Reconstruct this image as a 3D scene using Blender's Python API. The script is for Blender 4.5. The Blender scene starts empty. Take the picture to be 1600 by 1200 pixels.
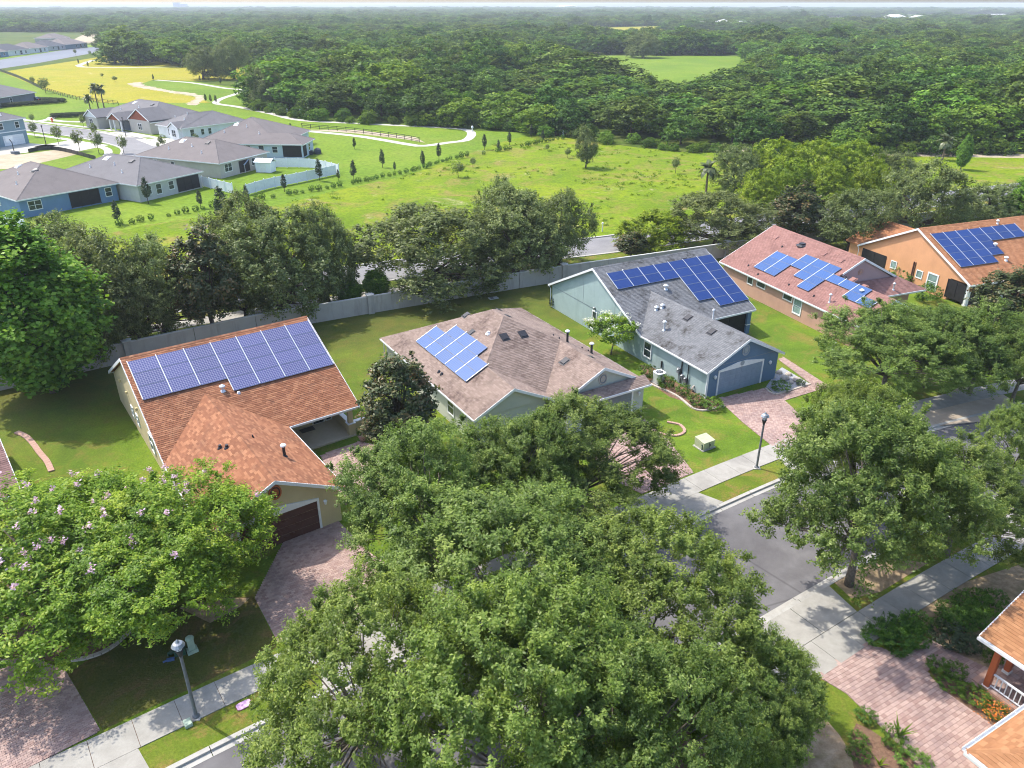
import bpy, math, random
import numpy as np
from mathutils import Vector, Matrix

rng = np.random.default_rng(11)
random.seed(11)
scn = bpy.context.scene
col = scn.collection
R = math.radians

# ------------------------------------------------------------------ camera
CAM_H = 30.0
FPX, HORIZON = 1200.0, 5.0                     # focal length and horizon row in pixels of the 1600 x 1200 photograph
PITCH = math.atan((600 - HORIZON) / FPX)
cam_d = bpy.data.cameras.new('camera')
cam = bpy.data.objects.new('camera', cam_d)
col.objects.link(cam)
cam.location = (0, 0, CAM_H)
cam.rotation_euler = (math.pi / 2 - PITCH, 0, 0)
cam_d.sensor_width = 36.0
cam_d.lens = 36.0 * FPX / 1600
cam_d.clip_start = 0.5
cam_d.clip_end = 30000
scn.camera = cam

# ------------------------------------------------------------------ daylight
SUN_EL, SUN_AZ = R(55), math.atan2(-0.86, 0.51)   # azimuth from +Y towards +X
world = bpy.data.worlds.new('World')
scn.world = world
world.use_nodes = True
wn = world.node_tree
bg = wn.nodes['Background']
sky = wn.nodes.new('ShaderNodeTexSky')
sky.sky_type = 'NISHITA'
sky.sun_disc = False
sky.sun_elevation = SUN_EL
sky.sun_rotation = SUN_AZ
sky.air_density = 0.9
sky.dust_density = 2.2
sky.ozone_density = 1.2
wn.links.new(sky.outputs[0], bg.inputs['Color'])
bg.inputs['Strength'].default_value = 0.15
sun_d = bpy.data.lights.new('sun', 'SUN')
sun_d.energy = 2.2
sun_d.angle = R(0.9)
sun_d.color = (1.0, 0.945, 0.85)
sun = bpy.data.objects.new('sun', sun_d)
col.objects.link(sun)
sun_vec = Vector((math.sin(SUN_AZ) * math.cos(SUN_EL), math.cos(SUN_AZ) * math.cos(SUN_EL), math.sin(SUN_EL)))
sun.rotation_euler = (-sun_vec).to_track_quat('-Z', 'Y').to_euler()
sun.location = (0, 0, 200)

scn.view_settings.view_transform = 'Standard'
scn.view_settings.look = 'None'
scn.view_settings.gamma = 1.0
scn.view_settings.use_curve_mapping = False
scn.view_settings.exposure = 1.40
scn.cycles.use_denoising = True
try:
    scn.cycles.denoiser = 'OPENIMAGEDENOISE'
    scn.cycles.denoising_input_passes = 'RGB_ALBEDO_NORMAL'
except Exception:
    pass
scn.cycles.use_adaptive_sampling = True
scn.cycles.adaptive_threshold = 0.02
scn.cycles.filter_width = 1.05
scn.cycles.max_bounces = 6
scn.cycles.diffuse_bounces = 3
scn.cycles.transmission_bounces = 4
scn.cycles.transparent_max_bounces = 6
scn.cycles.volume_bounces = 0

# ------------------------------------------------------------------ helpers
def at(px, py, z=0.0):
    """point of the place at height z that the photograph shows at pixel (px, py)"""
    x, y = (px - 800) / FPX, (600 - py) / FPX
    d = (x, math.cos(PITCH) + y * math.sin(PITCH), -math.sin(PITCH) + y * math.cos(PITCH))
    t = (z - CAM_H) / d[2]
    return Vector((d[0] * t, d[1] * t, z))

def setp(o, label=None, cat=None, group=None, kind=None):
    if label: o['label'] = label
    if cat: o['category'] = cat
    if group: o['group'] = group
    if kind: o['kind'] = kind
    return o

def link(name, data, parent=None, loc=None, rz=0.0, kind=None):
    o = bpy.data.objects.new(name, data)
    col.objects.link(o)
    if parent is not None: o.parent = parent
    if loc is not None: o.location = loc
    if rz: o.rotation_euler = (0, 0, rz)
    if kind: o['kind'] = kind
    return o

def thing(name, label, cat, loc=(0, 0, 0), rz=0.0, group=None):
    o = link(name, None, None, loc, rz)
    o.empty_display_size = 0.3
    return setp(o, label, cat, group)

class MB:
    """collects simple shapes, links them as one mesh"""
    def __init__(s): s.v = []; s.f = []; s.m = []; s.t = []; s.tint = 0.5
    def face(s, idx, m=0): s.f.append(idx); s.m.append(m); s.t.append(s.tint)
    def poly(s, pts, m=0):
        n = len(s.v); s.v += [tuple(p) for p in pts]; s.face(list(range(n, n + len(pts))), m)
    def box(s, x0, x1, y0, y1, z0, z1, m=0, M=None):
        n = len(s.v)
        c = [(x0, y0, z0), (x1, y0, z0), (x1, y1, z0), (x0, y1, z0), (x0, y0, z1), (x1, y0, z1), (x1, y1, z1), (x0, y1, z1)]
        if M is not None: c = [tuple(M @ Vector(p)) for p in c]
        s.v += c
        for q in ((0, 3, 2, 1), (4, 5, 6, 7), (0, 1, 5, 4), (1, 2, 6, 5), (2, 3, 7, 6), (3, 0, 4, 7)):
            s.face([n + i for i in q], m)
    def prism(s, pts, z0, z1, m=0, caps=True):
        n = len(s.v); k = len(pts)
        s.v += [(p[0], p[1], z0) for p in pts] + [(p[0], p[1], z1) for p in pts]
        for i in range(k):
            j = (i + 1) % k
            s.face([n + i, n + j, n + k + j, n + k + i], m)
        if caps:
            s.face([n + k + i for i in range(k)], m); s.face([n + i for i in range(k)][::-1], m)
    def slab(s, pts, t, m=0):
        """sloping polygon with thickness t straight down"""
        n = len(s.v); k = len(pts)
        s.v += [tuple(p) for p in pts] + [(p[0], p[1], p[2] - t) for p in pts]
        s.face(list(range(n, n + k)), m); s.face(list(range(n + k, n + 2 * k))[::-1], m)
        for i in range(k):
            j = (i + 1) % k
            s.face([n + j, n + i, n + k + i, n + k + j], m)
    def beam(s, p, q, w, h, m=0, up=0.0):
        """straight bar from p to q, w wide, h high, hanging below the line (up shifts it)"""
        p, q = Vector(p), Vector(q); d = (q - p)
        side = d.cross(Vector((0, 0, 1)))
        side = side.normalized() * (w / 2) if side.length > 1e-6 else Vector((w / 2, 0, 0))
        n = len(s.v); dz = Vector((0, 0, h)); u = Vector((0, 0, up))
        for b in (p, q):
            s.v += [tuple(b + side + u), tuple(b - side + u), tuple(b - side - dz + u), tuple(b + side - dz + u)]
        for a in range(4):
            b = (a + 1) % 4; s.face([n + a, n + b, n + 4 + b, n + 4 + a], m)
        s.face([n + 3, n + 2, n + 1, n], m); s.face([n + 4, n + 5, n + 6, n + 7], m)
    def tube(s, path, rad, k=6, m=0, cap=True):
        path = [Vector(p) for p in path]; n0 = len(s.v)
        if not hasattr(rad, '__len__'): rad = [rad] * len(path)
        for i, p in enumerate(path):
            d = (path[min(i + 1, len(path) - 1)] - path[max(i - 1, 0)]).normalized()
            a = d.orthogonal().normalized() if abs(d.z) < 0.9 else Vector((1, 0, 0))
            a = (a - d * a.dot(d)).normalized(); b = d.cross(a)
            for j in range(k):
                th = 2 * math.pi * j / k
                s.v.append(tuple(p + (a * math.cos(th) + b * math.sin(th)) * rad[i]))
        for i in range(len(path) - 1):
            for j in range(k):
                j2 = (j + 1) % k
                s.face([n0 + i * k + j, n0 + i * k + j2, n0 + (i + 1) * k + j2, n0 + (i + 1) * k + j], m)
        if cap:
            s.face([n0 + j for j in range(k)][::-1], m)
            s.face([n0 + (len(path) - 1) * k + j for j in range(k)], m)
    def lathe(s, prof, k=12, m=0, c=(0, 0, 0)):
        n0 = len(s.v)
        for r, z in prof:
            for j in range(k):
                th = 2 * math.pi * j / k
                s.v.append((c[0] + r * math.cos(th), c[1] + r * math.sin(th), c[2] + z))
        for i in range(len(prof) - 1):
            for j in range(k):
                j2 = (j + 1) % k
                s.face([n0 + i * k + j, n0 + i * k + j2, n0 + (i + 1) * k + j2, n0 + (i + 1) * k + j], m)
        s.face([n0 + (len(prof) - 1) * k + j for j in range(k)], m)
        s.face([n0 + j for j in range(k)][::-1], m)
    def mesh(s, name, mats, smooth=False):
        me = bpy.data.meshes.new(name)
        me.from_pydata(s.v, [], s.f)
        for mt in (mats if isinstance(mats, (list, tuple)) else [mats]): me.materials.append(mt)
        me.polygons.foreach_set('material_index', s.m)
        a = me.attributes.new('tint', 'FLOAT', 'FACE'); a.data.foreach_set('value', s.t)
        if smooth: me.polygons.foreach_set('use_smooth', [True] * len(s.f))
        me.update()
        return me
    def build(s, name, mats, parent=None, loc=None, rz=0.0, kind=None, smooth=False):
        return link(name, s.mesh(name, mats, smooth), parent, loc, rz, kind)

def np_mesh(name, V, F, mats, tint=None, midx=None):
    me = bpy.data.meshes.new(name)
    V = np.asarray(V, np.float32); F = np.asarray(F, np.int32); n, k = F.shape
    me.vertices.add(len(V)); me.vertices.foreach_set('co', V.ravel())
    me.loops.add(n * k); me.loops.foreach_set('vertex_index', F.ravel())
    me.polygons.add(n)
    me.polygons.foreach_set('loop_start', np.arange(0, n * k, k, dtype=np.int32))
    me.polygons.foreach_set('loop_total', np.full(n, k, np.int32))
    for mt in (mats if isinstance(mats, (list, tuple)) else [mats]): me.materials.append(mt)
    if midx is not None: me.polygons.foreach_set('material_index', np.asarray(midx, np.int32))
    if tint is not None:
        a = me.attributes.new('tint', 'FLOAT', 'FACE'); a.data.foreach_set('value', np.asarray(tint, np.float32))
    me.update(calc_edges=True)
    return me

def inside(px, py, poly):
    """vectorised point in polygon"""
    x, y = np.asarray(px), np.asarray(py); r = np.zeros(x.shape, bool); n = len(poly)
    for i in range(n):
        x0, y0 = poly[i][0], poly[i][1]; x1, y1 = poly[(i + 1) % n][0], poly[(i + 1) % n][1]
        if y0 == y1: continue
        c = ((y0 > y) != (y1 > y)) & (x < (x1 - x0) * (y - y0) / (y1 - y0) + x0)
        r ^= c
    return r

def spline(pts, step):
    """Catmull-Rom through 2-D points, resampled every step metres"""
    P = [np.array(p, float) for p in pts]; P = [2 * P[0] - P[1]] + P + [2 * P[-1] - P[-2]]
    out = []
    for i in range(1, len(P) - 2):
        n = max(2, int(np.linalg.norm(P[i + 1] - P[i]) / 0.5))
        for t in np.linspace(0, 1, n, endpoint=False):
            a, b, c, d = P[i - 1:i + 3]
            out.append(0.5 * ((2 * b) + (c - a) * t + (2 * a - 5 * b + 4 * c - d) * t * t + (3 * b - a - 3 * c + d) * t ** 3))
    out.append(P[-2]); out = np.array(out)
    s = np.concatenate([[0], np.cumsum(np.linalg.norm(np.diff(out, axis=0), axis=1))])
    q = np.arange(0, s[-1], step)
    return np.stack([np.interp(q, s, out[:, 0]), np.interp(q, s, out[:, 1])], 1)

def offset(line, d):
    """shift a polyline sideways, positive to the left of its run"""
    t = np.gradient(line, axis=0); t /= np.linalg.norm(t, axis=1)[:, None]
    return line + np.stack([-t[:, 1], t[:, 0]], 1) * d

def band(line, d0, d1):
    """closed polygon between two offsets of a line"""
    return [tuple(p) for p in offset(line, d1)] + [tuple(p) for p in offset(line, d0)[::-1]]

# ------------------------------------------------------------------ materials
def nodes(name):
    m = bpy.data.materials.new(name); m.use_nodes = True
    nt = m.node_tree; b = nt.nodes['Principled BSDF']
    return m, nt, b
def N(nt, t, **kw):
    n = nt.nodes.new(t)
    for k, v in kw.items(): setattr(n, k, v)
    return n
def noise(nt, scale, detail=3.0, rough=0.55, co=None, dist=0.0):
    n = N(nt, 'ShaderNodeTexNoise'); n.inputs['Scale'].default_value = scale
    n.inputs['Detail'].default_value = detail; n.inputs['Roughness'].default_value = rough
    n.inputs['Distortion'].default_value = dist
    if co is not None: nt.links.new(co, n.inputs['Vector'])
    return n.outputs['Fac']
def ramp(nt, fac, stops):
    n = N(nt, 'ShaderNodeValToRGB'); e = n.color_ramp.elements
    while len(e) < len(stops): e.new(0.5)
    for i, (p, c) in enumerate(stops):
        e[i].position = p; e[i].color = (c, c, c, 1) if not hasattr(c, '__len__') else (*c, 1)
    nt.links.new(fac, n.inputs[0]); return n.outputs[0]
def mix(nt, fac, a, b, mode='MIX'):
    n = N(nt, 'ShaderNodeMix', data_type='RGBA', blend_type=mode)
    for s_, v in ((0, fac), (6, a), (7, b)):
        if isinstance(v, (int, float)): n.inputs[s_].default_value = v
        elif isinstance(v, tuple): n.inputs[s_].default_value = (*v, 1)
        else: nt.links.new(v, n.inputs[s_])
    return n.outputs[2]
def math_(nt, op, a, b=0.0, clamp=False):
    n = N(nt, 'ShaderNodeMath', operation=op, use_clamp=clamp)
    for i, v in ((0, a), (1, b)):
        if isinstance(v, (int, float)): n.inputs[i].default_value = v
        else: nt.links.new(v, n.inputs[i])
    return n.outputs[0]
def bump(nt, b, h, strength=0.3, dist=0.02):
    n = N(nt, 'ShaderNodeBump'); n.inputs['Strength'].default_value = strength; n.inputs['Distance'].default_value = dist
    nt.links.new(h, n.inputs['Height']); nt.links.new(n.outputs[0], b.inputs['Normal'])
def pos(nt): return N(nt, 'ShaderNodeNewGeometry').outputs['Position']
def objco(nt): return N(nt, 'ShaderNodeTexCoord').outputs['Object']
def tintv(nt): return N(nt, 'ShaderNodeAttribute', attribute_name='tint').outputs['Fac']

def mat_plain(name, c, rough=0.6, var=0.12, scale=3.0, spec=0.3, metal=0.0, grain=None):
    """paint, stucco, metal: a base colour with mottling and faint dirt"""
    m, nt, b = nodes(name); co = objco(nt)
    f = noise(nt, scale, 5, 0.6, co)
    lo = tuple(x * (1 - var) for x in c); hi = tuple(min(1, x * (1 + var)) for x in c)
    cc = ramp(nt, f, [(0.3, lo), (0.7, hi)])
    nt.links.new(cc, b.inputs['Base Color']); b.inputs['Roughness'].default_value = rough
    b.inputs['Specular IOR Level'].default_value = spec; b.inputs['Metallic'].default_value = metal
    if grain: bump(nt, b, noise(nt, grain, 4, 0.7, co), 0.25, 0.01)
    return m

def mat_stucco(name, c, streak=0.25):
    m, nt, b = nodes(name); co = objco(nt)
    mp = N(nt, 'ShaderNodeMapping'); mp.inputs['Scale'].default_value = (1.2, 1.2, 0.18); nt.links.new(co, mp.inputs[0])
    f = noise(nt, 1.0, 5, 0.65, mp.outputs[0]); g = noise(nt, 0.6, 4, 0.6, co)
    cc = mix(nt, ramp(nt, g, [(0.3, 0.0), (0.75, 1.0)]), tuple(x * 0.9 for x in c), tuple(min(1, x * 1.07) for x in c))
    cc = mix(nt, ramp(nt, f, [(0.52, 0.0), (0.8, streak)]), cc, tuple(x * 0.45 for x in c))
    nt.links.new(cc, b.inputs['Base Color']); b.inputs['Roughness'].default_value = 0.85; b.inputs['Specular IOR Level'].default_value = 0.2
    bump(nt, b, noise(nt, 40, 3, 0.7, co), 0.3, 0.008)
    return m

def mat_shingle(name, c0, c1, c2, stain=None, stain_amt=0.5):
    """asphalt shingles: every tab has its own tint (face attribute), weather stains on top"""
    m, nt, b = nodes(name); co = objco(nt)
    cc = ramp(nt, tintv(nt), [(0.0, c0), (0.5, c1), (1.0, c2)])
    g = noise(nt, 60, 3, 0.7, co); cc = mix(nt, 0.35, cc, ramp(nt, g, [(0.3, tuple(x * 0.6 for x in c1)), (0.7, tuple(x * 1.25 for x in c1))]))
    big = noise(nt, 0.35, 4, 0.6, co)
    cc = mix(nt, ramp(nt, big, [(0.35, 0.0), (0.7, 0.35)]), cc, tuple(x * 1.35 for x in c1))
    if stain:
        st = noise(nt, 0.55, 5, 0.65, co, 0.4); st2 = noise(nt, 3.5, 4, 0.6, co)
        k = math_(nt, 'MULTIPLY', ramp(nt, st, [(0.5, 0.0), (0.66, 1.0)]), ramp(nt, st2, [(0.35, 0.2), (0.6, 1.0)]))
        cc = mix(nt, math_(nt, 'MULTIPLY', k, stain_amt), cc, stain)
    nt.links.new(cc, b.inputs['Base Color']); b.inputs['Roughness'].default_value = 0.9; b.inputs['Specular IOR Level'].default_value = 0.25
    bump(nt, b, g, 0.4, 0.006)
    return m

def mat_grass(name, greens, dry, dry_amt, fine=8.0, big=0.12, soil=None, soil_amt=0.0, weed=None, worn_shade=None):
    m, nt, b = nodes(name); p = pos(nt)
    f1 = noise(nt, big, 4, 0.6, p, 0.6); f2 = noise(nt, big * 7, 4, 0.65, p, 0.3); f3 = noise(nt, fine, 4, 0.8, p)
    cc = ramp(nt, f1, [(0.32, greens[0]), (0.52, greens[1]), (0.7, greens[2])])
    cc = mix(nt, ramp(nt, f2, [(0.35, 0.0), (0.7, 0.6)]), cc, greens[0])
    d = math_(nt, 'MULTIPLY', ramp(nt, noise(nt, big * 2.3, 5, 0.7, p, 0.8), [(0.5, 0.0), (0.68, 1.0)]), dry_amt)
    cc = mix(nt, d, cc, dry)
    if worn_shade:      # thinned turf with tree shade painted in, towards one side, ragged limit
        nx, ny, d0, d1, wc = worn_shade
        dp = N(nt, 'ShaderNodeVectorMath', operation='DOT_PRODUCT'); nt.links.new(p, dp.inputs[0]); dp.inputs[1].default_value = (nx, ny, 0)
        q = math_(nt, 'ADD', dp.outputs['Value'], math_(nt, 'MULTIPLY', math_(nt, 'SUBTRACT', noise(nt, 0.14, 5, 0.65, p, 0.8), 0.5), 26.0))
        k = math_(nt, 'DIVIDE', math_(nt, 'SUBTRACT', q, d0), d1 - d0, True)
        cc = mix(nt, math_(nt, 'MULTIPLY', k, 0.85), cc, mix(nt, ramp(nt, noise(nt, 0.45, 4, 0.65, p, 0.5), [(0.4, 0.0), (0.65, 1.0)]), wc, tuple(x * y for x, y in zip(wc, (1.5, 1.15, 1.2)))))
    if weed: cc = mix(nt, ramp(nt, noise(nt, big * 14, 3, 0.6, p, 0.5), [(0.56, 0.0), (0.66, 0.75)]), cc, weed)
    cc = mix(nt, 0.75, cc, ramp(nt, f3, [(0.25, 0.45), (0.75, 1.5)]), 'MULTIPLY')
    if soil:
        s_ = math_(nt, 'MULTIPLY', ramp(nt, noise(nt, big * 1.7, 6, 0.7, p, 1.0), [(0.60, 0.0), (0.70, 1.0)]), ramp(nt, noise(nt, big * 20, 4, 0.7, p), [(0.4, 0.0), (0.62, 1.0)]))
        cc = mix(nt, math_(nt, 'MULTIPLY', s_, soil_amt), cc, soil)
    nt.links.new(cc, b.inputs['Base Color']); b.inputs['Roughness'].default_value = 0.95; b.inputs['Specular IOR Level'].default_value = 0.1
    bump(nt, b, f3, 0.6, 0.04)
    return m

def mat_ground(name, c0, c1, scale=2.0, c2=None, rough=0.9, b_s=40.0, b_d=0.006, crack=False):
    m, nt, b = nodes(name); p = pos(nt)
    cc = ramp(nt, noise(nt, scale, 6, 0.65, p, 0.3), [(0.3, c0), (0.7, c1)])
    if c2: cc = mix(nt, ramp(nt, noise(nt, scale * 0.25, 5, 0.6, p, 0.7), [(0.5, 0.0), (0.72, 0.75)]), cc, c2)
    g = noise(nt, b_s, 3, 0.8, p); cc = mix(nt, 0.5, cc, ramp(nt, g, [(0.2, 0.7), (0.8, 1.3)]), 'MULTIPLY')
    if crack:
        v = N(nt, 'ShaderNodeTexVoronoi', feature='DISTANCE_TO_EDGE'); v.inputs['Scale'].default_value = 0.16; nt.links.new(p, v.inputs['Vector'])
        cc = mix(nt, ramp(nt, v.outputs[0], [(0.0, 0.5), (0.012, 0.0)]), cc, tuple(x * 0.4 for x in c0))
    nt.links.new(cc, b.inputs['Base Color']); b.inputs['Roughness'].default_value = rough; b.inputs['Specular IOR Level'].default_value = 0.25
    bump(nt, b, g, 0.35, b_d)
    return m

def mat_paver(name, stops, dirt):
    m, nt, b = nodes(name); p = pos(nt)
    oi = N(nt, 'ShaderNodeObjectInfo').outputs['Random']
    t = math_(nt, 'FRACT', math_(nt, 'ADD', tintv(nt), oi))
    cc = ramp(nt, t, stops)
    cc = mix(nt, math_(nt, 'MULTIPLY', ramp(nt, noise(nt, 0.5, 5, 0.65, p, 0.6), [(0.45, 0.0), (0.7, 1.0)]), 0.55), cc, dirt)
    g = noise(nt, 45, 3, 0.7, p); cc = mix(nt, 0.4, cc, ramp(nt, g, [(0.3, 0.75), (0.7, 1.25)]), 'MULTIPLY')
    nt.links.new(cc, b.inputs['Base Color']); b.inputs['Roughness'].default_value = 0.88
    bump(nt, b, g, 0.3, 0.005)
    return m

def mat_leaf(name, dark, mid, light, trans=0.32, gloss=0.06, objvar=0.25):
    m = bpy.data.materials.new(name); m.use_nodes = True; nt = m.node_tree; nt.nodes.clear()
    out = N(nt, 'ShaderNodeOutputMaterial')
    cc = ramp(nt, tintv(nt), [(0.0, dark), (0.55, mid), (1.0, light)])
    oi = N(nt, 'ShaderNodeObjectInfo').outputs['Random']
    hs = N(nt, 'ShaderNodeHueSaturation')
    nt.links.new(math_(nt, 'ADD', math_(nt, 'MULTIPLY', oi, 0.07 * objvar * 2), 0.5 - 0.07 * objvar), hs.inputs['Hue'])
    r2 = math_(nt, 'FRACT', math_(nt, 'MULTIPLY', oi, 7.31))
    nt.links.new(math_(nt, 'ADD', math_(nt, 'MULTIPLY', r2, 2 * objvar), 1 - objvar), hs.inputs['Value'])
    nt.links.new(cc, hs.inputs['Color']); cc = hs.outputs[0]
    df = N(nt, 'ShaderNodeBsdfDiffuse'); tr = N(nt, 'ShaderNodeBsdfTranslucent'); gl = N(nt, 'ShaderNodeBsdfGlossy')
    gl.inputs['Roughness'].default_value = 0.45
    nt.links.new(cc, df.inputs['Color'])
    nt.links.new(mix(nt, 1.0, cc, (1.25, 1.3, 0.6), 'MULTIPLY'), tr.inputs['Color'])
    m1 = N(nt, 'ShaderNodeMixShader'); m1.inputs[0].default_value = trans
    nt.links.new(df.outputs[0], m1.inputs[1]); nt.links.new(tr.outputs[0], m1.inputs[2])
    m2 = N(nt, 'ShaderNodeMixShader'); m2.inputs[0].default_value = gloss
    nt.links.new(m1.outputs[0], m2.inputs[1]); nt.links.new(gl.outputs[0], m2.inputs[2])
    nt.links.new(m2.outputs[0], out.inputs['Surface'])
    return m

def mat_glass(name, c=(0.02, 0.03, 0.035), rough=0.08):
    m, nt, b = nodes(name); co = objco(nt)
    nt.links.new(ramp(nt, noise(nt, 1.5, 3, 0.5, co), [(0.3, c), (0.7, tuple(x * 1.8 for x in c))]), b.inputs['Base Color'])
    b.inputs['Roughness'].default_value = rough; b.inputs['Specular IOR Level'].default_value = 0.6
    return m

def mat_solar(name, cell, line, busbar=False):
    """dark blue silicon cells under glass, thin pale grid lines (printed)"""
    m, nt, b = nodes(name)
    uv = N(nt, 'ShaderNodeTexCoord').outputs['Object']
    sp = N(nt, 'ShaderNodeSeparateXYZ'); nt.links.new(uv, sp.inputs[0])
    def grid(o, n, w):
        f = math_(nt, 'FRACT', math_(nt, 'MULTIPLY', o, n))
        return math_(nt, 'GREATER_THAN', math_(nt, 'ABSOLUTE', math_(nt, 'SUBTRACT', f, 0.5)), 0.5 - w)
    g = math_(nt, 'MAXIMUM', grid(sp.outputs[0], 6.25, 0.07), grid(sp.outputs[1], 6.25, 0.07))
    oi = N(nt, 'ShaderNodeObjectInfo').outputs['Random']
    c2 = tuple(x * 1.35 for x in cell)
    cc = mix(nt, oi, cell, c2)
    cc = mix(nt, ramp(nt, noise(nt, 5, 3, 0.6, uv), [(0.35, 0.0), (0.7, 0.5)]), cc, c2)
    cc = mix(nt, math_(nt, 'MULTIPLY', g, 0.55), cc, line)
    nt.links.new(cc, b.inputs['Base Color']); b.inputs['Roughness'].default_value = 0.30
    b.inputs['Specular IOR Level'].default_value = 0.4; b.inputs['Coat Weight'].default_value = 0.12; b.inputs['Coat Roughness'].default_value = 0.06
    return m

M = {}
M['white'] = mat_plain('white_paint', (0.74, 0.75, 0.75), 0.5, 0.06)
M['vinyl'] = mat_plain('white_vinyl', (0.74, 0.77, 0.82), 0.4, 0.05)
M['grey_paint'] = mat_plain('grey_paint', (0.30, 0.33, 0.35), 0.55)
M['black'] = mat_plain('black_metal', (0.03, 0.03, 0.035), 0.4, 0.2, 4)
M['bronze'] = mat_plain('dark_bronze_screen', (0.018, 0.017, 0.018), 0.7, 0.3, 2)
M['steel'] = mat_plain('galvanised_steel', (0.32, 0.34, 0.36), 0.42, 0.15, 5, 0.5, 0.6)
M['pole'] = mat_plain('grey_lamp_pole', (0.15, 0.16, 0.17), 0.45, 0.15, 5)
M['panel_frame'] = mat_plain('blue_grey_anodised', (0.13, 0.16, 0.24), 0.4, 0.1, 5)
M['alu'] = mat_plain('aluminium', (0.62, 0.64, 0.66), 0.35, 0.08, 5, 0.5, 0.4)
M['glass'] = mat_glass('window_glass')
M['glass_pale'] = mat_glass('pale_window_glass', (0.14, 0.20, 0.19), 0.15)
M['concrete'] = mat_ground('concrete', (0.27, 0.257, 0.228), (0.36, 0.346, 0.312), 1.2, (0.20, 0.19, 0.17), 0.85)
M['kerb'] = mat_ground('kerb_concrete', (0.33, 0.32, 0.29), (0.42, 0.41, 0.38), 1.5, (0.24, 0.23, 0.21), 0.85)
M['asphalt'] = mat_ground('asphalt', (0.105, 0.10, 0.105), (0.165, 0.16, 0.162), 0.5, (0.075, 0.07, 0.07), 0.85, 55, 0.006, True)
M['asphalt_far'] = mat_ground('boulevard_asphalt', (0.18, 0.176, 0.18), (0.235, 0.23, 0.232), 0.5, (0.15, 0.147, 0.15), 0.85, 40)
M['path'] = mat_ground('path_concrete', (0.40, 0.385, 0.335), (0.48, 0.465, 0.405), 0.6, (0.34, 0.32, 0.27), 0.85)
M['sand'] = mat_ground('sandy_soil', (0.32, 0.265, 0.18), (0.44, 0.375, 0.27), 0.4, (0.24, 0.20, 0.11), 0.95, 10, 0.02)
M['mulch'] = mat_ground('brown_mulch', (0.10, 0.055, 0.035), (0.22, 0.13, 0.085), 6.0, (0.15, 0.10, 0.06), 0.95, 25, 0.03)
M['litter'] = mat_ground('dry_leaf_litter', (0.20, 0.14, 0.08), (0.36, 0.27, 0.17), 3.0, (0.14, 0.12, 0.05), 0.95, 20, 0.03)
M['pebble'] = mat_ground('grey_pebbles', (0.16, 0.17, 0.20), (0.48, 0.48, 0.50), 9.0, (0.28, 0.27, 0.27), 0.85, 22, 0.03)
M['stone'] = mat_ground('pale_stone', (0.36, 0.31, 0.27), (0.52, 0.46, 0.40), 4.0, None, 0.9)
M['brick_edge'] = mat_ground('pink_concrete_edging', (0.36, 0.22, 0.17), (0.46, 0.30, 0.24), 4.0, None, 0.9)
M['soil_mix'] = mat_ground('patchy_soil', (0.20, 0.135, 0.075), (0.38, 0.29, 0.19), 1.8, (0.11, 0.12, 0.025), 0.95, 14, 0.03)
M['lawn'] = mat_grass('lawn_grass', [(0.075, 0.130, 0.014), (0.120, 0.190, 0.018), (0.165, 0.225, 0.022)], (0.21, 0.150, 0.045), 0.65, 7.0, 0.17, worn_shade=(-0.5, 0.866, 55.0, 70.0, (0.072, 0.086, 0.020)))
M['back_lawn'] = mat_grass('worn_lawn_grass', [(0.055, 0.090, 0.014), (0.085, 0.120, 0.018), (0.12, 0.150, 0.022)], (0.15, 0.105, 0.045), 0.9, 7.0, 0.14)
M['shade_lawn'] = mat_grass('shade_painted_lawn', [(0.060, 0.075, 0.016), (0.095, 0.095, 0.022), (0.12, 0.10, 0.03)], (0.15, 0.095, 0.045), 0.8, 8.0, 0.25)
M['strip'] = mat_grass('verge_grass', [(0.085, 0.130, 0.014), (0.13, 0.17, 0.02), (0.17, 0.17, 0.03)], (0.22, 0.145, 0.05), 0.9, 8.0, 0.3)
M['meadow'] = mat_grass('meadow_grass', [(0.100, 0.165, 0.006), (0.165, 0.230, 0.008), (0.220, 0.255, 0.014)], (0.225, 0.175, 0.055), 0.95, 2.2, 0.06, (0.42, 0.33, 0.24), 0.95, (0.10, 0.155, 0.016))
M['field'] = mat_grass('mown_field_grass', [(0.105, 0.180, 0.014), (0.140, 0.218, 0.018), (0.175, 0.240, 0.022)], (0.20, 0.22, 0.04), 0.4, 1.2, 0.03)
M['yellow'] = mat_grass('dry_yellow_grass', [(0.25, 0.24, 0.016), (0.30, 0.265, 0.018), (0.20, 0.24, 0.014)], (0.34, 0.27, 0.06), 0.6, 1.5, 0.03, (0.52, 0.42, 0.26), 0.7)
M['wild'] = mat_grass('rough_ground_cover', [(0.045, 0.075, 0.010), (0.07, 0.11, 0.012), (0.11, 0.145, 0.015)], (0.16, 0.13, 0.04), 0.5, 1.0, 0.02)
M['bark'] = mat_plain('bark', (0.085, 0.065, 0.048), 0.95, 0.45, 8, 0.1, 0, 14)
M['bark_grey'] = mat_plain('grey_bark', (0.16, 0.135, 0.11), 0.95, 0.4, 8, 0.1, 0, 14)
M['bark_palm'] = mat_plain('palm_bark', (0.17, 0.125, 0.09), 0.95, 0.35, 5, 0.1, 0, 10)
M['pav_red'] = mat_paver('red_pavers', [(0.0, (0.27, 0.17, 0.145)), (0.35, (0.35, 0.24, 0.205)), (0.7, (0.42, 0.30, 0.255)), (1.0, (0.30, 0.205, 0.185))], (0.19, 0.135, 0.13))
M['pav_bed'] = mat_ground('paver_joint_sand', (0.20, 0.14, 0.12), (0.28, 0.20, 0.17), 3.0)
M['porch_tile'] = mat_ground('porch_floor', (0.42, 0.36, 0.26), (0.50, 0.43, 0.32), 1.5)
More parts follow.
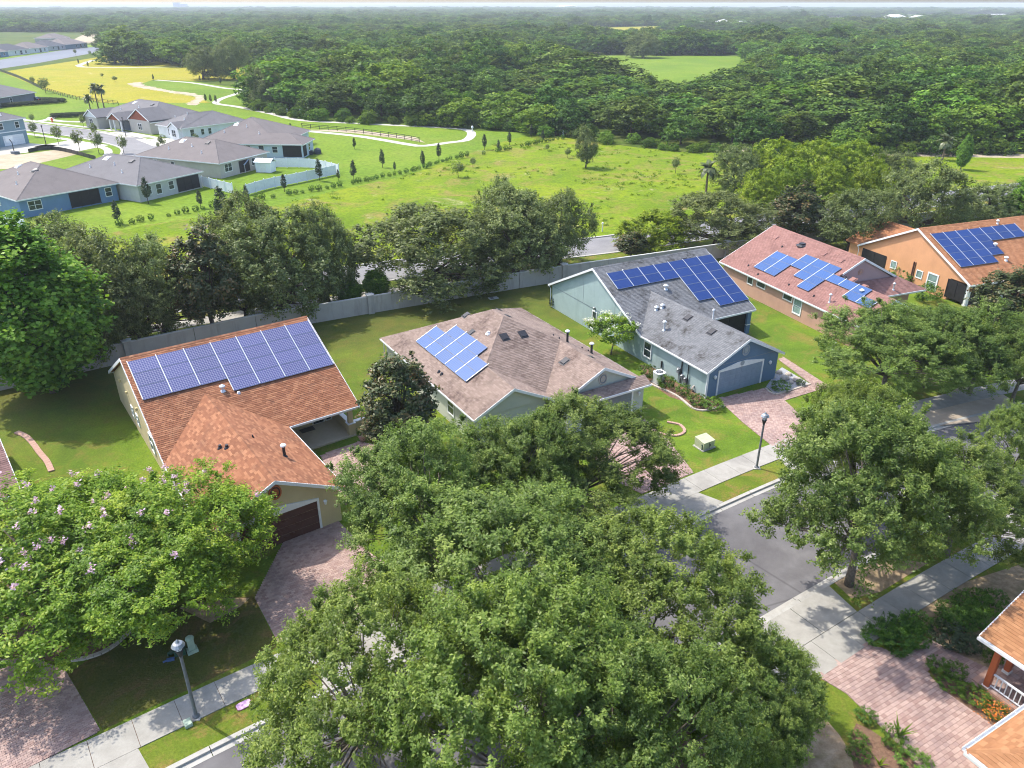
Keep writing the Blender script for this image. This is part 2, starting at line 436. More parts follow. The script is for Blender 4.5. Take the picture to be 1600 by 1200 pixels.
M['solar_h'] = mat_solar('solar_cells_bright', (0.016, 0.058, 0.185), (0.09, 0.17, 0.33))
M['solar_n'] = mat_solar('solar_cells_navy', (0.009, 0.028, 0.125), (0.03, 0.065, 0.20))
M['solar_g'] = mat_solar('solar_cells_framed_white', (0.040, 0.048, 0.150), (0.46, 0.46, 0.52))
# ================================================================== the setting: ground, roads, paths
G0 = -0.15                                             # level of the open land; lawns and pavements stand at 0
def sheet(name, pts, z, mat, thick=0.0, kind='structure', parent=None):
    mb = MB()
    if thick: mb.prism([(p[0], p[1]) for p in pts], z - thick, z)
    else: mb.poly([(p[0], p[1], z) for p in pts])
    return mb.build(name, mat, parent, kind=kind)
def P2(*pix): return [tuple(at(x, y))[:2] for x, y in pix]

def disc(r0, r1, n, z):
    return [(r1 * math.cos(2 * math.pi * i / n), r1 * math.sin(2 * math.pi * i / n), z) for i in range(n)]
def rag(l, a=0.5):
    """uneven edge of a patch of turf"""
    q = spline([tuple(p[:2]) for p in l] + [tuple(l[0][:2])], 1.2); return [(p[0] + rng.normal() * a, p[1] + rng.normal() * a) for p in q[:-1]]
mb = MB(); mb.poly([(x, y, G0 - 0.006) for x, y in ((-14000, -600), (14000, -600), (14000, 16000), (-14000, 16000))])
mb.build('ground', M['wild'], kind='structure')

# the street: F is the far edge of its asphalt, running from left to right
F = spline([(-34, 6.0), (-24.5, 14.8), (-14.3, 22.6), (-5.2, 29.0), (3.7, 35.0), (11.8, 40.4), (19.0, 45.0), (26.3, 49.2), (34, 52.8), (42, 56.0), (60, 62.8), (80, 69.5), (110, 78)], 1.0)
RW = 8.0
sheet('street', band(F, -RW - 0.02, 0.02), -0.11, M['asphalt'])
def kerb(d_in, d_out):
    """kerb and gutter swept along the street, cut into 3 m lengths with open joints"""
    a, b, c = offset(F, d_in), offset(F, d_in + (d_out - d_in) * 0.55), offset(F, d_out)
    mb = MB(); k = 3
    for i in range(0, len(F) - k, k):
        def P(l, j, t, z): q = l[i] * (1 - t) + l[i + k] * t; return (q[0], q[1], z)
        rows = []
        for t in (0.006, 0.994):
            rows.append([P(a, i, t, -0.10), P(b, i, t, -0.085), P(b, i, t, 0.03), P(c, i, t, 0.035), P(c, i, t, -0.12)])
        n = len(mb.v); mb.v += rows[0] + rows[1]
        for j in range(4): mb.face([n + j, n + j + 1, n + 6 + j, n + 5 + j] if d_out < d_in else [n + j + 1, n + j, n + 5 + j, n + 6 + j])
        mb.face([n + j for j in range(5)]); mb.face([n + 5 + j for j in range(5)][::-1])
    return mb.build('kerb', M['kerb'], kind='structure')
kerb(0.0, 0.55); kerb(-RW, -RW - 0.55)

# lawns of the two rows of houses (raised sheets with skirts)
wall_line = np.array([tuple(at(x, y))[:2] for x, y in ((200, 565), (400, 520), (580, 489), (720, 465), (860, 442))] + [(18.5, 93.9), (32.5, 100.2), (46, 107.0), (62, 114.5), (82, 123)])
wall_line = np.vstack([wall_line[0] - (wall_line[1] - wall_line[0]) * 2.2, wall_line])
lawn_poly = [tuple(p) for p in offset(F, 0.5)] + [tuple(p) for p in (wall_line[::-1])]
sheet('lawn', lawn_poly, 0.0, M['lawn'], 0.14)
near_poly = [tuple(p) for p in offset(F, -RW - 0.5)][::-1] + [(-30, -14), (20, -14), (70, 10), (112, 60)]
near_poly = [tuple(p) for p in offset(F, -RW - 0.5)] + [(112, 30), (60, -14), (-40, -14)]
sheet('lawn', near_poly, 0.0, M['strip'], 0.14)
sheet('lawn', P2((106, 1052), (200, 990), (300, 935), (396, 932), (430, 1000), (432, 1012), (300, 1075), (160, 1141)), 0.0035, M['shade_lawn'])  # front lawn patch coloured dark brown to paint in the crape myrtle's shadow
sheet('verge', band(F, 0.52, 2.3), 0.004, M['strip'])

# sidewalks laid slab by slab
def sidewalk(d0, d1, s0, s1, step=1.9):
    root = link('sidewalk', sheet_mesh(band(F, d0, d1), 0.006), kind='structure')
    a, b = offset(F, d0), offset(F, d1)
    s = np.concatenate([[0], np.cumsum(np.linalg.norm(np.diff((a + b) / 2, axis=0), axis=1))])
    def P(l, q): return (np.interp(q, s, l[:, 0]), np.interp(q, s, l[:, 1]))
    q = s0
    while q < min(s1, s[-1] - step):
        e = q + step - 0.022
        mb = MB(); mb.prism([P(a, q), P(a, e), P(b, e), P(b, q)], 0.007, 0.045 + rng.uniform(-0.005, 0.005))
        mb.build('slab', M['concrete'], root); q += step
    return root
def sheet_mesh(pts, z):
    mb = MB(); mb.poly([(p[0], p[1], z) for p in pts]); return mb.mesh('bed', M['mulch'])
sidewalk(2.3, 4.1, 4, 125)
sidewalk(-10.75, -12.55, 45, 125, 2.0)

def near_s(p):
    """distance along the street of the point of F nearest to p"""
    d = np.linalg.norm(F - np.array(p[:2]), axis=1); return int(np.argmin(d))
def apron(p, w0, w1, d0, d1):
    """concrete driveway apron across the verge, flared at the street, in two slabs"""
    i = near_s(p); c = F[i]; t = F[i + 1] - F[i - 1]; t /= np.linalg.norm(t); n = np.array([-t[1], t[0]])
    root = link('driveway_apron', None, kind='structure')
    for s0, s1 in ((-1, -0.006), (0.006, 1)):
        mb = MB()
        q = [c + n * d0 + t * s0 * w0, c + n * d0 + t * s1 * w0, c + n * d1 + t * s1 * w1, c + n * d1 + t * s0 * w1]
        if d1 < d0: q = q[::-1]
        mb.prism([tuple(x) for x in q], 0.006, 0.042); mb.build('slab', M['concrete'], root)
    return root

# block pavers: rows of bricks clipped to an outline; the largest ones are objects, the rest one stuff part
def pavers(name, poly, hd, lx, ly, mat, n_single=0, near=None, z=0.012, th=0.03, gap=0.012, skip=None):
    ca, sa = math.cos(R(hd)), math.sin(R(hd))
    loc = [(p[0] * ca + p[1] * sa, -p[0] * sa + p[1] * ca) for p in poly]
    root = sheet(name, poly, z, M['pav_bed'])
    ys = [p[1] for p in loc]; out = []
    row = 0; y = min(ys)
    while y < max(ys):
        ym = y + ly / 2; xs = []
        for i in range(len(loc)):
            (x0, y0), (x1, y1) = loc[i], loc[(i + 1) % len(loc)]
            if (y0 > ym) != (y1 > ym): xs.append(x0 + (x1 - x0) * (ym - y0) / (y1 - y0))
        xs.sort()
        for a, b in zip(xs[::2], xs[1::2]):
            x = math.floor(a / lx) * lx - (row % 2) * lx / 2
            while x < b:
                u0, u1 = max(x, a), min(x + lx, b)
                if u1 - u0 > 0.05: out.append((u0 + gap / 2, u1 - gap / 2, y + gap / 2, y + ly - gap / 2))
                x += lx
        y += ly; row += 1
    cen = np.array([((o[0] + o[1]) / 2 * ca - (o[2] + o[3]) / 2 * sa, (o[0] + o[1]) / 2 * sa + (o[2] + o[3]) / 2 * ca) for o in out])
    single = set()
    if n_single:
        full = [i for i, o in enumerate(out) if o[1] - o[0] > lx * 0.9]
        d = np.linalg.norm(cen - np.array(near), axis=1)
        single = set(sorted(full, key=lambda i: d[i])[:n_single])
        mb = MB(); mb.box(-lx / 2 + gap / 2, lx / 2 - gap / 2, -ly / 2 + gap / 2, ly / 2 - gap / 2, 0, th); me = mb.mesh('paver', mat)
    mb = MB()
    Mr = Matrix.Rotation(R(hd), 4, 'Z')
    for i, o in enumerate(out):
        dz = rng.uniform(-0.004, 0.004)
        if i in single:
            link('paver', me, root, (cen[i][0], cen[i][1], z + 0.002 + dz), R(hd)); continue
        mb.tint = rng.random(); mb.box(*o, z + 0.002, z + 0.002 + th + dz, 0, Mr)
    mb.build('paver_field', mat, root, kind='stuff')
    return root

# ------------------------------------------------------------------ boulevard behind the wall
BV = np.array([tuple(at(x, y))[:2] for x, y in ((620, 421), (800, 398), (940, 376))])
BV = spline([(-150, 24), (-104, 49), (-64, 71), (-36, 86), (-17.5, 95), (-1, 102), (13, 107.5), (30, 115.5), (55, 127.5), (85, 140), (130, 158), (200, 186)], 2.0)
sheet('boulevard', band(BV, -6.6, 0.6), -0.11, M['asphalt_far'])
for d0, d1 in ((0.6, 1.0), (-7.0, -6.6)):
    mb = MB(); mb.prism(band(BV, d0, d1), -0.14, 0.02); mb.build('kerb', M['kerb'], kind='structure')
sheet('boulevard_verge', band(BV, -16.5, -7.0), -0.05, M['strip'], 0.08)
sheet('boulevard_path', band(BV, -11.8, -9.4), -0.044, M['concrete'])

# meadow, mown fields, pond and paths of the open land
edge = [(-400, 25), (-210, 5), (-150, 23.5)]
meadow = [tuple(p) for p in offset(BV, 1.0)[2:]] + P2((1640, 262), (1600, 242), (1480, 238), (1330, 242), (1180, 232), (1090, 238), (1000, 230), (880, 214), (840, 207), (780, 222), (640, 272), (520, 298), (440, 318), (330, 335), (230, 350), (0, 400)) + [(-140, 60)]
sheet('meadow', meadow, -0.135, M['meadow'])
suburb = P2((0, 400), (230, 350), (330, 335), (440, 318), (520, 298), (640, 272), (780, 222), (840, 207), (790, 205), (738, 203), (640, 194), (520, 188), (395, 168), (390, 140), (300, 126), (230, 125), (165, 152), (60, 130), (0, 108), (-300, 108), (-400, 400))
sheet('mown_grass', suburb, -0.139, M['field'])
sheet('yellow_field', P2((2, 112), (160, 88), (170, 84), (300, 103), (395, 104), (395, 124), (300, 126), (240, 124), (215, 132), (300, 150), (330, 160), (160, 160), (66, 138)), -0.131, M['yellow'])
sheet('far_field', P2((828, 86), (1172, 87.5), (1200, 115), (1130, 152), (1040, 160), (960, 152), (860, 120)), -0.13, M['field'])
sheet('far_field', P2((60, 40), (100, 37), (108, 45), (66, 47)), -0.13, M['field'])
sheet('far_field', P2((912, 44), (1040, 40.5), (1050, 46), (915, 49)), -0.13, M['yellow'])
sheet('far_field', P2((1270, 28), (1420, 30), (1440, 36), (1290, 36)), -0.13, M['field'])
sheet('sandy_ground', P2((130, 54), (160, 52), (166, 66), (100, 69)), -0.129, M['sand'])
sheet('sandy_ground', P2((0, 84), (45, 86), (60, 92), (0, 97)), -0.129, M['sand'])
sheet('sandy_ground', P2((-60, 238), (35, 240), (95, 232), (120, 240), (70, 252), (20, 262), (-60, 268)), -0.127, M['sand'])
sheet('bare_track', rag(P2((198, 130), (220, 128), (224, 132), (262, 140), (306, 146), (318, 152), (308, 163), (292, 162), (304, 151), (258, 143), (215, 136)), 0.5), -0.127, M['sand'])
sheet('dirt_margin', P2((1110, 237), (1200, 238), (1290, 241), (1420, 243), (1600, 246), (1600, 240), (1480, 236), (1330, 239), (1180, 229)), -0.131, M['sand'])
m_w, nt_w, b_w = nodes('pond_water'); b_w.inputs['Roughness'].default_value = 0.45; b_w.inputs['Specular IOR Level'].default_value = 0.15
nt_w.links.new(ramp(nt_w, noise(nt_w, 0.03, 4, 0.6, pos(nt_w)), [(0.3, (0.085, 0.09, 0.11)), (0.7, (0.12, 0.125, 0.145))]), b_w.inputs['Base Color'])
bump(nt_w, b_w, noise(nt_w, 1.5, 3, 0.6, pos(nt_w)), 0.08, 0.02)
sheet('pond', P2((-200, 136), (0, 107), (60, 98), (160, 80), (164, 72), (110, 76), (60, 84), (0, 93), (-200, 112)), -0.125, m_w)
sheet('bank', P2((-200, 112), (0, 93), (60, 84), (110, 76), (164, 72), (162, 68), (110, 72), (60, 80), (0, 88), (-200, 106)), -0.128, M['field'])

def walkway(name, pix, w, z, mat, step=3.0):
    l = spline(P2(*pix), step); return sheet(name, band(l, -w / 2, w / 2), z, mat)
walkway('footpath', [(122, 102), (145, 94), (160, 93), (175, 92.5)], 3.2, -0.122, M['path'])
walkway('footpath', [(122, 102), (135, 104.5), (200, 105), (290, 104)], 3.2, -0.121, M['path'])
walkway('footpath', [(244, 124.5), (300, 129), (350, 137), (379, 140), (372, 145), (345, 154), (338, 161), (370, 166), (420, 176), (470, 187), (560, 192), (640, 196), (700, 199), (728, 202), (737, 208), (728, 218), (700, 222), (662, 227), (640, 225), (560, 212), (470, 203)], 2.3, -0.12, M['path'], 2.0)
mb = MB(); mb.poly([(p[0], p[1], -0.117) for p in P2((476, 202), (560, 208), (640, 218), (664, 222), (650, 214), (560, 202))]); mb.build('sandy_ground', M['sand'], kind='structure')

# subdivision street and its walks
SR = spline(P2((-60, 184), (40, 197), (90, 203), (150, 211), (205, 222), (225, 232), (215, 250), (170, 290)), 2.0)
sheet('side_street', band(SR, -4.4, 4.4), -0.115, M['asphalt_far'])
for s in (-1, 1):
    mb = MB(); mb.prism(band(SR, 4.4 * s, 4.9 * s) if s > 0 else band(SR, -4.9, -4.4), -0.14, 0.0); mb.build('kerb', M['path'], kind='structure')
    sheet('side_walk', band(SR, 6.6, 8.3) if s > 0 else band(SR, -8.3, -6.6), -0.118, M['path'])
walkway('footpath', [(45, 191), (75, 186), (90, 180), (140, 179)], 2.4, -0.112, M['path'])
walkway('footpath', [(75, 186), (100, 189), (140, 190)], 2.0, -0.1125, M['path'])
for q in (((150, 205), (205, 206), (250, 214), (190, 214)), ((212, 217), (262, 215), (300, 222), (240, 228)), ((-10, 226), (44, 223), (90, 226), (40, 238), (-10, 242)), ((0, 160), (62, 155), (78, 159), (0, 166)), ((52, 228), (120, 236), (170, 226), (112, 218))):
    sheet('driveway', P2(*q), -0.108, M['path'])
# ================================================================== house kit (local axes: x along the street, y to the back)
class House:
    def __init__(s, name, label, cat, loc, hd, mats, group=None):
        s.root = thing(name, label, cat, (loc[0], loc[1], loc[2] if len(loc) > 2 else 0), R(hd), group)
        s.m = mats; s.sh = MB(); s.deck = MB(); s.fascia = MB(); s.wall = MB(); s.cap = MB(); s.trim = MB()
    # -- roofs
    def plane(s, pts, t=0.14, shingles=True, ex=0.16, tw=0.34):
        """one roof slope: deck slab plus shingle tabs laid course by course"""
        pts = [Vector(p) for p in pts]
        n = Vector((0, 0, 0))
        for i in range(len(pts)): n += pts[i].cross(pts[(i + 1) % len(pts)])
        n.normalize()
        if n.z < 0: pts = pts[::-1]; n = -n
        s.deck.slab([p - n * 0.012 for p in pts], t)
        if not shingles: return
        e = Vector((0, 0, 1)).cross(n).normalized(); u = n.cross(e); o = pts[0]
        q = [((p - o).dot(e), (p - o).dot(u)) for p in pts]
        lo, hi = min(y for _, y in q), max(y for _, y in q)
        def span(y):
            xs = []
            for i in range(len(q)):
                (x0, y0), (x1, y1) = q[i], q[(i + 1) % len(q)]
                if (y0 > y) != (y1 > y): xs.append(x0 + (x1 - x0) * (y - y0) / (y1 - y0))
            xs.sort(); return list(zip(xs[::2], xs[1::2]))
        y = lo; row = 0; mb = s.sh
        while y < hi - 0.02:
            y1 = min(y + ex, hi - 0.001); sa, sb = span(y + 0.002), span(y1 - 0.002)
            if len(sa) != len(sb) or not sa: sa = sb = span((y + y1) / 2)
            off = rng.random() * tw
            for (a0, a1), (b0, b1) in zip(sa, sb):
                m0, m1 = min(a0, b0), max(a1, b1)
                x = m0 - off
                while x < m1:
                    x2 = x + tw * rng.uniform(0.8, 1.2)
                    l0, l1 = max(x, a0), min(x2 - 0.012, a1); k0, k1 = max(x, b0), min(x2 - 0.012, b1)
                    if l1 < l0: l0 = l1 = min(max((l0 + l1) / 2, a0), a1)
                    if k1 < k0: k0 = k1 = min(max((k0 + k1) / 2, b0), b1)
                    if (l1 - l0) + (k1 - k0) > 0.06:
                        h = 0.016 + rng.random() * 0.010
                        A = o + e * l0 + u * y + n * h; B = o + e * l1 + u * y + n * h
                        C = o + e * k1 + u * y1 + n * 0.004; D = o + e * k0 + u * y1 + n * 0.004
                        i = len(mb.v); mb.tint = rng.random()
                        mb.v += [tuple(A), tuple(B), tuple(C), tuple(D), tuple(A - n * h), tuple(B - n * h)]
                        mb.face([i, i + 1, i + 2, i + 3]); mb.face([i + 4, i + 5, i + 1, i])
                    x = x2
            y = y1; row += 1
    def ridge(s, p, q):
        p, q = Vector(p), Vector(q); L = (q - p).length; n = max(1, int(L / 0.3)); d = (q - p) / n
        side = d.cross(Vector((0, 0, 1))).normalized() * 0.15
        for i in range(n):
            a, b = p + d * i, p + d * (i + 1.08); s.cap.tint = rng.random(); k = len(s.cap.v)
            up = Vector((0, 0, 0.03)); dn = Vector((0, 0, -0.045))
            s.cap.v += [tuple(a + side + dn), tuple(a + up), tuple(a - side + dn), tuple(b + side + dn), tuple(b + up * 1.4), tuple(b - side + dn)]
            s.cap.face([k, k + 1, k + 4, k + 3]); s.cap.face([k + 1, k + 2, k + 5, k + 4])
    def eave(s, p, q, gutter=True):
        s.fascia.beam(p, q, 0.05, 0.20, 0, -0.01)
        if gutter: s.fascia.beam(p, q, 0.14, 0.10, 0, -0.02)
    def rake(s, p, q): s.fascia.beam(p, q, 0.06, 0.24, 0, 0.012)
    # -- walls
    def walls(s, foot, z0, z1): s.wall.prism(foot, z0, z1)
    def gable_x(s, x, t, pts):
        """gable panel in a plane of constant x, pts as (y, z)"""
        n = len(s.wall.v); k = len(pts)
        s.wall.v += [(x, y, z) for y, z in pts] + [(x + t, y, z) for y, z in pts]
        s.wall.face(list(range(n, n + k))); s.wall.face(list(range(n + k, n + 2 * k))[::-1])
        for i in range(k): j = (i + 1) % k; s.wall.face([n + i, n + k + i, n + k + j, n + j])
    def gable_y(s, y, t, pts, mb=None):
        mb = mb or s.wall; n = len(mb.v); k = len(pts)
        mb.v += [(x, y, z) for x, z in pts] + [(x, y + t, z) for x, z in pts]
        mb.face(list(range(n, n + k))); mb.face(list(range(n + k, n + 2 * k))[::-1])
        for i in range(k): j = (i + 1) % k; mb.face([n + i, n + k + i, n + k + j, n + j])
    def frame(s, a, b):
        """matrix of a wall running a -> b with its outside on the right: X along, Y outwards, Z up"""
        a, b = Vector((*a, 0)), Vector((*b, 0)); d = (b - a).normalized(); o = Vector((d.y, -d.x, 0))
        return Matrix(((d.x, o.x, 0, a.x), (d.y, o.y, 0, a.y), (0, 0, 1, 0), (0, 0, 0, 1)))
    def window(s, W, x, w, z, h, mull=0, bars=1, pane='glass', trim=0.09, name='window', frame='white'):
        mb = MB(); d = 0.06
        mb.box(x - w / 2 - trim, x + w / 2 + trim, -0.02, d, z - trim - 0.03, z, 0, W); mb.box(x - w / 2 - trim, x + w / 2 + trim, -0.02, d, z + h, z + h + trim, 0, W)
        mb.box(x - w / 2 - trim, x - w / 2, -0.02, d, z, z + h, 0, W); mb.box(x + w / 2, x + w / 2 + trim, -0.02, d, z, z + h, 0, W)
        for i in range(mull): c = x - w / 2 + w * (i + 1) / (mull + 1); mb.box(c - 0.04, c + 0.04, -0.02, d - 0.005, z, z + h, 0, W)
        for i in range(bars): c = z + h * (i + 1) / (bars + 1); mb.box(x - w / 2, x + w / 2, -0.02, d - 0.01, c - 0.025, c + 0.025, 0, W)
        f = mb.build(name, M[frame], s.root)
        pb = MB(); pb.box(x - w / 2, x + w / 2, -0.02, 0.02, z, z + h, 0, W); pb.build('pane', M[pane], f)
        return f
    def garage(s, W, x, w, h, door_m, rows=4, arch=True, recess=0.05):
        mb = MB(); t = 0.14
        mb.box(x - w / 2 - t, x - w / 2, -0.02, 0.07, 0.0, h, 0, W); mb.box(x + w / 2, x + w / 2 + t, -0.02, 0.07, 0.0, h, 0, W)
        n = len(mb.v); k = 0.34 if arch else 0.0
        top = [(-w / 2 - t, h), (w / 2 + t, h), (w / 2 + t, h + 0.16), (w * 0.10, h + 0.18 + k), (-w * 0.10, h + 0.18 + k), (-w / 2 - t, h + 0.16)]
        mb.v += [tuple(W @ Vector((x + a, -0.02, b))) for a, b in top] + [tuple(W @ Vector((x + a, 0.07, b))) for a, b in top]
        m_ = len(top); mb.face([n + i for i in range(m_)][::-1]); mb.face([n + m_ + i for i in range(m_)])
        for i in range(m_): j = (i + 1) % m_; mb.face([n + i, n + j, n + m_ + j, n + m_ + i])
        f = mb.build('garage_door', M['white'], s.root)
        for r in range(rows):
            pb = MB(); z0 = h * r / rows + 0.008; z1 = h * (r + 1) / rows - 0.008
            pb.box(x - w / 2, x + w / 2, -0.03, 0.012, z0, z1, 0, W)
            for c in range(8):
                a = x - w / 2 + w * (c + 0.1) / 8; b = x - w / 2 + w * (c + 0.9) / 8
                pb.box(a, b, 0.012, 0.024, z0 + 0.09, z1 - 0.09, 0, W)
            pb.build('door_panel', door_m, f)
        return f
    def oval(s, W, x, z, r=0.42, ry=0.55, m1='white', m2='grey_paint', name='gable_vent'):
        mb = MB(); k = 16; n = len(mb.v)
        for (rr, y) in ((1.0, -0.02), (1.0, 0.05), (0.78, 0.05), (0.78, 0.015), (0.55, 0.015), (0.55, 0.05), (0.0, 0.055)):
            for j in range(k):
                a = 2 * math.pi * j / k; mb.v.append(tuple(W @ Vector((x + r * rr * math.cos(a), y, z + ry * rr * math.sin(a)))))
        for i in range(6):
            for j in range(k): j2 = (j + 1) % k; mb.face([n + i * k + j, n + i * k + j2, n + (i + 1) * k + j2, n + (i + 1) * k + j], 1 if i in (2, 3, 4) else 0)
        mb.build(name, [M[m1], M[m2]], s.root)
    def lamp(s, W, x, z):
        mb = MB(); mb.box(x - 0.05, x + 0.05, -0.01, 0.06, z - 0.08, z + 0.1, 0, W)
        c = W @ Vector((x, 0.16, z)); mb.lathe([(0.05, -0.16), (0.09, -0.1), (0.11, 0.08), (0.13, 0.1), (0.03, 0.2)], 8, 0, c)
        mb.build('wall_light', M['white'], s.root)
    def downspout(s, x, y, z=2.5, m='white', ox=0, oy=0):
        mb = MB(); mb.tube([(x, y, z), (x + ox, y + oy, z - 0.35), (x + ox, y + oy, 0.15), (x + ox * 2.2 , y + oy * 2.2, 0.06)], 0.05, 6)
        mb.build('downspout', M[m], s.root)
    def vent_box(s, x, y, zf, m='black', sx=0.45, rise=0.10):
        """low box vent lying on the slope; zf gives the roof height"""
        mb = MB(); c = []
        for dz in (0.02, rise):
            for a, b in ((-1, -1), (1, -1), (1, 1), (-1, 1)):
                f = 1.0 if dz < 0.05 else 0.85
                c.append((x + a * sx / 2 * f, y + b * sx / 2 * f, zf(x + a * sx / 2 * f, y + b * sx / 2 * f) + dz))
        mb.v += c
        for q in ((4, 5, 6, 7), (0, 1, 5, 4), (1, 2, 6, 5), (2, 3, 7, 6), (3, 0, 4, 7)): mb.face(list(q))
        k = len(mb.v); mb.v += [(p[0] * 1 + (p[0] - x) * 0.25, p[1] + (p[1] - y) * 0.25, zf(p[0] + (p[0] - x) * .25, p[1] + (p[1] - y) * .25) + 0.03) for p in c[:4]]; mb.face([k, k + 1, k + 2, k + 3])
        mb.build('roof_vent', M[m], s.root)
    def pipe(s, x, y, zf, h=0.8, r=0.09, m='steel', hood=True, mh=None):
        z = zf(x, y); mb = MB(); mb.lathe([(r * 2.0, -0.06), (r * 1.6, 0.03), (r, 0.10), (r, h)], 8, 0, (x, y, z))
        if hood: mb.lathe([(r * 0.9, h), (r * 2.0, h + 0.02), (r * 2.0, h + 0.10), (r * 0.6, h + 0.2)], 10, 1, (x, y, z))
        mb.build('vent_pipe', [M[m], M[mh or m]], s.root)
    def done(s):
        if s.wall.v: s.wall.build('wall', s.m['wall'], s.root)
        rf = s.deck.build('roof', s.m['deck'], s.root)
        if s.sh.v: s.sh.build('shingle_field', s.m['roof'], rf, kind='stuff')
        if s.cap.v: s.cap.build('ridge_cap', s.m['cap'], rf, kind='stuff')
        if s.fascia.v: s.fascia.build('fascia', s.m.get('fascia', M['white']), s.root)
        if s.trim.v: s.trim.build('trim', M['white'], s.root)
        return s.root

def solar(label, root_h, zf, cols, u0, du, w0, dw, axis, mat, frame='alu', lift=0.10, gap=0.02, group=None, labelgap=0.05):
    """panel array: columns run along u0 + i*du; each column lists the rows it has; axis says which way is upslope"""
    top = thing('solar_array', label, 'solar panels', root_h.location, root_h.rotation_euler.z)
    for i, rows in enumerate(cols):
        for r in rows:
            a0, a1 = u0 + i * du + (gap if du > 0 else -gap), u0 + (i + 1) * du - (gap if du > 0 else -gap)
            b0, b1 = w0 + r * dw + gap * 0.3 * (1 if dw > 0 else -1), w0 + (r + 1) * dw - gap * 0.3 * (1 if dw > 0 else -1)
            if axis == 'y': c = [Vector((a, b, zf(a, b))) for a, b in ((a0, b0), (a1, b0), (a1, b1), (a0, b1))]
            else: c = [Vector((b, a, zf(b, a))) for a, b in ((a0, b0), (a1, b0), (a1, b1), (a0, b1))]
            n = (c[1] - c[0]).cross(c[3] - c[0]).normalized()
            if n.z < 0: c = c[::-1]; n = -n
            # frame of the panel
            X = (c[1] - c[0]); Y = (c[3] - c[0]); lx, ly = X.length, Y.length; X.normalize(); Y = n.cross(X)
            O = (c[0] + c[2]) / 2 + n * lift
            mt = Matrix(((X.x, Y.x, n.x, O.x), (X.y, Y.y, n.y, O.y), (X.z, Y.z, n.z, O.z), (0, 0, 0, 1)))
            mb = MB(); mb.box(-lx / 2 + 0.02, lx / 2 - 0.02, -ly / 2 + 0.02, ly / 2 - 0.02, -0.03, 0.012)
            p = mb.build('solar_panel', mat, top); p.matrix_local = mt
            fb = MB(); w = 0.022
            for q in ((-lx / 2, lx / 2, -ly / 2, -ly / 2 + w), (-lx / 2, lx / 2, ly / 2 - w, ly / 2), (-lx / 2, -lx / 2 + w, -ly / 2 + w, ly / 2 - w), (lx / 2 - w, lx / 2, -ly / 2 + w, ly / 2 - w)):
                fb.box(*q, -0.035, 0.018)
            fb.build('panel_frame', M['panel_frame'], p)
        r0, r1 = min(rows), max(rows) + 1
        for a in ([u0 + i * du, u0 + (i + 1) * du] if i == len(cols) - 1 else [u0 + i * du]):
            q = [(a, w0 + r0 * dw), (a, w0 + r1 * dw)]; q = [(x, y) if axis == 'y' else (y, x) for x, y in q]
            mb = MB(); mb.beam((*q[0], zf(*q[0]) + lift * 1.12 + 0.035), (*q[1], zf(*q[1]) + lift * 1.12 + 0.035), 0.055, 0.06); mb.build('mounting_rail', M[frame], top)
    return top

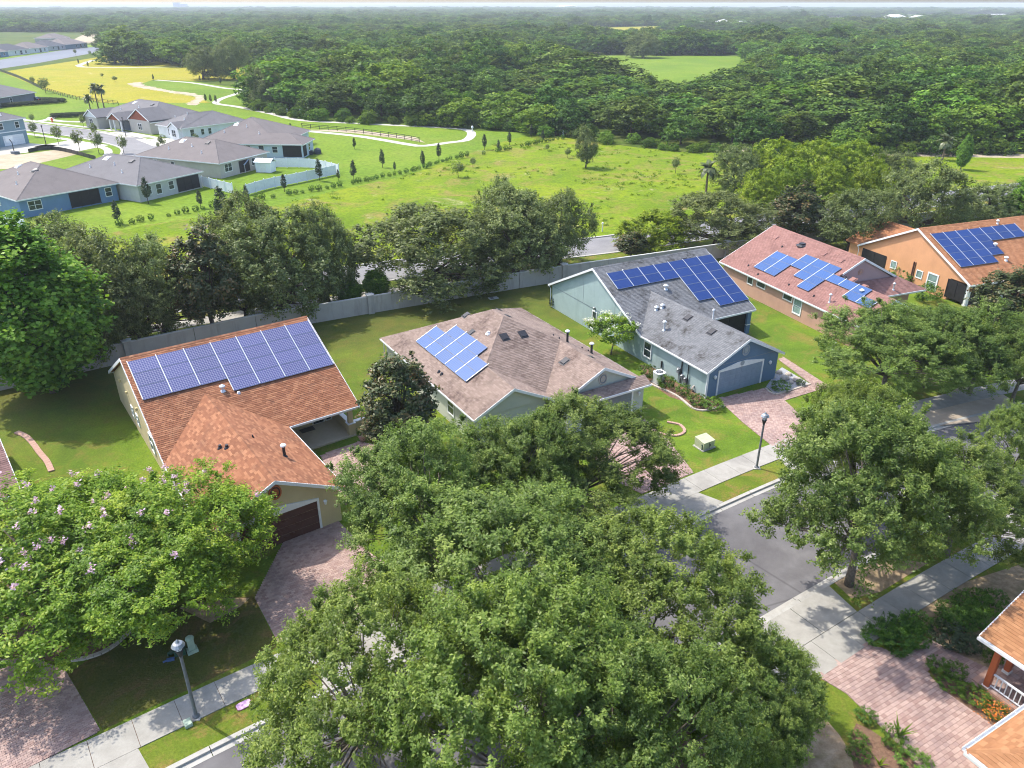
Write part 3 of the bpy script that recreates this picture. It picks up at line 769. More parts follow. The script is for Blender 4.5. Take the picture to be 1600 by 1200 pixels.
def gable_house(name, label, loc, hd, mats, W, wing, wd, depth, ze=2.6, pitch=0.5, porch='right', wing_x0=0.0, porch_d=3.0, v0=0.0):
    """main gable with its ridge along the street and a lower garage wing towards the street"""
    h = House(name, label, 'house', loc, hd, mats)
    x0, x1 = wing_x0, wing_x0 + wing; yb = wd + depth; yr = wd + depth / 2; zr = ze + pitch * depth / 2
    xw = (x0 + x1) / 2; zw = ze + pitch * wing / 2; yv = wd + wing / 2
    h.zf_front = lambda x, y: ze + pitch * (y - wd)
    h.zf_back = lambda x, y: ze + pitch * (yb - y)
    h.zf_wl = lambda x, y: ze + pitch * (x - x0)
    h.zf_wr = lambda x, y: ze + pitch * (x1 - x)
    # roof
    front = [(0, wd, ze)] if x0 > 0.01 else []
    front += [(x0, wd, ze), (xw, yv, zw), (x1, wd, ze), (W, wd, ze), (W, yr, zr), (0, yr, zr)]
    if x0 <= 0.01: front = [(0, wd, ze)] + [(xw, yv, zw), (x1, wd, ze), (W, wd, ze), (W, yr, zr), (0, yr, zr)]
    h.plane(front)
    h.plane([(0, yb, ze), (W, yb, ze), (W, yr, zr), (0, yr, zr)])
    h.plane([(x0, v0, ze), (x0, wd, ze), (xw, yv, zw), (xw, v0, zw)])
    h.plane([(x1, v0, ze), (xw, v0, zw), (xw, yv, zw), (x1, wd, ze)])
    h.ridge((0, yr, zr), (W, yr, zr)); h.ridge((xw, v0, zw), (xw, yv, zw))
    # boards and gutters
    h.eave((x0, v0, ze), (x0, wd, ze)); h.eave((x1, v0, ze), (x1, wd, ze)); h.eave((x1, wd, ze), (W, wd, ze)); h.eave((0, yb, ze), (W, yb, ze))
    if x0 > 0.01: h.eave((0, wd, ze), (x0, wd, ze))
    for x in (0, W): h.rake((x, wd, ze), (x, yr, zr)); h.rake((x, yb, ze), (x, yr, zr))
    h.rake((x0, v0, ze), (xw, v0, zw)); h.rake((x1, v0, ze), (xw, v0, zw))
    # walls
    a, b = 0.30, W - 0.30; zt = ze - 0.10
    if porch == 'right':
        foot = [(x0 + 0.35, v0 + 0.35), (x1 - 0.35, v0 + 0.35), (x1 - 0.35, wd + porch_d), (b, wd + porch_d), (b, yb - 0.4), (a, yb - 0.4)]
        if x0 > 0.01: foot += [(a, wd + 0.4), (x0 + 0.35, wd + 0.4)]
    elif porch == 'left':
        foot = [(x0 + 0.35, v0 + 0.35), (x1 - 0.35, v0 + 0.35), (b, wd + 0.4), (b, yb - 0.4), (a, yb - 0.4), (a, wd + porch_d), (x0 + 0.35, wd + porch_d)]
    h.walls(foot, -0.1, zt)
    k = 0.17
    for x, t in ((a, 0.2), (b - 0.2, 0.2)):
        h.gable_x(x, t, [(wd + 0.35, zt), (yb - 0.35, zt), (yr, zr - k)])
    h.gable_y(v0 + 0.35, 0.2, [(x0 + 0.35, zt), (x1 - 0.35, zt), (xw, zw - k)])
    h.soffit = MB(); h.soffit.box(0.33, W - 0.33, wd + 0.02, yb - 0.02, zt + 0.002, zt + 0.03); h.soffit.box(x0 + 0.02, x1 - 0.02, v0 + 0.37, wd + 0.02, zt + 0.004, zt + 0.034)
    h.soffit.build('soffit', M['white'], h.root)
    h.dim = dict(W=W, x0=x0, x1=x1, yb=yb, yr=yr, zr=zr, xw=xw, zw=zw, yv=yv, wd=wd, v0=v0)
    return h
def dedupe(pts):
    out = []
    for p in pts:
        if not out or (Vector(p) - Vector(out[-1])).length > 1e-3: out.append(p)
    if (Vector(out[0]) - Vector(out[-1])).length < 1e-3: out.pop()
    return out
_plane = House.plane
House.plane = lambda s, pts, *a, **k: _plane(s, dedupe(pts), *a, **k)

# ------------------------------------------------------------------ paints of the houses
M['sh_orange'] = mat_shingle('orange_brown_shingles', (0.155, 0.062, 0.032), (0.25, 0.105, 0.055), (0.43, 0.215, 0.115), (0.12, 0.062, 0.04), 0.45)
M['sh_taupe'] = mat_shingle('pinkish_taupe_shingles', (0.165, 0.120, 0.098), (0.23, 0.172, 0.143), (0.31, 0.238, 0.20), (0.085, 0.055, 0.047), 0.85)
M['sh_grey'] = mat_shingle('grey_shingles', (0.115, 0.118, 0.125), (0.148, 0.152, 0.160), (0.19, 0.195, 0.203), (0.042, 0.039, 0.035), 1.0)
M['sh_rose'] = mat_shingle('rose_shingles', (0.205, 0.105, 0.090), (0.255, 0.135, 0.115), (0.31, 0.17, 0.145), (0.13, 0.065, 0.057), 0.6)
M['sh_terra'] = mat_shingle('terracotta_shingles', (0.24, 0.105, 0.050), (0.33, 0.15, 0.072), (0.43, 0.215, 0.11), (0.19, 0.075, 0.036), 0.5)
M['sh_tan'] = mat_shingle('tan_orange_shingles', (0.215, 0.095, 0.044), (0.31, 0.15, 0.07), (0.42, 0.22, 0.11), (0.17, 0.085, 0.045), 0.5)
M['sh_umber'] = mat_shingle('grey_brown_shingles', (0.13, 0.115, 0.11), (0.165, 0.145, 0.14), (0.20, 0.18, 0.175), (0.10, 0.085, 0.08), 0.35)
M['sh_slate'] = mat_shingle('slate_grey_shingles', (0.12, 0.115, 0.12), (0.15, 0.145, 0.15), (0.185, 0.18, 0.185), (0.085, 0.08, 0.08), 0.35)
def house_mats(wall, roof, fascia='white'):
    return dict(wall=wall, roof=M[roof], deck=M[roof], cap=M[roof], fascia=M[fascia])
M['w_cream'] = mat_stucco('cream_stucco', (0.56, 0.46, 0.27), 0.18)
M['w_sage'] = mat_stucco('pale_sage_stucco', (0.50, 0.51, 0.44), 0.18)
M['w_teal'] = mat_stucco('pale_teal_stucco', (0.33, 0.425, 0.415), 0.34)
M['w_blue'] = mat_stucco('slate_blue_stucco', (0.125, 0.20, 0.295), 0.12)
M['w_rose'] = mat_stucco('dusty_rose_stucco', (0.47, 0.285, 0.21), 0.18)
M['w_mauve'] = mat_stucco('mauve_stucco', (0.40, 0.28, 0.28), 0.15)
M['w_peach'] = mat_stucco('peach_stucco', (0.62, 0.32, 0.165), 0.15)
M['d_brown'] = mat_plain('brown_garage_door', (0.085, 0.038, 0.030), 0.45, 0.12, 2)
M['d_blue'] = mat_plain('blue_grey_garage_door', (0.22, 0.285, 0.36), 0.45, 0.08, 2)
M['d_grey'] = mat_plain('grey_garage_door', (0.20, 0.22, 0.24), 0.45, 0.08, 2)
M['col_red'] = mat_plain('brick_red_paint', (0.42, 0.115, 0.045), 0.5, 0.08, 3)

# ------------------------------------------------------------------ the cream house with the orange-brown roof (left)
a36 = R(36); loc1 = (-17.68, 35.81)
h = gable_house('house', 'cream house with an orange-brown shingle roof and a brown garage door beside the pink-flowered tree', loc1, 36, house_mats(M['w_cream'], 'sh_orange'), 14.2, 8.6, 9.2, 17.8, porch='right', porch_d=3.6, v0=-0.35)
d = h.dim; h1 = h
Wf = h.frame((d['x0'] + 0.35, d['v0'] + 0.35), (d['x1'] - 0.35, d['v0'] + 0.35))
h.garage(Wf, 3.95, 4.9, 2.15, M['d_brown'], arch=True)
h.oval(Wf, 3.95, 3.75, 0.40, 0.52, 'col_red', 'd_brown')
h.lamp(Wf, 1.0, 1.9); h.lamp(Wf, 6.9, 1.9)
Wl = h.frame((0.3, d['yb'] - 0.4), (0.3, d['v0'] + 0.35))
for x, z, w, hh in ((6.2, 1.25, 0.55, 0.75), (7.9, 1.25, 0.55, 0.75), (12.2, 0.95, 0.9, 1.3), (21.0, 1.0, 0.9, 1.3)): h.window(Wl, x, w, z, hh)
mb = MB()
for x, z in ((3.5, 3.1), (5.6, 2.9), (8.9, 2.9)): mb.box(x - 0.09, x + 0.09, -0.01, 0.16, z, z + 0.2, 0, Wl); mb.build('wall_vent', h.m['wall'], h.root); mb = MB()
# porch: floor, half wall, column with plinth, bay window and door
pf = MB(); pf.prism([(d['x1'] - 0.3, d['wd'] + 0.2), (13.9, d['wd'] + 0.2), (13.9, d['wd'] + 3.6 - 0.02), (d['x1'] - 0.3, d['wd'] + 3.6 - 0.02)], -0.05, 0.12); pf.build('porch_floor', M['porch_tile'], h.root)
mb = MB(); mb.box(13.45, 13.75, d['wd'] + 0.8, d['wd'] + 3.58, 0.12, 1.0); mb.box(13.78, 17.0, d['wd'] + 0.62, d['wd'] + 0.88, -0.05, 0.95); mb.build('porch_half_wall', h.m['wall'], h.root)
mb = MB(); mb.box(13.42, 13.78, d['wd'] + 0.85, d['wd'] + 3.56, 1.0, 1.06); mb.box(13.80, 17.02, d['wd'] + 0.58, d['wd'] + 0.92, 0.95, 1.02); mb.build('wall_cap', M['white'], h.root)
mb = MB(); mb.box(13.28, 13.84, d['wd'] + 0.28, d['wd'] + 0.80, 0.0, 1.05, 0); mb.box(13.38, 13.74, d['wd'] + 0.38, d['wd'] + 0.70, 1.11, 2.48, 0)
mb.box(13.24, 13.88, d['wd'] + 0.24, d['wd'] + 0.84, 1.05, 1.11, 1); mb.box(13.32, 13.8, d['wd'] + 0.32, d['wd'] + 0.76, 2.36, 2.47, 1)
mb.build('porch_column', [h.m['wall'], M['white']], h.root)
Wp = h.frame((d['x1'] - 0.35, d['wd'] + 3.6), (13.9, d['wd'] + 3.6))
h.window(Wp, 3.9, 0.85, 0.14, 2.0, 0, 3, 'glass', 0.10, 'front_door'); h.window(Wp, 4.75, 0.4, 0.2, 1.9, 0, 2, 'glass', 0.06)
Ws = h.frame((d['x1'] - 0.35, d['wd'] + 0.3), (d['x1'] - 0.35, d['wd'] + 3.6))
bay = MB(); bx = d['x1'] - 0.35; by = d['wd'] + 1.0
foot = [(bx + 0.003, by), (bx + 0.55, by + 0.45), (bx + 0.55, by + 1.75), (bx + 0.003, by + 2.2)]
bay.prism(foot, 0.125, 0.55); bay.build('bay_wall', h.m['wall'], h.root); bay = MB(); bay.prism(foot, 2.25, 2.49); bay.build('bay_header', h.m['wall'], h.root)
for p, q in zip(foot[:-1], foot[1:]):
    Wb = h.frame(p, q); L = (Vector(q) - Vector(p)).length
    h.window(Wb, L / 2, L - 0.24, 0.68, 1.45, 0, 1, 'glass', 0.10, 'bay_window')
mb = MB(); mb.box(bx + 2.2, bx + 3.3, d['wd'] + 2.75, d['wd'] + 3.4, 0.124, 0.145); mt_ = mb.build('door_mat', M['black'], None, (loc1[0], loc1[1], 0), a36); setp(mt_, 'black door mat on the cream porch floor in front of the door', 'door mat')
for x, y in ((10.6, 13.6), (9.95, 13.9)): pass
h.pipe(6.3, 3.6, h.zf_wr, 0.75, 0.10, 'black', True, 'white'); h.pipe(3.1, 6.4, h.zf_wl, 0.22, 0.10, 'black', False); h.pipe(3.4, 5.9, h.zf_wl, 0.22, 0.10, 'black', False)
h.pipe(5.2, 6.2, h.zf_wr, 0.2, 0.05, 'black', False); h.pipe(5.55, 13.4, h.zf_front, 0.3, 0.11, 'alu', True); h.pipe(6.5, 12.9, h.zf_front, 0.12, 0.08, 'white', False)
h.done()
solar('wide array of white-gridded panels on the orange-brown roof of the cream house', h.root, h.zf_front, [[0, 1, 2], [0, 1, 2], [0, 1, 2], [0, 1, 2, 3], [0, 1, 2, 3], [0, 1, 2, 3], [0, 1, 2, 3]], 0.35, 1.96, 17.55, -1.12, 'y', M['solar_g'], lift=0.13, gap=0.03)

# ------------------------------------------------------------------ the pale teal house with the grey roof
h = gable_house('house', 'pale teal house with a stained grey shingle roof and a blue-grey garage front', (16.2, 57.3), 28.6, house_mats(M['w_teal'], 'sh_grey'), 14.3, 8.75, 9.1, 16.5, porch='right', porch_d=2.6, v0=0.0)
d = h.dim; h3 = h
Wf = h.frame((0.35, 0.35), (8.4, 0.35))
mb = MB(); n = [(0.36, -0.09), (8.39, -0.09), (8.39, 2.5), (d['xw'], d['zw'] - 0.17), (0.36, 2.5)]
h.gable_y(0.345, 0.005, n, mb); mb.build('garage_front', M['w_blue'], h.root)
h.garage(Wf, 3.75, 4.9, 2.15, M['d_blue'])
h.oval(Wf, 4.02, 3.62, 0.42, 0.52, 'grey_paint', 'd_blue')
mb = MB(); c = Wf @ Vector((3.75, 0.075, 2.50)); k = len(mb.v)
for j in range(14): th = 2 * math.pi * j / 14; mb.v.append((c.x + 0.24 * math.cos(th), c.y - 0.01, c.z + 0.24 * math.sin(th)))
mb.face([k + j for j in range(14)]); mb.box(c.x - 0.13, c.x + 0.13, c.y - 0.02, c.y - 0.005, c.z - 0.42, c.z - 0.30); mb.build('number_plaque', M['grey_paint'], h.root)
h.lamp(Wf, 0.75, 1.85); h.lamp(Wf, 7.05, 1.85)
mb = MB(); mb.box(0.28, 0.48, 0.28, 0.36, 0.0, 2.5); mb.build('corner_board', M['white'], h.root)
mb = MB(); mb.box(0.36, 8.39, 0.330, 0.345, 2.78, 2.81); mb.build('control_joint', M['d_grey'], h.root)
Wl = h.frame((0.3, d['yb'] - 0.4), (0.3, 0.35))
for x, w, hh in ((8.2, 0.62, 0.85), (10.4, 0.95, 0.55)): h.window(Wl, x, w, 1.35, hh, 0, 0)
h.window(Wl, 16.9, 0.95, 0.75, 1.35, 0, 1)
for x in (8.0, 9.9, 15.3):
    mb = MB(); c = Wl @ Vector((x + 0.2, 0.10, 2.55)); mb.lathe([(0.09, -0.10), (0.11, 0), (0.11, 0.14), (0.04, 0.2)], 8, 0, c); mb.box(x + 0.1, x + 0.3, -0.01, 0.06, 2.45, 2.7, 0, Wl); mb.build('wall_vent', M['steel'], h.root)
mb = MB(); L = d['yb'] - 0.75
mb.box(0.1, L - 9.0, 0.0, 0.012, 2.44, 2.47, 0, Wl); mb.box(6.0, 6.03, 0.0, 0.012, 2.5, 5.0, 0, Wl); mb.box(11.5, 11.53, 0.0, 0.012, 2.5, 4.8, 0, Wl); mb.build('control_joint', M['d_grey'], h.root)
h.downspout(0.05, d['yb'] - 0.15, 2.45, 'white', 0.12, -0.12); h.downspout(0.12, 2.6, 2.45, 'black', 0.12, 0.0)
# meters on the garage side wall
for x, z, s_ in ((21.4, 0.95, 0.34), (21.95, 0.65, 0.26), (22.4, 0.5, 0.30)):
    mb = MB(); mb.box(x - s_ / 2, x + s_ / 2, -0.01, 0.16, z, z + s_ * 1.5, 0, Wl); mb.lathe([(0.11, 0), (0.12, 0.08), (0.04, 0.13)], 10, 0, Wl @ Vector((x, 0.16, z + s_))); mb.box(x - 0.02, x + 0.02, 0.0, 0.05, 0.0, z, 0, Wl)
    mb.build('utility_meter', M['steel'], h.root)
mb = MB(); mb.box(21.65, 21.75, 0.0, 0.06, 0.1, 2.4, 0, Wl); mb.box(19.0, 19.1, 0.0, 0.10, 0.5, 1.15, 0, Wl); mb.build('conduit', M['black'], h.root)
# screened porch on the right
pf = MB(); pf.prism([(8.45, 9.4), (13.95, 9.4), (13.95, 11.65), (8.45, 11.65)], -0.05, 0.1); pf.build('porch_floor', M['porch_tile'], h.root)
mb = MB(); mb.box(13.45, 13.95, 9.25, 9.65, 0.0, 2.48); mb.build('porch_column', M['w_blue'], h.root)
mb = MB(); mb.box(13.42, 13.98, 9.22, 9.68, 0.95, 1.03); mb.build('column_band', M['white'], h.root)
mb = MB(); mb.box(9.4, 13.44, 9.48, 9.50, 0.06, 2.48)
for x in (9.42, 11.3, 13.38): mb.box(x - 0.05, x + 0.05, 9.44, 9.475, 0.05, 2.47)
mb.box(9.38, 13.43, 9.44, 9.474, 1.0, 1.06); mb.build('porch_screen', M['bronze'], h.root)
mb = MB(); mb.box(13.68, 13.70, 9.66, 11.7, 0.06, 2.48); mb.build('porch_screen', M['bronze'], h.root)
Wp = h.frame((8.4, 9.3), (9.4, 9.3)); mb = MB(); mb.box(8.42, 9.38, 9.46, 9.56, 0.0, 2.48); mb.build('porch_panel', M['white'], h.root)
h.vent_box(2.0, 15.9, h.zf_front, 'black', 0.6); h.vent_box(10.9, 16.2, h.zf_front, 'black', 0.6)
h.vent_box(3.55, 7.0, h.zf_wl, 'black', 0.62, 0.12); h.vent_box(3.35, 3.6, h.zf_wl, 'black', 0.62, 0.12)
h.pipe(2.9, 10.7, h.zf_wl, 0.22, 0.11, 'alu', True); h.pipe(3.35, 10.4, h.zf_wl, 0.22, 0.11, 'alu', True); h.pipe(1.5, 7.7, h.zf_wl, 0.75, 0.10, 'alu', True)
h.pipe(6.1, 13.4, h.zf_front, 0.3, 0.13, 'alu', True); h.pipe(2.9, 16.3, h.zf_front, 0.25, 0.05, 'white', False); h.pipe(6.5, 6.9, h.zf_wr, 0.85, 0.06, 'white', True)
h.done()
solar('stepped array of dark blue panels on the grey roof of the pale teal house', h.root, h.zf_front, [[0, 1], [0, 1], [0, 1], [0, 1], [0, 1, 2, 3, 4], [0, 1, 2, 3, 4, 5], [0, 1, 2, 3, 4, 5]], 0.95, 1.9, 16.35, -1.02, 'y', M['solar_n'], lift=0.13, gap=0.035)

# ------------------------------------------------------------------ the pale sage house with the hipped taupe roof
a31 = R(31); U = Vector((math.cos(a31), math.sin(a31), 0))
loc2 = Vector((11.2, 55.3, 0)) - U * 15.1
h = House('house', 'pale sage house with a hipped pinkish taupe roof behind the big street oaks', 'house', loc2, 31, house_mats(M['w_sage'], 'sh_taupe')); h2 = h
ze = 2.6; p5 = 0.5; za = ze + p5 * 7.55
h.zf_l = lambda x, y: ze + p5 * x
h.zf_r = lambda x, y: ze + p5 * (15.1 - x)
h.zf_f = lambda x, y: ze + p5 * (y - 3.0)
h.zf_wl = lambda x, y: ze + p5 * (x - 6.9)
A, B = (7.55, 10.55, za), (7.55, 12.45, za)
xg, zg = 11.0, ze + p5 * 4.1; xl, zl = 3.45, ze + p5 * 3.45
vy = 3.0 + 4.1; vl = 3.0 + 3.45
h.plane([(0, 2.0, ze), (xl, 2.0, zl), (xl, vl, zl), A, B, (0, 20, ze)])
h.plane([(0, 20, ze), B, (15.1, 20, ze)])
h.plane([(15.1, 0.9, ze), (15.1, 20, ze), B, A, (xg, vy, zg), (xg, 0.9, zg)])
h.plane([A, (xl, vl, zl), (6.9, 3.0, ze), (xg, vy, zg)])
h.plane([(6.9, 0.9, ze), (6.9, 3.0, ze), (xg, vy, zg), (xg, 0.9, zg)][::-1])
h.plane([(6.9, 2.0, ze), (6.9, 3.0, ze), (xl, vl, zl), (xl, 2.0, zl)])
# pent roof under the front gable
h.plane([(6.9, 0.0, ze), (15.1, 0.0, ze), (15.1, 0.92, ze + 0.46), (6.9, 0.92, ze + 0.46)])
h.ridge(A, B); h.ridge(A, (xl, vl, zl)); h.ridge((xl, 2.0, zl), (xl, vl, zl)); h.ridge(A, (xg, vy, zg)); h.ridge((xg, 0.9, zg), (xg, vy, zg)); h.ridge(B, (0, 20, ze)); h.ridge(B, (15.1, 20, ze))
for p, q in (((0, 2, ze), (0, 20, ze)), ((0, 20, ze), (15.1, 20, ze)), ((15.1, 0, ze), (15.1, 20, ze)), ((6.9, 0, ze), (15.1, 0, ze)), ((6.9, 0, ze), (6.9, 3, ze)), ((6.9, 2, ze), (6.9, 3, ze))): h.eave(p, q)
h.rake((6.9, 0.9, ze + .02), (xg, 0.9, zg)); h.rake((15.1, 0.9, ze + .02), (xg, 0.9, zg)); h.rake((0, 2, ze), (xl, 2, zl)); h.rake((6.9, 2, ze), (xl, 2, zl))
h.walls([(0.4, 2.4), (6.5, 2.4), (6.5, 3.4), (7.3, 3.4), (7.3, 0.4), (14.7, 0.4), (14.7, 19.6), (0.4, 19.6)], -0.1, 2.5)
h.gable_y(1.1, 0.15, [(7.75, 2.9), (14.25, 2.9), (xg, zg - 0.17)]); h.gable_y(2.3, 0.15, [(0.4, 2.5), (6.5, 2.5), (xl, zl - 0.17)])
Wf = h.frame((7.3, 0.4), (14.7, 0.4)); h.garage(Wf, 3.7, 4.9, 2.15, M['d_grey'], arch=False); h.lamp(Wf, 6.8, 1.85); h.lamp(Wf, 0.6, 1.85)
Wg = h.frame((7.3, 1.1), (14.7, 1.1)); h.oval(Wg, 3.7, 3.62, 0.42, 0.50, 'stone', 'd_grey')
Wl = h.frame((0.4, 19.6), (0.4, 2.4))
for x in (4.0, 8.0, 13.0): h.window(Wl, x, 1.0, 0.9, 1.3)
h.downspout(0.12, 19.85, 2.45, 'white', 0.1, -0.1)
s_ = MB(); s_.box(0.06, 15.04, 3.0, 19.94, 2.502, 2.53); s_.box(6.96, 15.04, 0.06, 2.98, 2.503, 2.532); s_.build('soffit', M['white'], h.root)
h.vent_box(4.95, 11.6, h.zf_l, 'black', 0.52, 0.09); h.vent_box(5.9, 14.3, h.zf_l, 'black', 0.52, 0.09); h.vent_box(6.5, 8.6, h.zf_f, 'black', 0.6, 0.12); h.vent_box(8.2, 8.45, h.zf_f, 'black', 0.6, 0.12)
h.vent_box(9.75, 4.6, h.zf_wl, 'black', 0.6, 0.1); h.vent_box(8.9, 13.6, h.zf_r, 'black', 0.5, 0.06); h.vent_box(8.6, 11.6, h.zf_r, 'black', 0.5, 0.06); h.vent_box(11.9, 3.9, h.zf_r, 'black', 0.5, 0.06)
h.pipe(12.1, 7.6, h.zf_r, 0.95, 0.10, 'black', True, 'white'); h.pipe(13.2, 5.6, h.zf_r, 0.85, 0.10, 'black', True, 'white'); h.pipe(1.0, 9.8, h.zf_l, 0.16, 0.09, 'black', False); h.pipe(1.0, 9.3, h.zf_l, 0.16, 0.09, 'black', False)
h.pipe(5.7, 9.9, h.zf_l, 0.18, 0.14, 'white', False)
for x, y in ((11.4, 8.7), (11.6, 8.1), (13.1, 6.8), (13.4, 6.3)): h.pipe(x, y, h.zf_r, 0.15, 0.05, 'black', False)
h.done()
solar('bright blue staggered array on the taupe hipped roof of the pale sage house', h.root, h.zf_l, [[0, 1], [0, 1, 2], [0, 1, 2], [0, 1, 2], [0, 1]], 15.6, -1.86, 1.65, 1.02, 'x', M['solar_h'], lift=0.13, gap=0.03)

# ------------------------------------------------------------------ the dusty rose house
loc4 = Vector((24.6, 88.0, 0)); a22 = R(22); V4 = Vector((-math.sin(a22), math.cos(a22), 0)); loc4 = loc4 - V4 * 22.0
h = House('house', 'dusty rose house with a long rose shingle roof half hidden by the corner oak', 'house', loc4, 22, house_mats(M['w_rose'], 'sh_rose')); h4 = h
xr = 7.25; zr = ze + p5 * xr; W4 = 14.5; yg = 7.6; xw, zw = 4.1, ze + p5 * 4.1
h.zf_l = lambda x, y: ze + p5 * x
h.zf_r = lambda x, y: ze + p5 * (W4 - x)
h.zf_f = lambda x, y: ze + p5 * (y - 5.4)
h.plane([(0, 0, ze), (xw, 0, zw), (xw, yg - 0.02, zw), (xr, yg - 0.02, zr), (xr, 22, zr), (0, 22, ze)])
h.plane([(W4, 5.4, ze), (W4, 22, ze), (xr, 22, zr), (xr, yg, zr), (W4 - 2.2, yg, ze + 1.1)])
h.plane([(8.2, 5.4, ze), (W4, 5.4, ze), (W4 - 2.2, yg, ze + 1.1), (6.0, yg, ze + 1.1)])
h.plane([(xw, 0, zw), (8.2, 0, ze), (8.2, 5.4, ze), (6.0, yg, ze + 1.1), (xw, yg, zw)])
h.ridge((xr, yg, zr), (xr, 22, zr)); h.ridge((xw, 0, zw), (xw, yg, zw)); h.ridge((W4, 5.4, ze), (W4 - 2.2, yg, ze + 1.1))
for p, q in (((0, 0, ze), (0, 22, ze)), ((W4, 5.4, ze), (W4, 22, ze)), ((8.2, 5.4, ze), (W4, 5.4, ze)), ((8.2, 0, ze), (8.2, 5.4, ze))): h.eave(p, q)
for x in (0, W4): h.rake((x, 22, ze), (xr, 22, zr))
h.rake((0, 0, ze), (xw, 0, zw)); h.rake((8.2, 0, ze), (xw, 0, zw)); h.rake((xw + 0.5, yg - 0.05, zw + 0.25), (xr, yg - 0.05, zr)); h.rake((W4 - 2.2, yg - 0.05, ze + 1.1), (xr, yg - 0.05, zr))
h.walls([(0.4, 0.4), (7.8, 0.4), (7.8, 7.0), (W4 - 0.4, 7.0), (W4 - 0.4, 21.6), (0.4, 21.6)], -0.1, 2.5)
mb = MB(); h.gable_y(yg + 0.12, 0.15, [(4.4, 4.2), (6.0, 3.55), (W4 - 2.6, 3.55), (xr, zr - 0.17)], mb); mb.build('gable_wall', M['w_mauve'], h.root)
h.gable_y(0.4, 0.15, [(0.4, 2.5), (7.8, 2.5), (xw, zw - .17)]); h.gable_y(21.4, 0.15, [(0.4, 2.5), (W4 - 0.4, 2.5), (xr, zr - .17)])
Wg = h.frame((0, yg + 0.12), (W4, yg + 0.12)); h.oval(Wg, xr - 0.1, 4.75, 0.34, 0.34, 'w_rose', 'w_mauve')
Wl = h.frame((0.4, 21.6), (0.4, 0.4))
h.window(Wl, 5.0, 0.8, 1.5, 0.75, 0, 0); h.window(Wl, 6.9, 1.3, 1.7, 0.5, 0, 0); h.window(Wl, 11.3, 1.3, 1.7, 0.5, 0, 0); h.window(Wl, 12.9, 1.05, 0.75, 1.55, 0, 1, 'glass_pale', 0.12)
s_ = MB(); s_.box(0.06, 8.1, 0.06, 7.0, 2.502, 2.53); s_.box(0.06, W4 - 0.06, 7.02, 21.55, 2.502, 2.53); s_.box(8.12, W4 - 0.06, 5.46, 7.0, 2.503, 2.532); s_.build('soffit', M['white'], h.root)
for x, y in ((5.7, 19.6), (5.9, 12.0), (5.9, 9.4), (4.3, 5.9), (4.0, 4.1)): h.vent_box(x, y, h.zf_l, 'sh_rose', 0.6, 0.12)
h.pipe(6.1, 15.6, h.zf_l, 0.2, 0.35, 'black', False); h.pipe(10.4, 6.0, lambda x, y: ze + 0.5 * (y - 5.4), 0.6, 0.08, 'alu', True); h.pipe(1.0, 5.1, h.zf_l, 0.75, 0.08, 'alu', True); h.pipe(3.4, 3.6, h.zf_l, 0.2, 0.12, 'white', True)
for x, y in ((4.9, 17.4), (4.9, 10.4), (3.9, 8.0), (1.0, 18.0), (0.9, 11.0), (0.9, 7.2), (4.3, 6.8), (0.5, 15.6)): h.pipe(x, y, h.zf_l, 0.16, 0.07, 'black', False)
h.done()
solar('scattered bright blue panels in five groups on the long rose roof', h.root, h.zf_l, [[0, 1, 2], [0, 1, 2], [2, 3], [1, 2, 3], [0, 1, 2, 3], [2], [2], [1, 2], [1]], 17.1, -1.78, 1.05, 1.0, 'x', M['solar_h'], lift=0.13, gap=0.03)

# ------------------------------------------------------------------ the peach house at the far right
a20 = R(20.5); V5 = Vector((-math.sin(a20), math.cos(a20), 0)); loc5 = Vector((43.8, 95.0, 0)) - V5 * (16.8 + 8.5)
h = gable_house('house', 'peach house with a terracotta roof and dark screened porches at the right edge', loc5, 20.5, house_mats(M['w_peach'], 'sh_terra'), 16.6, 8.2, 8.5, 16.8, porch='left', wing_x0=8.4, porch_d=2.8, v0=0.0)
d = h.dim; h5 = h
# rear wing over the lanai
yb = d['yb']; zb = ze + 2.4
h.plane([(4.9, yb - 4.9 + 0.1, ze + 2.45), (4.9 - 4.8, yb + 0.0, ze + 0.05), (4.9 - 4.8, yb + 2.2, ze + 0.05), (4.9, yb + 2.2, ze + 2.45)])
h.plane([(4.9, yb - 4.9 + 0.1, ze + 2.45), (9.7, yb, ze + 0.05), (9.7, yb + 2.2, ze + 0.05), (4.9, yb + 2.2, ze + 2.45)])
h.ridge((4.9, yb - 4.8, ze + 2.45), (4.9, yb + 2.2, ze + 2.45)); h.walls([(0.5, yb - 0.3), (9.3, yb - 0.3), (9.3, yb + 1.8), (0.5, yb + 1.8)], -0.1, 2.48)
Wl = h.frame((0.3, yb - 0.4), (0.3, d['wd'] + 0.4))
def screen(W, x0, x1, z0, z1, posts=1):
    mb = MB(); mb.box(x0, x1, 0.0, 0.03, z0, z1, 0, W)
    for i in range(posts + 2): c = x0 + (x1 - x0) * i / (posts + 1); mb.box(c - 0.05, c + 0.05, 0.03, 0.06, z0, z1, 0, W)
    return mb.build('porch_screen', M['bronze'], h.root)
screen(Wl, 0.35, 4.2, 0.5, 2.35, 1)
h.window(Wl, 5.5, 0.75, 1.3, 0.75, 0, 0, 'glass_pale'); h.window(Wl, 9.4, 0.75, 1.3, 0.75, 0, 0, 'glass_pale'); h.window(Wl, 11.3, 1.2, 0.6, 1.6, 0, 1, 'glass_pale', 0.16)
mb = MB(); mb.box(8.3, 8.42, 0.0, 0.1, 0.2, 2.9, 0, Wl); mb.box(8.55, 8.62, 0.0, 0.07, 0.2, 2.9, 0, Wl); mb.build('conduit', M['d_brown'], h.root)
screen(h.frame((0.32, d['wd'] + 3.1), (0.32, d['wd'] + 0.7)), 0.05, 2.4, 0.3, 2.4, 1)
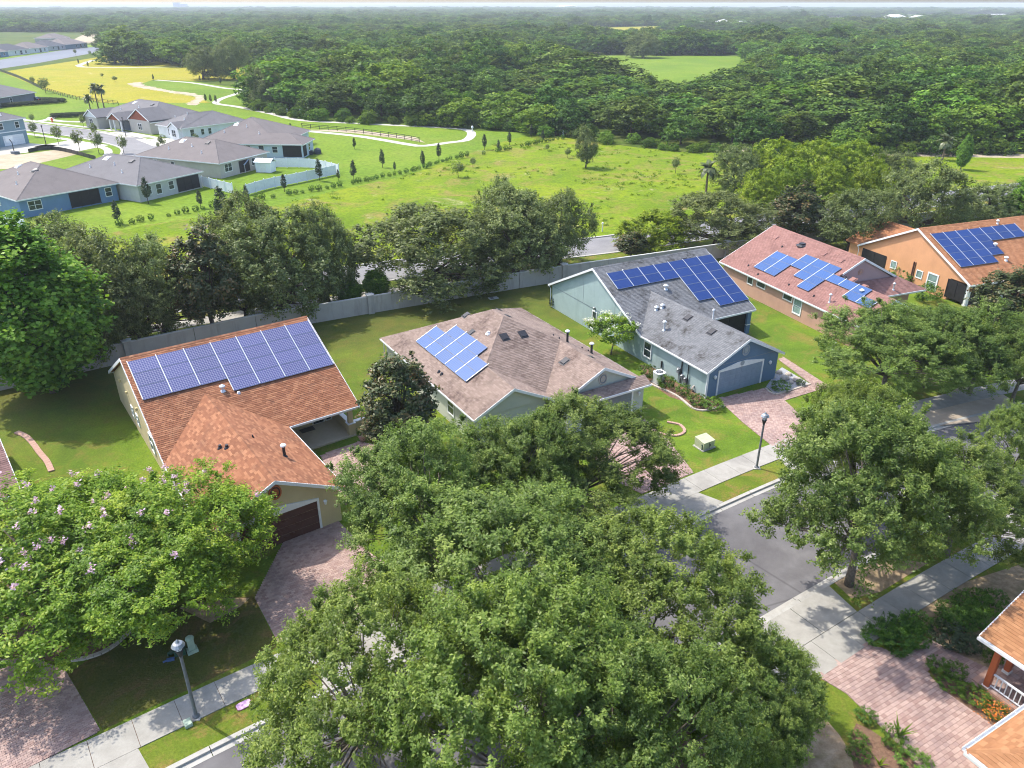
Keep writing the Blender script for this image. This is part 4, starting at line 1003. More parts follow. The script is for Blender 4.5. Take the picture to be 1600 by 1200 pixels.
screen(h.frame((0.75, d['wd'] + 0.45), (6.0, d['wd'] + 0.45)), 0.1, 4.6, 0.05, 2.42, 2)
mb = MB(); mb.box(0.32, 0.72, d['wd'] + 0.3, d['wd'] + 0.7, 0.0, 2.48); mb.box(5.6, 6.0, d['wd'] + 0.35, d['wd'] + 0.65, 0.0, 2.48); mb.build('porch_column', M['white'], h.root)
Wp = h.frame((5.7, d['wd'] + 2.8), (8.4, d['wd'] + 2.8)); h.window(Wp, 1.3, 1.3, 0.7, 1.5, 1, 1, 'glass_pale')
h.downspout(-0.05, d['wd'] + 0.1, 2.45, 'white', 0.12, 0.1); h.downspout(0.0, yb - 0.1, 2.45, 'white', 0.12, -0.1)
h.vent_box(2.6, 15.9, h.zf_front, 'sh_terra', 0.6, 0.1); h.pipe(8.0, 13.0, h.zf_front, 0.3, 0.12, 'white', True); h.pipe(7.7, 11.0, h.zf_front, 0.3, 0.12, 'white', True); h.pipe(11.6, 16.2, h.zf_front, 0.3, 0.1, 'alu', True)
h.done()
solar('large dark blue array on the terracotta roof of the peach house', h.root, h.zf_front, [[0, 1, 2, 3, 4], [0, 1, 2, 3, 4], [0, 1, 2, 3, 4], [0, 1, 2, 3], [0, 1], [0, 1], [0, 1]], 0.75, 1.88, 15.8, -0.99, 'y', M['solar_n'], lift=0.13, gap=0.03)

# ------------------------------------------------------------------ the house across the street (bottom right corner)
h = House('house', 'house with tan-orange shingles, brick-red porch posts and white gutters in the bottom right corner', 'house', (18.6, 21.5), 29.5, house_mats(M['w_cream'], 'sh_tan')); h6 = h
x1, y1 = 22.0, -14.0
h.zf_g = lambda x, y: ze + p5 * (0 - y)
zr6 = ze + 0.5 * 5
h.plane([(0, 0, ze), (13.0, 0, ze), (13.0, -5, zr6), (5, -5, zr6)], ex=0.17, tw=0.36)
h.plane([(0, 0, ze), (5, -5, zr6), (5, -9, zr6), (0, -14, ze)], ex=0.17, tw=0.36)
h.ridge((0, 0, ze), (5, -5, zr6)); h.ridge((5, -5, zr6), (13, -5, zr6))
z7 = 2.75; x7 = 6.45
h.plane([(x7, 3.5, z7), (x7, 0.4, z7), (x7 + 5.5, 0.4, z7 + 2.75), (x7 + 5.5, 3.5, z7 + 2.75)], ex=0.17, tw=0.36)
h.plane([(x7 + 11, 3.5, z7), (x7 + 11, 0.4, z7), (x7 + 5.5, 0.4, z7 + 2.75), (x7 + 5.5, 3.5, z7 + 2.75)])
h.rake((x7, 3.5, z7), (x7 + 5.5, 3.5, z7 + 2.75))
def gutter(p, q, straps):
    """open gutter trough with straps across it"""
    p, q = Vector(p), Vector(q); d = (q - p).normalized(); o = Vector((d.y, -d.x, 0)); mb = MB()
    mb.beam(p + o * 0.03, q + o * 0.03, 0.02, 0.16, 0); mb.beam(p + o * 0.17, q + o * 0.17, 0.025, 0.14, 0, 0.01)
    mb.beam(p + o * 0.10 + Vector((0, 0, -0.13)), q + o * 0.10 + Vector((0, 0, -0.13)), 0.15, 0.02, 0)
    L = (q - p).length
    for i in range(straps): c = p + d * L * (i + 0.5) / straps; mb.beam(c + o * 0.02 + Vector((0, 0, 0.015)), c + o * 0.18 + Vector((0, 0, 0.015)), 0.04, 0.012, 0)
    mb.build('gutter', M['white'], h.root)
gutter((13.0, 0.0, ze), (0, 0, ze), 9); gutter((0, 0, ze), (0, -14, ze), 9); gutter((x7, 3.5, z7), (x7, 0.3, z7), 3)
h.walls([(0.5, -0.5), (0.5, -13.5), (12.5, -13.5), (12.5, -0.5)], -0.1, 2.45)
pf = MB(); pf.prism([(x7 + 0.1, -0.45), (x7 + 10.9, -0.45), (x7 + 10.9, 3.2), (x7 + 0.1, 3.2)], -0.05, 0.12); pf.build('porch_floor', M['brick_edge'], h.root)
pm = MB(); pm.box(-0.12, 0.12, -0.12, 0.12, 0.0, 0.02); pm_me = None
tile = MB(); tile.box(-0.145, 0.145, -0.145, 0.145, 0, 0.02); tme = tile.mesh('porch_tile', M['pav_red'])
fl = thing('porch_paving', 'brick-red tiles on the porch floor behind the white railing', 'porch floor', (0, 0, 0)); fl.location = h.root.location; fl.rotation_euler = h.root.rotation_euler
for i in range(12):
    for j in range(11): link('tile', tme, fl, (x7 + 0.28 + i * 0.30, -0.22 + j * 0.30, 0.122 + rng.uniform(0, 0.004)))
for x in (x7 + 0.3, x7 + 1.95, x7 + 5.2):
    mb = MB(); mb.box(x - 0.13, x + 0.13, 2.6 - 0.13, 2.6 + 0.13, 0.12, 2.62); mb.build('porch_post', M['col_red'], h.root)
    mb = MB(); mb.box(x - 0.17, x + 0.17, 2.6 - 0.17, 2.6 + 0.17, 2.40, 2.6); mb.box(x - 0.17, x + 0.17, 2.6 - 0.17, 2.6 + 0.17, 0.12, 0.30 if x > x7 + 1 else 0.16); mb.build('post_collar', M['white'], h.root)
mb = MB(); mb.beam((x7 + 0.3, 2.6, 2.76), (x7 + 10.7, 2.6, 2.76), 0.2, 0.16); mb.beam((x7 + 0.3, 2.6, 2.76), (x7 + 0.3, 0.2, 2.76), 0.2, 0.16); mb.build('porch_beam', M['white'], h.root)
rl = link('railing', None, h.root)
mb = MB(); mb.box(x7 + 0.25, x7 + 0.35, -0.4, 2.46, 0.96, 1.03); mb.box(x7 + 0.27, x7 + 0.33, -0.4, 2.46, 0.24, 0.29); mb.build('rail', M['vinyl'], rl)
bal = MB(); bal.box(-0.022, 0.022, -0.022, 0.022, 0.29, 0.96); bme = bal.mesh('baluster', M['vinyl'])
for i in range(12): link('baluster', bme, rl, (x7 + 0.3, 2.25 - i * 0.225, 0))
h.done()

# ------------------------------------------------------------------ the neighbour cut by the left edge
M['sh_pink'] = mat_shingle('pinkish_brown_shingles', (0.18, 0.10, 0.088), (0.25, 0.145, 0.128), (0.34, 0.215, 0.19), (0.12, 0.07, 0.06), 0.5)
a0 = R(40); c0 = at(33, 768, 2.6); U0 = Vector((math.cos(a0), math.sin(a0), 0)); V0 = Vector((-math.sin(a0), math.cos(a0), 0))
loc0 = Vector((c0.x, c0.y, 0)) - U0 * 14.0 - V0 * 9.0
h = gable_house('house', 'pinkish-brown roof corner of a house cut by the left edge', loc0, 40, house_mats(M['w_cream'], 'sh_pink'), 14.0, 8.4, 9.0, 12.0, porch='right', porch_d=2.5, v0=0.6)
h.garage(h.frame((0.35, 0.95), (8.05, 0.95)), 3.85, 4.9, 2.15, M['d_brown']); h.done()
# ================================================================== trees and plants
def leaf_quads(pos_, nrm, ln, wd):
    """diamond leaves: arrays of centres, normals, lengths and widths"""
    n = len(pos_); r = rng.normal(size=(n, 3)); nrm = nrm / (np.linalg.norm(nrm, axis=1)[:, None] + 1e-9)
    t = r - nrm * (r * nrm).sum(1)[:, None]; t /= np.linalg.norm(t, axis=1)[:, None] + 1e-9
    b = np.cross(nrm, t); ln = np.asarray(ln)[:, None]; wd = np.asarray(wd)[:, None]
    V = np.stack([pos_ - t * ln / 2, pos_ + b * wd / 2 - t * ln * 0.08, pos_ + t * ln / 2, pos_ - b * wd / 2 - t * ln * 0.08], 1)
    return V.reshape(-1, 3), np.arange(4 * n).reshape(-1, 4)

def unit(n):
    d = rng.normal(size=(n, 3)); return d / np.linalg.norm(d, axis=1)[:, None]

def crown_points(rad, n_cl, lobes, low, shell, lump=0.30, power=5, cone=0.0):
    d = unit(n_cl * 4); d = d[d[:, 2] > low][:n_cl]
    L = unit(lobes); L[:, 2] = np.abs(L[:, 2]) * 0.8 + L[:, 2] * 0.2; L /= np.linalg.norm(L, axis=1)[:, None]
    f = 1 - lump + lump * 1.15 * np.clip((d @ L.T).max(1), 0, 1) ** power
    s = shell[0] + (shell[1] - shell[0]) * rng.random(len(d)) ** 0.5
    c = d * f[:, None] * s[:, None]
    if cone: k = 1 - cone * (c[:, 2] * 0.5 + 0.5); c[:, :2] *= k[:, None]
    return c * np.array(rad), d

def dome_points(rad, n_cl, K, low, shell, drop=0.0, tall=1.25):
    """crown built of K upright leafy domes carried by separate limbs"""
    cen = []; 
    for k in range(K):
        a = k * 2.399 + rng.uniform(-0.3, 0.3); q = math.sqrt((k + 0.4) / K) * 0.66
        cen.append((math.cos(a) * q, math.sin(a) * q, (0.62 - q * 0.95) * 0.7 + rng.uniform(-0.22, 0.22) - drop * (q / 0.66) ** 1.5 * (0.25 + 0.75 * (k % 2))))
    cen = np.array(cen); rr = rng.uniform(0.36, 0.50, K) * (7.5 / K) ** 0.33
    k = rng.choice(K, n_cl * 6, p=rr ** 2 / (rr ** 2).sum()); d = unit(n_cl * 6)
    s = shell[0] + (shell[1] - shell[0]) * rng.random(len(d)) ** 0.5
    c = cen[k] + d * (rr[k] * s)[:, None] * np.array([1, 1, tall])
    ok = d[:, 2] > low
    for j in range(K): ok &= (np.linalg.norm((c - cen[j]) / np.array([1, 1, tall]), axis=1) > rr[j] * 0.70) | (k == j)
    ok &= ~((d * c).sum(1) < -0.15)
    c, d = c[ok][:n_cl], d[ok][:n_cl]
    return c * np.array(rad), d

def make_tree(kind, mat, bark, rad, hc, n_cl, cl_r, n_leaf, leaf, lobes=9, low=-0.45, shell=(0.55, 1.0), lump=0.3, twigs=5, up=0.5, width=0.55,
              trunk_r=0.25, fork=0.35, limbs=16, cone=0.0, flat=0.75, power=5, jitter=0.30, tip=0.22, spikes=0.14, domes=0, drop=0.0, nup=0.45, tall=1.25):
    C, D = dome_points(rad, n_cl, domes, low, shell, drop, tall) if domes else crown_points(rad, n_cl, lobes, low, shell, lump, power, cone)
    sp = rng.random(len(C)) < spikes * (D[:, 2] > -0.2); C[sp] *= rng.uniform(1.04, 1.20, sp.sum())[:, None]; n_cl = len(C)
    m = n_cl * n_leaf
    ci = np.repeat(np.arange(n_cl), n_leaf)
    tw = unit(n_cl * twigs) * 0.75 + np.repeat(D, twigs, 0) * 0.8 + np.array([0, 0, up]); tw /= np.linalg.norm(tw, axis=1)[:, None]
    ti = ci * twigs + rng.integers(0, twigs, m); t = rng.random(m) ** 0.75
    size = cl_r * rng.uniform(0.7, 1.3, n_cl) * np.where(sp, 0.62, 1.0)
    P = C[ci] + tw[ti] * (t * size[ci] * 1.25)[:, None] + rng.normal(size=(m, 3)) * (size[ci] * jitter * (1 - 0.5 * t))[:, None]
    P[:, 2] -= (1 - flat) * 0.3 * size[ci]
    nr = D[ci] * (1.05 - nup) + tw[ti] * 0.2 + np.array([0, 0, nup]) + rng.normal(size=(m, 3)) * 0.55
    ln = leaf * rng.uniform(0.7, 1.3, m)
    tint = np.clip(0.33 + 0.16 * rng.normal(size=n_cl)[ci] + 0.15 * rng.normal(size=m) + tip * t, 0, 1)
    V, Fc = leaf_quads(P + np.array([0, 0, hc]), nr, ln, ln * width)
    crown = np_mesh(kind + '_crown', V, Fc, mat, tint)
    mb = MB(); z1 = max(0.3, hc - rad[2] * (1 - fork) * 0.9); z1 = min(z1, hc * 0.75)
    bend = rng.normal(size=2) * 0.12
    mb.tube([(0, 0, -0.15), (bend[0] * 0.3, bend[1] * 0.3, z1 * 0.4), (bend[0], bend[1], z1)], [trunk_r * 1.35, trunk_r, trunk_r * 0.85], 8)
    far = np.argsort(-np.linalg.norm(C, axis=1) * rng.uniform(0.6, 1, n_cl))[:limbs]
    for i in far:
        e = C[i] * 0.93 + np.array([0, 0, hc]); s = Vector((bend[0], bend[1], z1 * rng.uniform(0.8, 1.0)))
        md = Vector((e[0] * 0.42, e[1] * 0.42, s.z + (e[2] - s.z) * rng.uniform(0.45, 0.65))); m2 = md.lerp(Vector(e), 0.55) + Vector(rng.normal(size=3) * 0.12)
        mb.tube([s, md, m2, Vector(e)], [trunk_r * 0.42, trunk_r * 0.27, trunk_r * 0.14, trunk_r * 0.05], 5)
    return dict(kind=kind, trunk=mb.mesh(kind + '_trunk', bark, True), crown=crown, C=C + D * (size * 0.9)[:, None], R=(rad[0] + rad[1]) / 2, hc=hc, top=hc + rad[2])

def depth(p): return p[1] * math.cos(PITCH) - (p[2] - CAM_H) * math.sin(PITCH)
def plant(v, name, label, cat, px, py, zc, rpx, group=None, rz=None, ry=1.0, z0=0.0):
    """tree whose crown centre (at height zc) shows at pixel (px, py) with radius rpx"""
    p = at(px, py, zc); s = rpx * depth(p) / FPX / v['R']
    o = thing(name, label, cat, (p.x, p.y, z0), rng.random() * 6.28 if rz is None else rz, group)
    o.scale = (s, s * ry, (zc - z0) / v['hc'])
    link('trunk', v['trunk'], o); link('crown', v['crown'], o)
    return o
def plant_at(v, name, label, cat, px, py, hpx, wpx=None, group=None, z0=-0.13):
    """tree standing on pixel (px, py), hpx tall and wpx wide in the photograph"""
    p = at(px, py, z0); dd = depth(p)
    hgt = hpx * dd / FPX / math.cos(PITCH * 0.75); s = hgt / v['top']; w = s if wpx is None else wpx * dd / FPX / (2 * v['R'])
    o = thing(name, label, cat, (p.x, p.y, z0), rng.random() * 6.28, group); o.scale = (w, w, s)
    link('trunk', v['trunk'], o); link('crown', v['crown'], o)
    return o

def plant_b(v, name, label, cat, bx, by, top, wpx, group=None, rz=None, z0=0.0):
    """tree standing at ground pixel (bx, by) whose top shows at row top and whose crown is wpx wide"""
    p = at(bx, by, z0); lo, hi = 0.3, CAM_H - 1
    for _ in range(40):
        m = (lo + hi) / 2; zz = m - CAM_H; d_ = p.y * math.cos(PITCH) - zz * math.sin(PITCH); u_ = p.y * math.sin(PITCH) + zz * math.cos(PITCH)
        if 600 - FPX * u_ / d_ > top: lo = m
        else: hi = m
    w = wpx * depth((p.x, p.y, lo * 0.6)) / FPX / (2 * v['R'])
    o = thing(name, label, cat, (p.x, p.y, z0), rng.random() * 6.28 if rz is None else rz, group); o.scale = (w, w, (lo - z0) / v['top'] * 0.96)
    link('trunk', v['trunk'], o); link('crown', v['crown'], o); return o

LF = {}
LF['oak'] = mat_leaf('oak_leaves', (0.07, 0.112, 0.026), (0.158, 0.232, 0.052), (0.3, 0.365, 0.096), 0.42, 0.018, 0.10)
LF['oak_warm'] = mat_leaf('light_oak_leaves', (0.082, 0.124, 0.026), (0.184, 0.258, 0.052), (0.34, 0.4, 0.096), 0.44, 0.018, 0.08)
LF['live_oak'] = mat_leaf('live_oak_leaves', (0.074, 0.102, 0.034), (0.17, 0.214, 0.072), (0.31, 0.35, 0.128), 0.36, 0.02, 0.14)
LF['maple'] = mat_leaf('bright_broad_leaves', (0.052, 0.13, 0.016), (0.13, 0.262, 0.028), (0.255, 0.395, 0.048), 0.34, 0.018, 0.05)
LF['magnolia'] = mat_leaf('glossy_dark_leaves', (0.028, 0.044, 0.013), (0.059, 0.084, 0.023), (0.173, 0.109, 0.044), 0.12, 0.035, 0.05)
LF['myrtle'] = mat_leaf('crape_myrtle_leaves', (0.085, 0.165, 0.018), (0.2, 0.32, 0.03), (0.4, 0.47, 0.06), 0.38, 0.018, 0.05)
LF['yellow'] = mat_leaf('yellow_green_leaves', (0.096, 0.160, 0.013), (0.230, 0.320, 0.026), (0.384, 0.448, 0.038), 0.36, 0.015, 0.10)
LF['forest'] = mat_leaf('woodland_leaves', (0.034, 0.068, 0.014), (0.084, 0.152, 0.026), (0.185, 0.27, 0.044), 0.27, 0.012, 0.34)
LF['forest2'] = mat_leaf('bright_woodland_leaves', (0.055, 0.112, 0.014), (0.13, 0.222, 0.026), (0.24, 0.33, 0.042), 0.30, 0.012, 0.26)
LF['cypress'] = mat_leaf('cypress_needles', (0.020, 0.041, 0.015), (0.046, 0.077, 0.028), (0.090, 0.122, 0.046), 0.12, 0.04, 0.25)
LF['shrub'] = mat_leaf('shrub_leaves', (0.038, 0.090, 0.013), (0.096, 0.186, 0.023), (0.179, 0.275, 0.038), 0.25, 0.02, 0.18)
LF['palm'] = mat_leaf('palm_fronds', (0.045, 0.065, 0.020), (0.095, 0.120, 0.035), (0.20, 0.19, 0.08), 0.20, 0.06, 0.15)
LF['blossom'] = mat_leaf('pink_blossom', (0.50, 0.30, 0.42), (0.62, 0.42, 0.54), (0.72, 0.56, 0.66), 0.30, 0.02, 0.05)
LF['white_blossom'] = mat_leaf('white_blossom', (0.60, 0.60, 0.50), (0.72, 0.72, 0.64), (0.80, 0.80, 0.74), 0.25, 0.02, 0.03)
LF['orange_flower'] = mat_leaf('orange_flower', (0.55, 0.13, 0.02), (0.70, 0.20, 0.03), (0.80, 0.32, 0.05), 0.2, 0.02, 0.03)

T = {}
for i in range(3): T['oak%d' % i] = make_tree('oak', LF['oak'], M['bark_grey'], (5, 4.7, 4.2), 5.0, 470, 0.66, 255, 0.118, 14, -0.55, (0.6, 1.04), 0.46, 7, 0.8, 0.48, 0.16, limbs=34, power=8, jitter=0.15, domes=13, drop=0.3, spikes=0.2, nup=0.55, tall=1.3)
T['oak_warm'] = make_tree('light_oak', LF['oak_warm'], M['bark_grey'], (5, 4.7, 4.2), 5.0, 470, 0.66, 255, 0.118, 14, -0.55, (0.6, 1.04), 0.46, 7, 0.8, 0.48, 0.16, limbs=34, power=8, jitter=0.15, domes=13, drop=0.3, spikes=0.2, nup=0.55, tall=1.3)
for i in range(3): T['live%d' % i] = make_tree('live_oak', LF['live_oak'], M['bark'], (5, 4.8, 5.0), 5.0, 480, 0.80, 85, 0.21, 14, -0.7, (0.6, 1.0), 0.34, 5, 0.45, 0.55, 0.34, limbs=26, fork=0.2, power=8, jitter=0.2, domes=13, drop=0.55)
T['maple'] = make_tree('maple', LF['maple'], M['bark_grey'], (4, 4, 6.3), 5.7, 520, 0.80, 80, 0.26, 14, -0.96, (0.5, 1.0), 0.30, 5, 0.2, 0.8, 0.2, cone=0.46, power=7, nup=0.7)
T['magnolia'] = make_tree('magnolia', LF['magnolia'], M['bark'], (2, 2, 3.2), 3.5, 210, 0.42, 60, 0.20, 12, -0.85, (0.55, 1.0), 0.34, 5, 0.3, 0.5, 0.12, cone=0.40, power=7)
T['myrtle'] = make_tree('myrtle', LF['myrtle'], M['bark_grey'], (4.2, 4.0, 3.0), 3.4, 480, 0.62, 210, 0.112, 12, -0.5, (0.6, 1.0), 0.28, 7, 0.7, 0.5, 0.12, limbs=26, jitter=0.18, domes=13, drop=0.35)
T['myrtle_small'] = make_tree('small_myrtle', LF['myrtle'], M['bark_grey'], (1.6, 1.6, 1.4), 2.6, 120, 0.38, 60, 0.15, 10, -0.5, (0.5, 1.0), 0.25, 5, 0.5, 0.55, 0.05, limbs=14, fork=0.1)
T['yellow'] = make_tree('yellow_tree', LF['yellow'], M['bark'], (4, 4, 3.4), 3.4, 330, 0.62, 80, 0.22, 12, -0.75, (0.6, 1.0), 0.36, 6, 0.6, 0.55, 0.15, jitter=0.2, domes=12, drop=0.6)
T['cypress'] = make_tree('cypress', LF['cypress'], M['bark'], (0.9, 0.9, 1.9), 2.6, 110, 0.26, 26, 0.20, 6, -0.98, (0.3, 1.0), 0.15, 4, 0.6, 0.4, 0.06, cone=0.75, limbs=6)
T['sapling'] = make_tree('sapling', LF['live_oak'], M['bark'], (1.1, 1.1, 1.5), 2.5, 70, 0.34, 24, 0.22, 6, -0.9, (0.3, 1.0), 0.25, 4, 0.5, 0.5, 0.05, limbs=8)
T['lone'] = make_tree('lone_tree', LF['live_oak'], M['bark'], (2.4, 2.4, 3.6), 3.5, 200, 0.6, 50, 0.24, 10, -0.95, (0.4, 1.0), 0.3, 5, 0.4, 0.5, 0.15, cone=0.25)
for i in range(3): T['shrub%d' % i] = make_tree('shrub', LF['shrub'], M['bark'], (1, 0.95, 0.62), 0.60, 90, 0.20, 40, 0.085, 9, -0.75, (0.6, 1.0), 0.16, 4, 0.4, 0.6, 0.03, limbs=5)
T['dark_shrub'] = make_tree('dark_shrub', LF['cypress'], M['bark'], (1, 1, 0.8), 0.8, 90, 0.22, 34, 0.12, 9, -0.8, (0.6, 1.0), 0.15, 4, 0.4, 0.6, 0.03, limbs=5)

def forest_mesh(mat, rad, hc, n_cl, cl_r, n_leaf, leaf, **k):
    t = make_tree('forest_tree', mat, M['bark'], rad, hc, n_cl, cl_r, n_leaf, leaf, limbs=3, **k)
    # one light mesh: crown with its trunk
    me = t['crown']; me.materials.append(M['bark'])
    V = np.empty(len(me.vertices) * 3, np.float32); me.vertices.foreach_get('co', V); V = V.reshape(-1, 3)
    Fc = np.arange(len(V)).reshape(-1, 4); ti = np.empty(len(Fc), np.float32); me.attributes['tint'].data.foreach_get('value', ti)
    k_ = 5; ring = [(math.cos(2 * math.pi * j / k_), math.sin(2 * math.pi * j / k_)) for j in range(k_)]
    tv = [(c * 0.32, s_ * 0.32, -0.2) for c, s_ in ring] + [(c * 0.2, s_ * 0.2, hc) for c, s_ in ring]
    tf = [(len(V) + j, len(V) + (j + 1) % k_, len(V) + k_ + (j + 1) % k_, len(V) + k_ + j) for j in range(k_)]
    t['mesh'] = np_mesh('forest_tree', np.vstack([V, tv]), np.vstack([Fc, tf]), [mat, M['bark']], np.concatenate([ti, np.full(k_, 0.5)]), np.concatenate([np.zeros(len(Fc)), np.ones(k_)]))
    return t
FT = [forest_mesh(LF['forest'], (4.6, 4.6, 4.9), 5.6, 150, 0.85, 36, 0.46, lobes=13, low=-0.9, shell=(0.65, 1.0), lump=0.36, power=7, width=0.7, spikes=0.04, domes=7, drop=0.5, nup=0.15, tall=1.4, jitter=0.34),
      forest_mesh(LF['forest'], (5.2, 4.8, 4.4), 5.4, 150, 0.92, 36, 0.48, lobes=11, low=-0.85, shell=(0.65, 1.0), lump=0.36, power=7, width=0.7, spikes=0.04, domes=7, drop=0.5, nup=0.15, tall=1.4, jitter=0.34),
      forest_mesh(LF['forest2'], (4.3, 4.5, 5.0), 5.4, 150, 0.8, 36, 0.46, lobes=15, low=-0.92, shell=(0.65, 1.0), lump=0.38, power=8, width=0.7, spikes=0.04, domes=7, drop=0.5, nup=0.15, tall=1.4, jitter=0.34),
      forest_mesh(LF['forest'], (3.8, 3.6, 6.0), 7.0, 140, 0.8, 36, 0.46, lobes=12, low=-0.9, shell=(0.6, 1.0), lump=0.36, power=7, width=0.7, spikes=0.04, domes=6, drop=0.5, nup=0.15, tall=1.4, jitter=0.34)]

# ------------------------------------------------------------------ street oaks (foreground)
def oak(k, *a, **kw): return plant(T[k], 'oak_tree', *a, group='street oaks in the foreground', **kw)
oak('oak0', 'foreground oak overhanging the red paver driveway of the cream house', 'tree', 666, 775, 5.2, 156)
oak('oak0', 'oak in front of the pale sage house with a few yellowing twigs at its right', 'tree', 912, 715, 4.5, 154)
oak('oak2', 'oak filling the crown gap before the left half of the taupe-roofed house', 'tree', 800, 748, 4.8, 125, rz=3.6)
oak('oak_warm', 'large light green oak at bottom left of centre, over the lower sidewalk', 'tree', 565, 1060, 5.6, 195)
oak('oak2', 'tall oak in the middle of the foreground mass', 'tree', 790, 895, 5.6, 220)
oak('oak_warm', 'oak with its right edge over the grey street at the centre right', 'tree', 1005, 945, 5.2, 192, rz=2.0)
oak('oak_warm', 'nearest oak, cut by the bottom edge of the picture at the centre', 'tree', 830, 1130, 6.6, 258, rz=4.1)
oak('oak1', 'oak at the bottom centre left, cut by the lower edge next to the nearest oak', 'tree', 985, 1150, 5.4, 190, rz=1.1)
plant_b(T['oak2'], 'oak_tree', 'wide oak standing in the leaf-littered verge patch beside the lower right sidewalk', 'tree', 1326, 914, 622, 375, 'street oaks in the foreground', 0.4)
plant_b(T['oak0'], 'oak_tree', 'oak at the right, over the sidewalk above the dark juniper', 'tree', 1478, 868, 690, 250, 'street oaks in the foreground', 2.5)
oak('oak_warm', 'upper crown at the right, just below the tan concrete driveway', 'tree', 1352, 690, 5.5, 98, rz=5.0)
oak('oak1', 'dark green oak hiding the front of the dusty rose house', 'tree', 1392, 548, 4.1, 122, rz=3.0)
oak('oak2', 'dense oak between the dusty rose house and the tan concrete driveway', 'tree', 1462, 535, 4.2, 105, rz=1.7)
oak('oak0', 'oak hiding the front yard of the peach house', 'tree', 1535, 545, 4.2, 95, rz=0.9)
oak('oak2', 'oak at the right edge above the tan concrete driveway', 'tree', 1602, 560, 4.0, 85, rz=4.4)
plant(T['oak_warm'], 'broadleaf_tree', 'light green tree at the right edge beside the street asphalt', 'tree', 1596, 690, 3.4, 66)
plant(T['oak0'], 'broadleaf_tree', 'low dense bright green tree beside the lower right paver driveway', 'tree', 1185, 1085, 3.4, 108, rz=1.3)
for o in [o for o in scn.objects if o.name.startswith('broadleaf_tree')][-1:]:
    o.children[-1].data = T['oak_warm']['crown']
plant_b(T['magnolia'], 'magnolia_tree', 'dark glossy magnolia between the cream house and the taupe roof', 'tree', 630, 706, 550, 138)
plant(T['magnolia'], 'magnolia_tree', 'small dark magnolia beside the porch of the cream house', 'tree', 598, 668, 1.6, 40)
plant(T['magnolia'], 'magnolia_tree', 'olive magnolia at the right edge in front of the peach house', 'tree', 1582, 470, 3.6, 62)
# crape myrtles with pink flower heads
def blossoms(o, v, n, mat, size, per=26, zmin=0.05):
    """flower heads at the upper outer twig tips of the crown"""
    C = v['C']; w = C[:, 2] / (v['top'] - v['hc']) + 0.35 * rng.random(len(C)); idx = np.argsort(-w)[:int(n * 2.2)]; idx = rng.choice(idx, min(n, len(idx)), replace=False)
    ci = np.repeat(np.arange(len(idx)), per)
    P = C[idx][ci] * 1.03 + np.array([0, 0, v['hc'] + size * 1.3]) + rng.normal(size=(len(ci), 3)) * size * np.array([0.38, 0.38, 0.62])
    V, Fc = leaf_quads(P, rng.normal(size=(len(ci), 3)) + np.array([0, 0, 0.8]), rng.uniform(0.06, 0.12, len(ci)), rng.uniform(0.05, 0.1, len(ci)))
    link('blossom', np_mesh('blossom', V, Fc, mat, rng.random(len(ci))), o, kind='stuff')
o = plant(T['myrtle'], 'crape_myrtle', 'wide crape myrtle with pink flower heads in front of the cream house', 'tree', 250, 858, 3.7, 180); blossoms(o, T['myrtle'], 20, LF['blossom'], 0.14, 22)
o = plant(T['myrtle'], 'crape_myrtle', 'crape myrtle with many pale pink flower heads cut by the left edge', 'tree', 55, 885, 3.8, 215, rz=2.2); blossoms(o, T['myrtle'], 38, LF['blossom'], 0.14, 22)
o = plant(T['myrtle_small'], 'crape_myrtle', 'small white-flowering crape myrtle between the taupe roof and the teal wall', 'tree', 957, 516, 2.5, 36); blossoms(o, T['myrtle_small'], 30, LF['white_blossom'], 0.18, 30)

# ------------------------------------------------------------------ trees along the wall and the boulevard
plant_b(T['maple'], 'maple_tree', 'big bright green conical tree at the left edge behind the back lawn', 'tree', 84, 612, 338, 252)
def bo(k, label, *a, **kw): return plant_b(T[k], 'live_oak_tree', label, 'tree', *a, group='live oaks along the boulevard', **kw)
bo('live0', 'grey-green live oak just right of the big bright green tree', 178, 548, 338, 185)
bo('live1', 'low live oak filling the gap behind the wall left of the magnolia', 216, 540, 392, 140)
bo('live0', 'leaning live oak at the far left, between the bright tree and the wall', 140, 560, 352, 130, rz=3.0)
bo('live1', 'live oak left of the dark brown-tipped magnolia', 258, 522, 352, 150)
bo('live2', 'small live oak behind the bright green tree, below the steel-blue house', 105, 470, 322, 150)
plant_b(T['magnolia'], 'magnolia_tree', 'tall dark magnolia with rusty leaves behind the orange-brown roof', 'tree', 338, 528, 350, 128)
bo('live2', 'low live oak right beside the rusty-leaved magnolia', 386, 500, 372, 110, rz=2.7)
bo('live1', 'large live oak with a visible dark trunk behind the orange-brown ridge', 437, 492, 312, 205, rz=1.0)
bo('live2', 'upper left live oak next to the one with the visible trunk', 392, 462, 287, 135)
bo('live0', 'live oak between the visible trunk and the broad one behind the wall', 512, 470, 296, 110, rz=2.2)
bo('live0', 'broad live oak in the middle of the row behind the grey wall', 670, 448, 302, 262, rz=3.3)
bo('live2', 'tall dark live oak left of the grey road gap', 806, 428, 280, 170, rz=0.6)
bo('live1', 'narrow dark crown rising behind the tall live oak', 785, 412, 262, 105)
bo('live0', 'small live oak at the wall just left of the grey road gap', 875, 416, 285, 112)
plant(T['yellow'], 'yellow_tree', 'yellow-green feathery tree behind the grey ridge', 'tree', 1022, 362, 2.6, 62)
plant(T['magnolia'], 'dark_bush', 'dark green spiky bush in front of the yellow-green tree', 'bush', 988, 382, 1.8, 30)
bo('live2', 'low live oak between the grey roof and the rose roof', 1118, 386, 290, 165, rz=2.0)
plant_b(T['magnolia'], 'magnolia_tree', 'dark pointed tree directly behind the rose roof ridge', 'tree', 1238, 382, 284, 96)
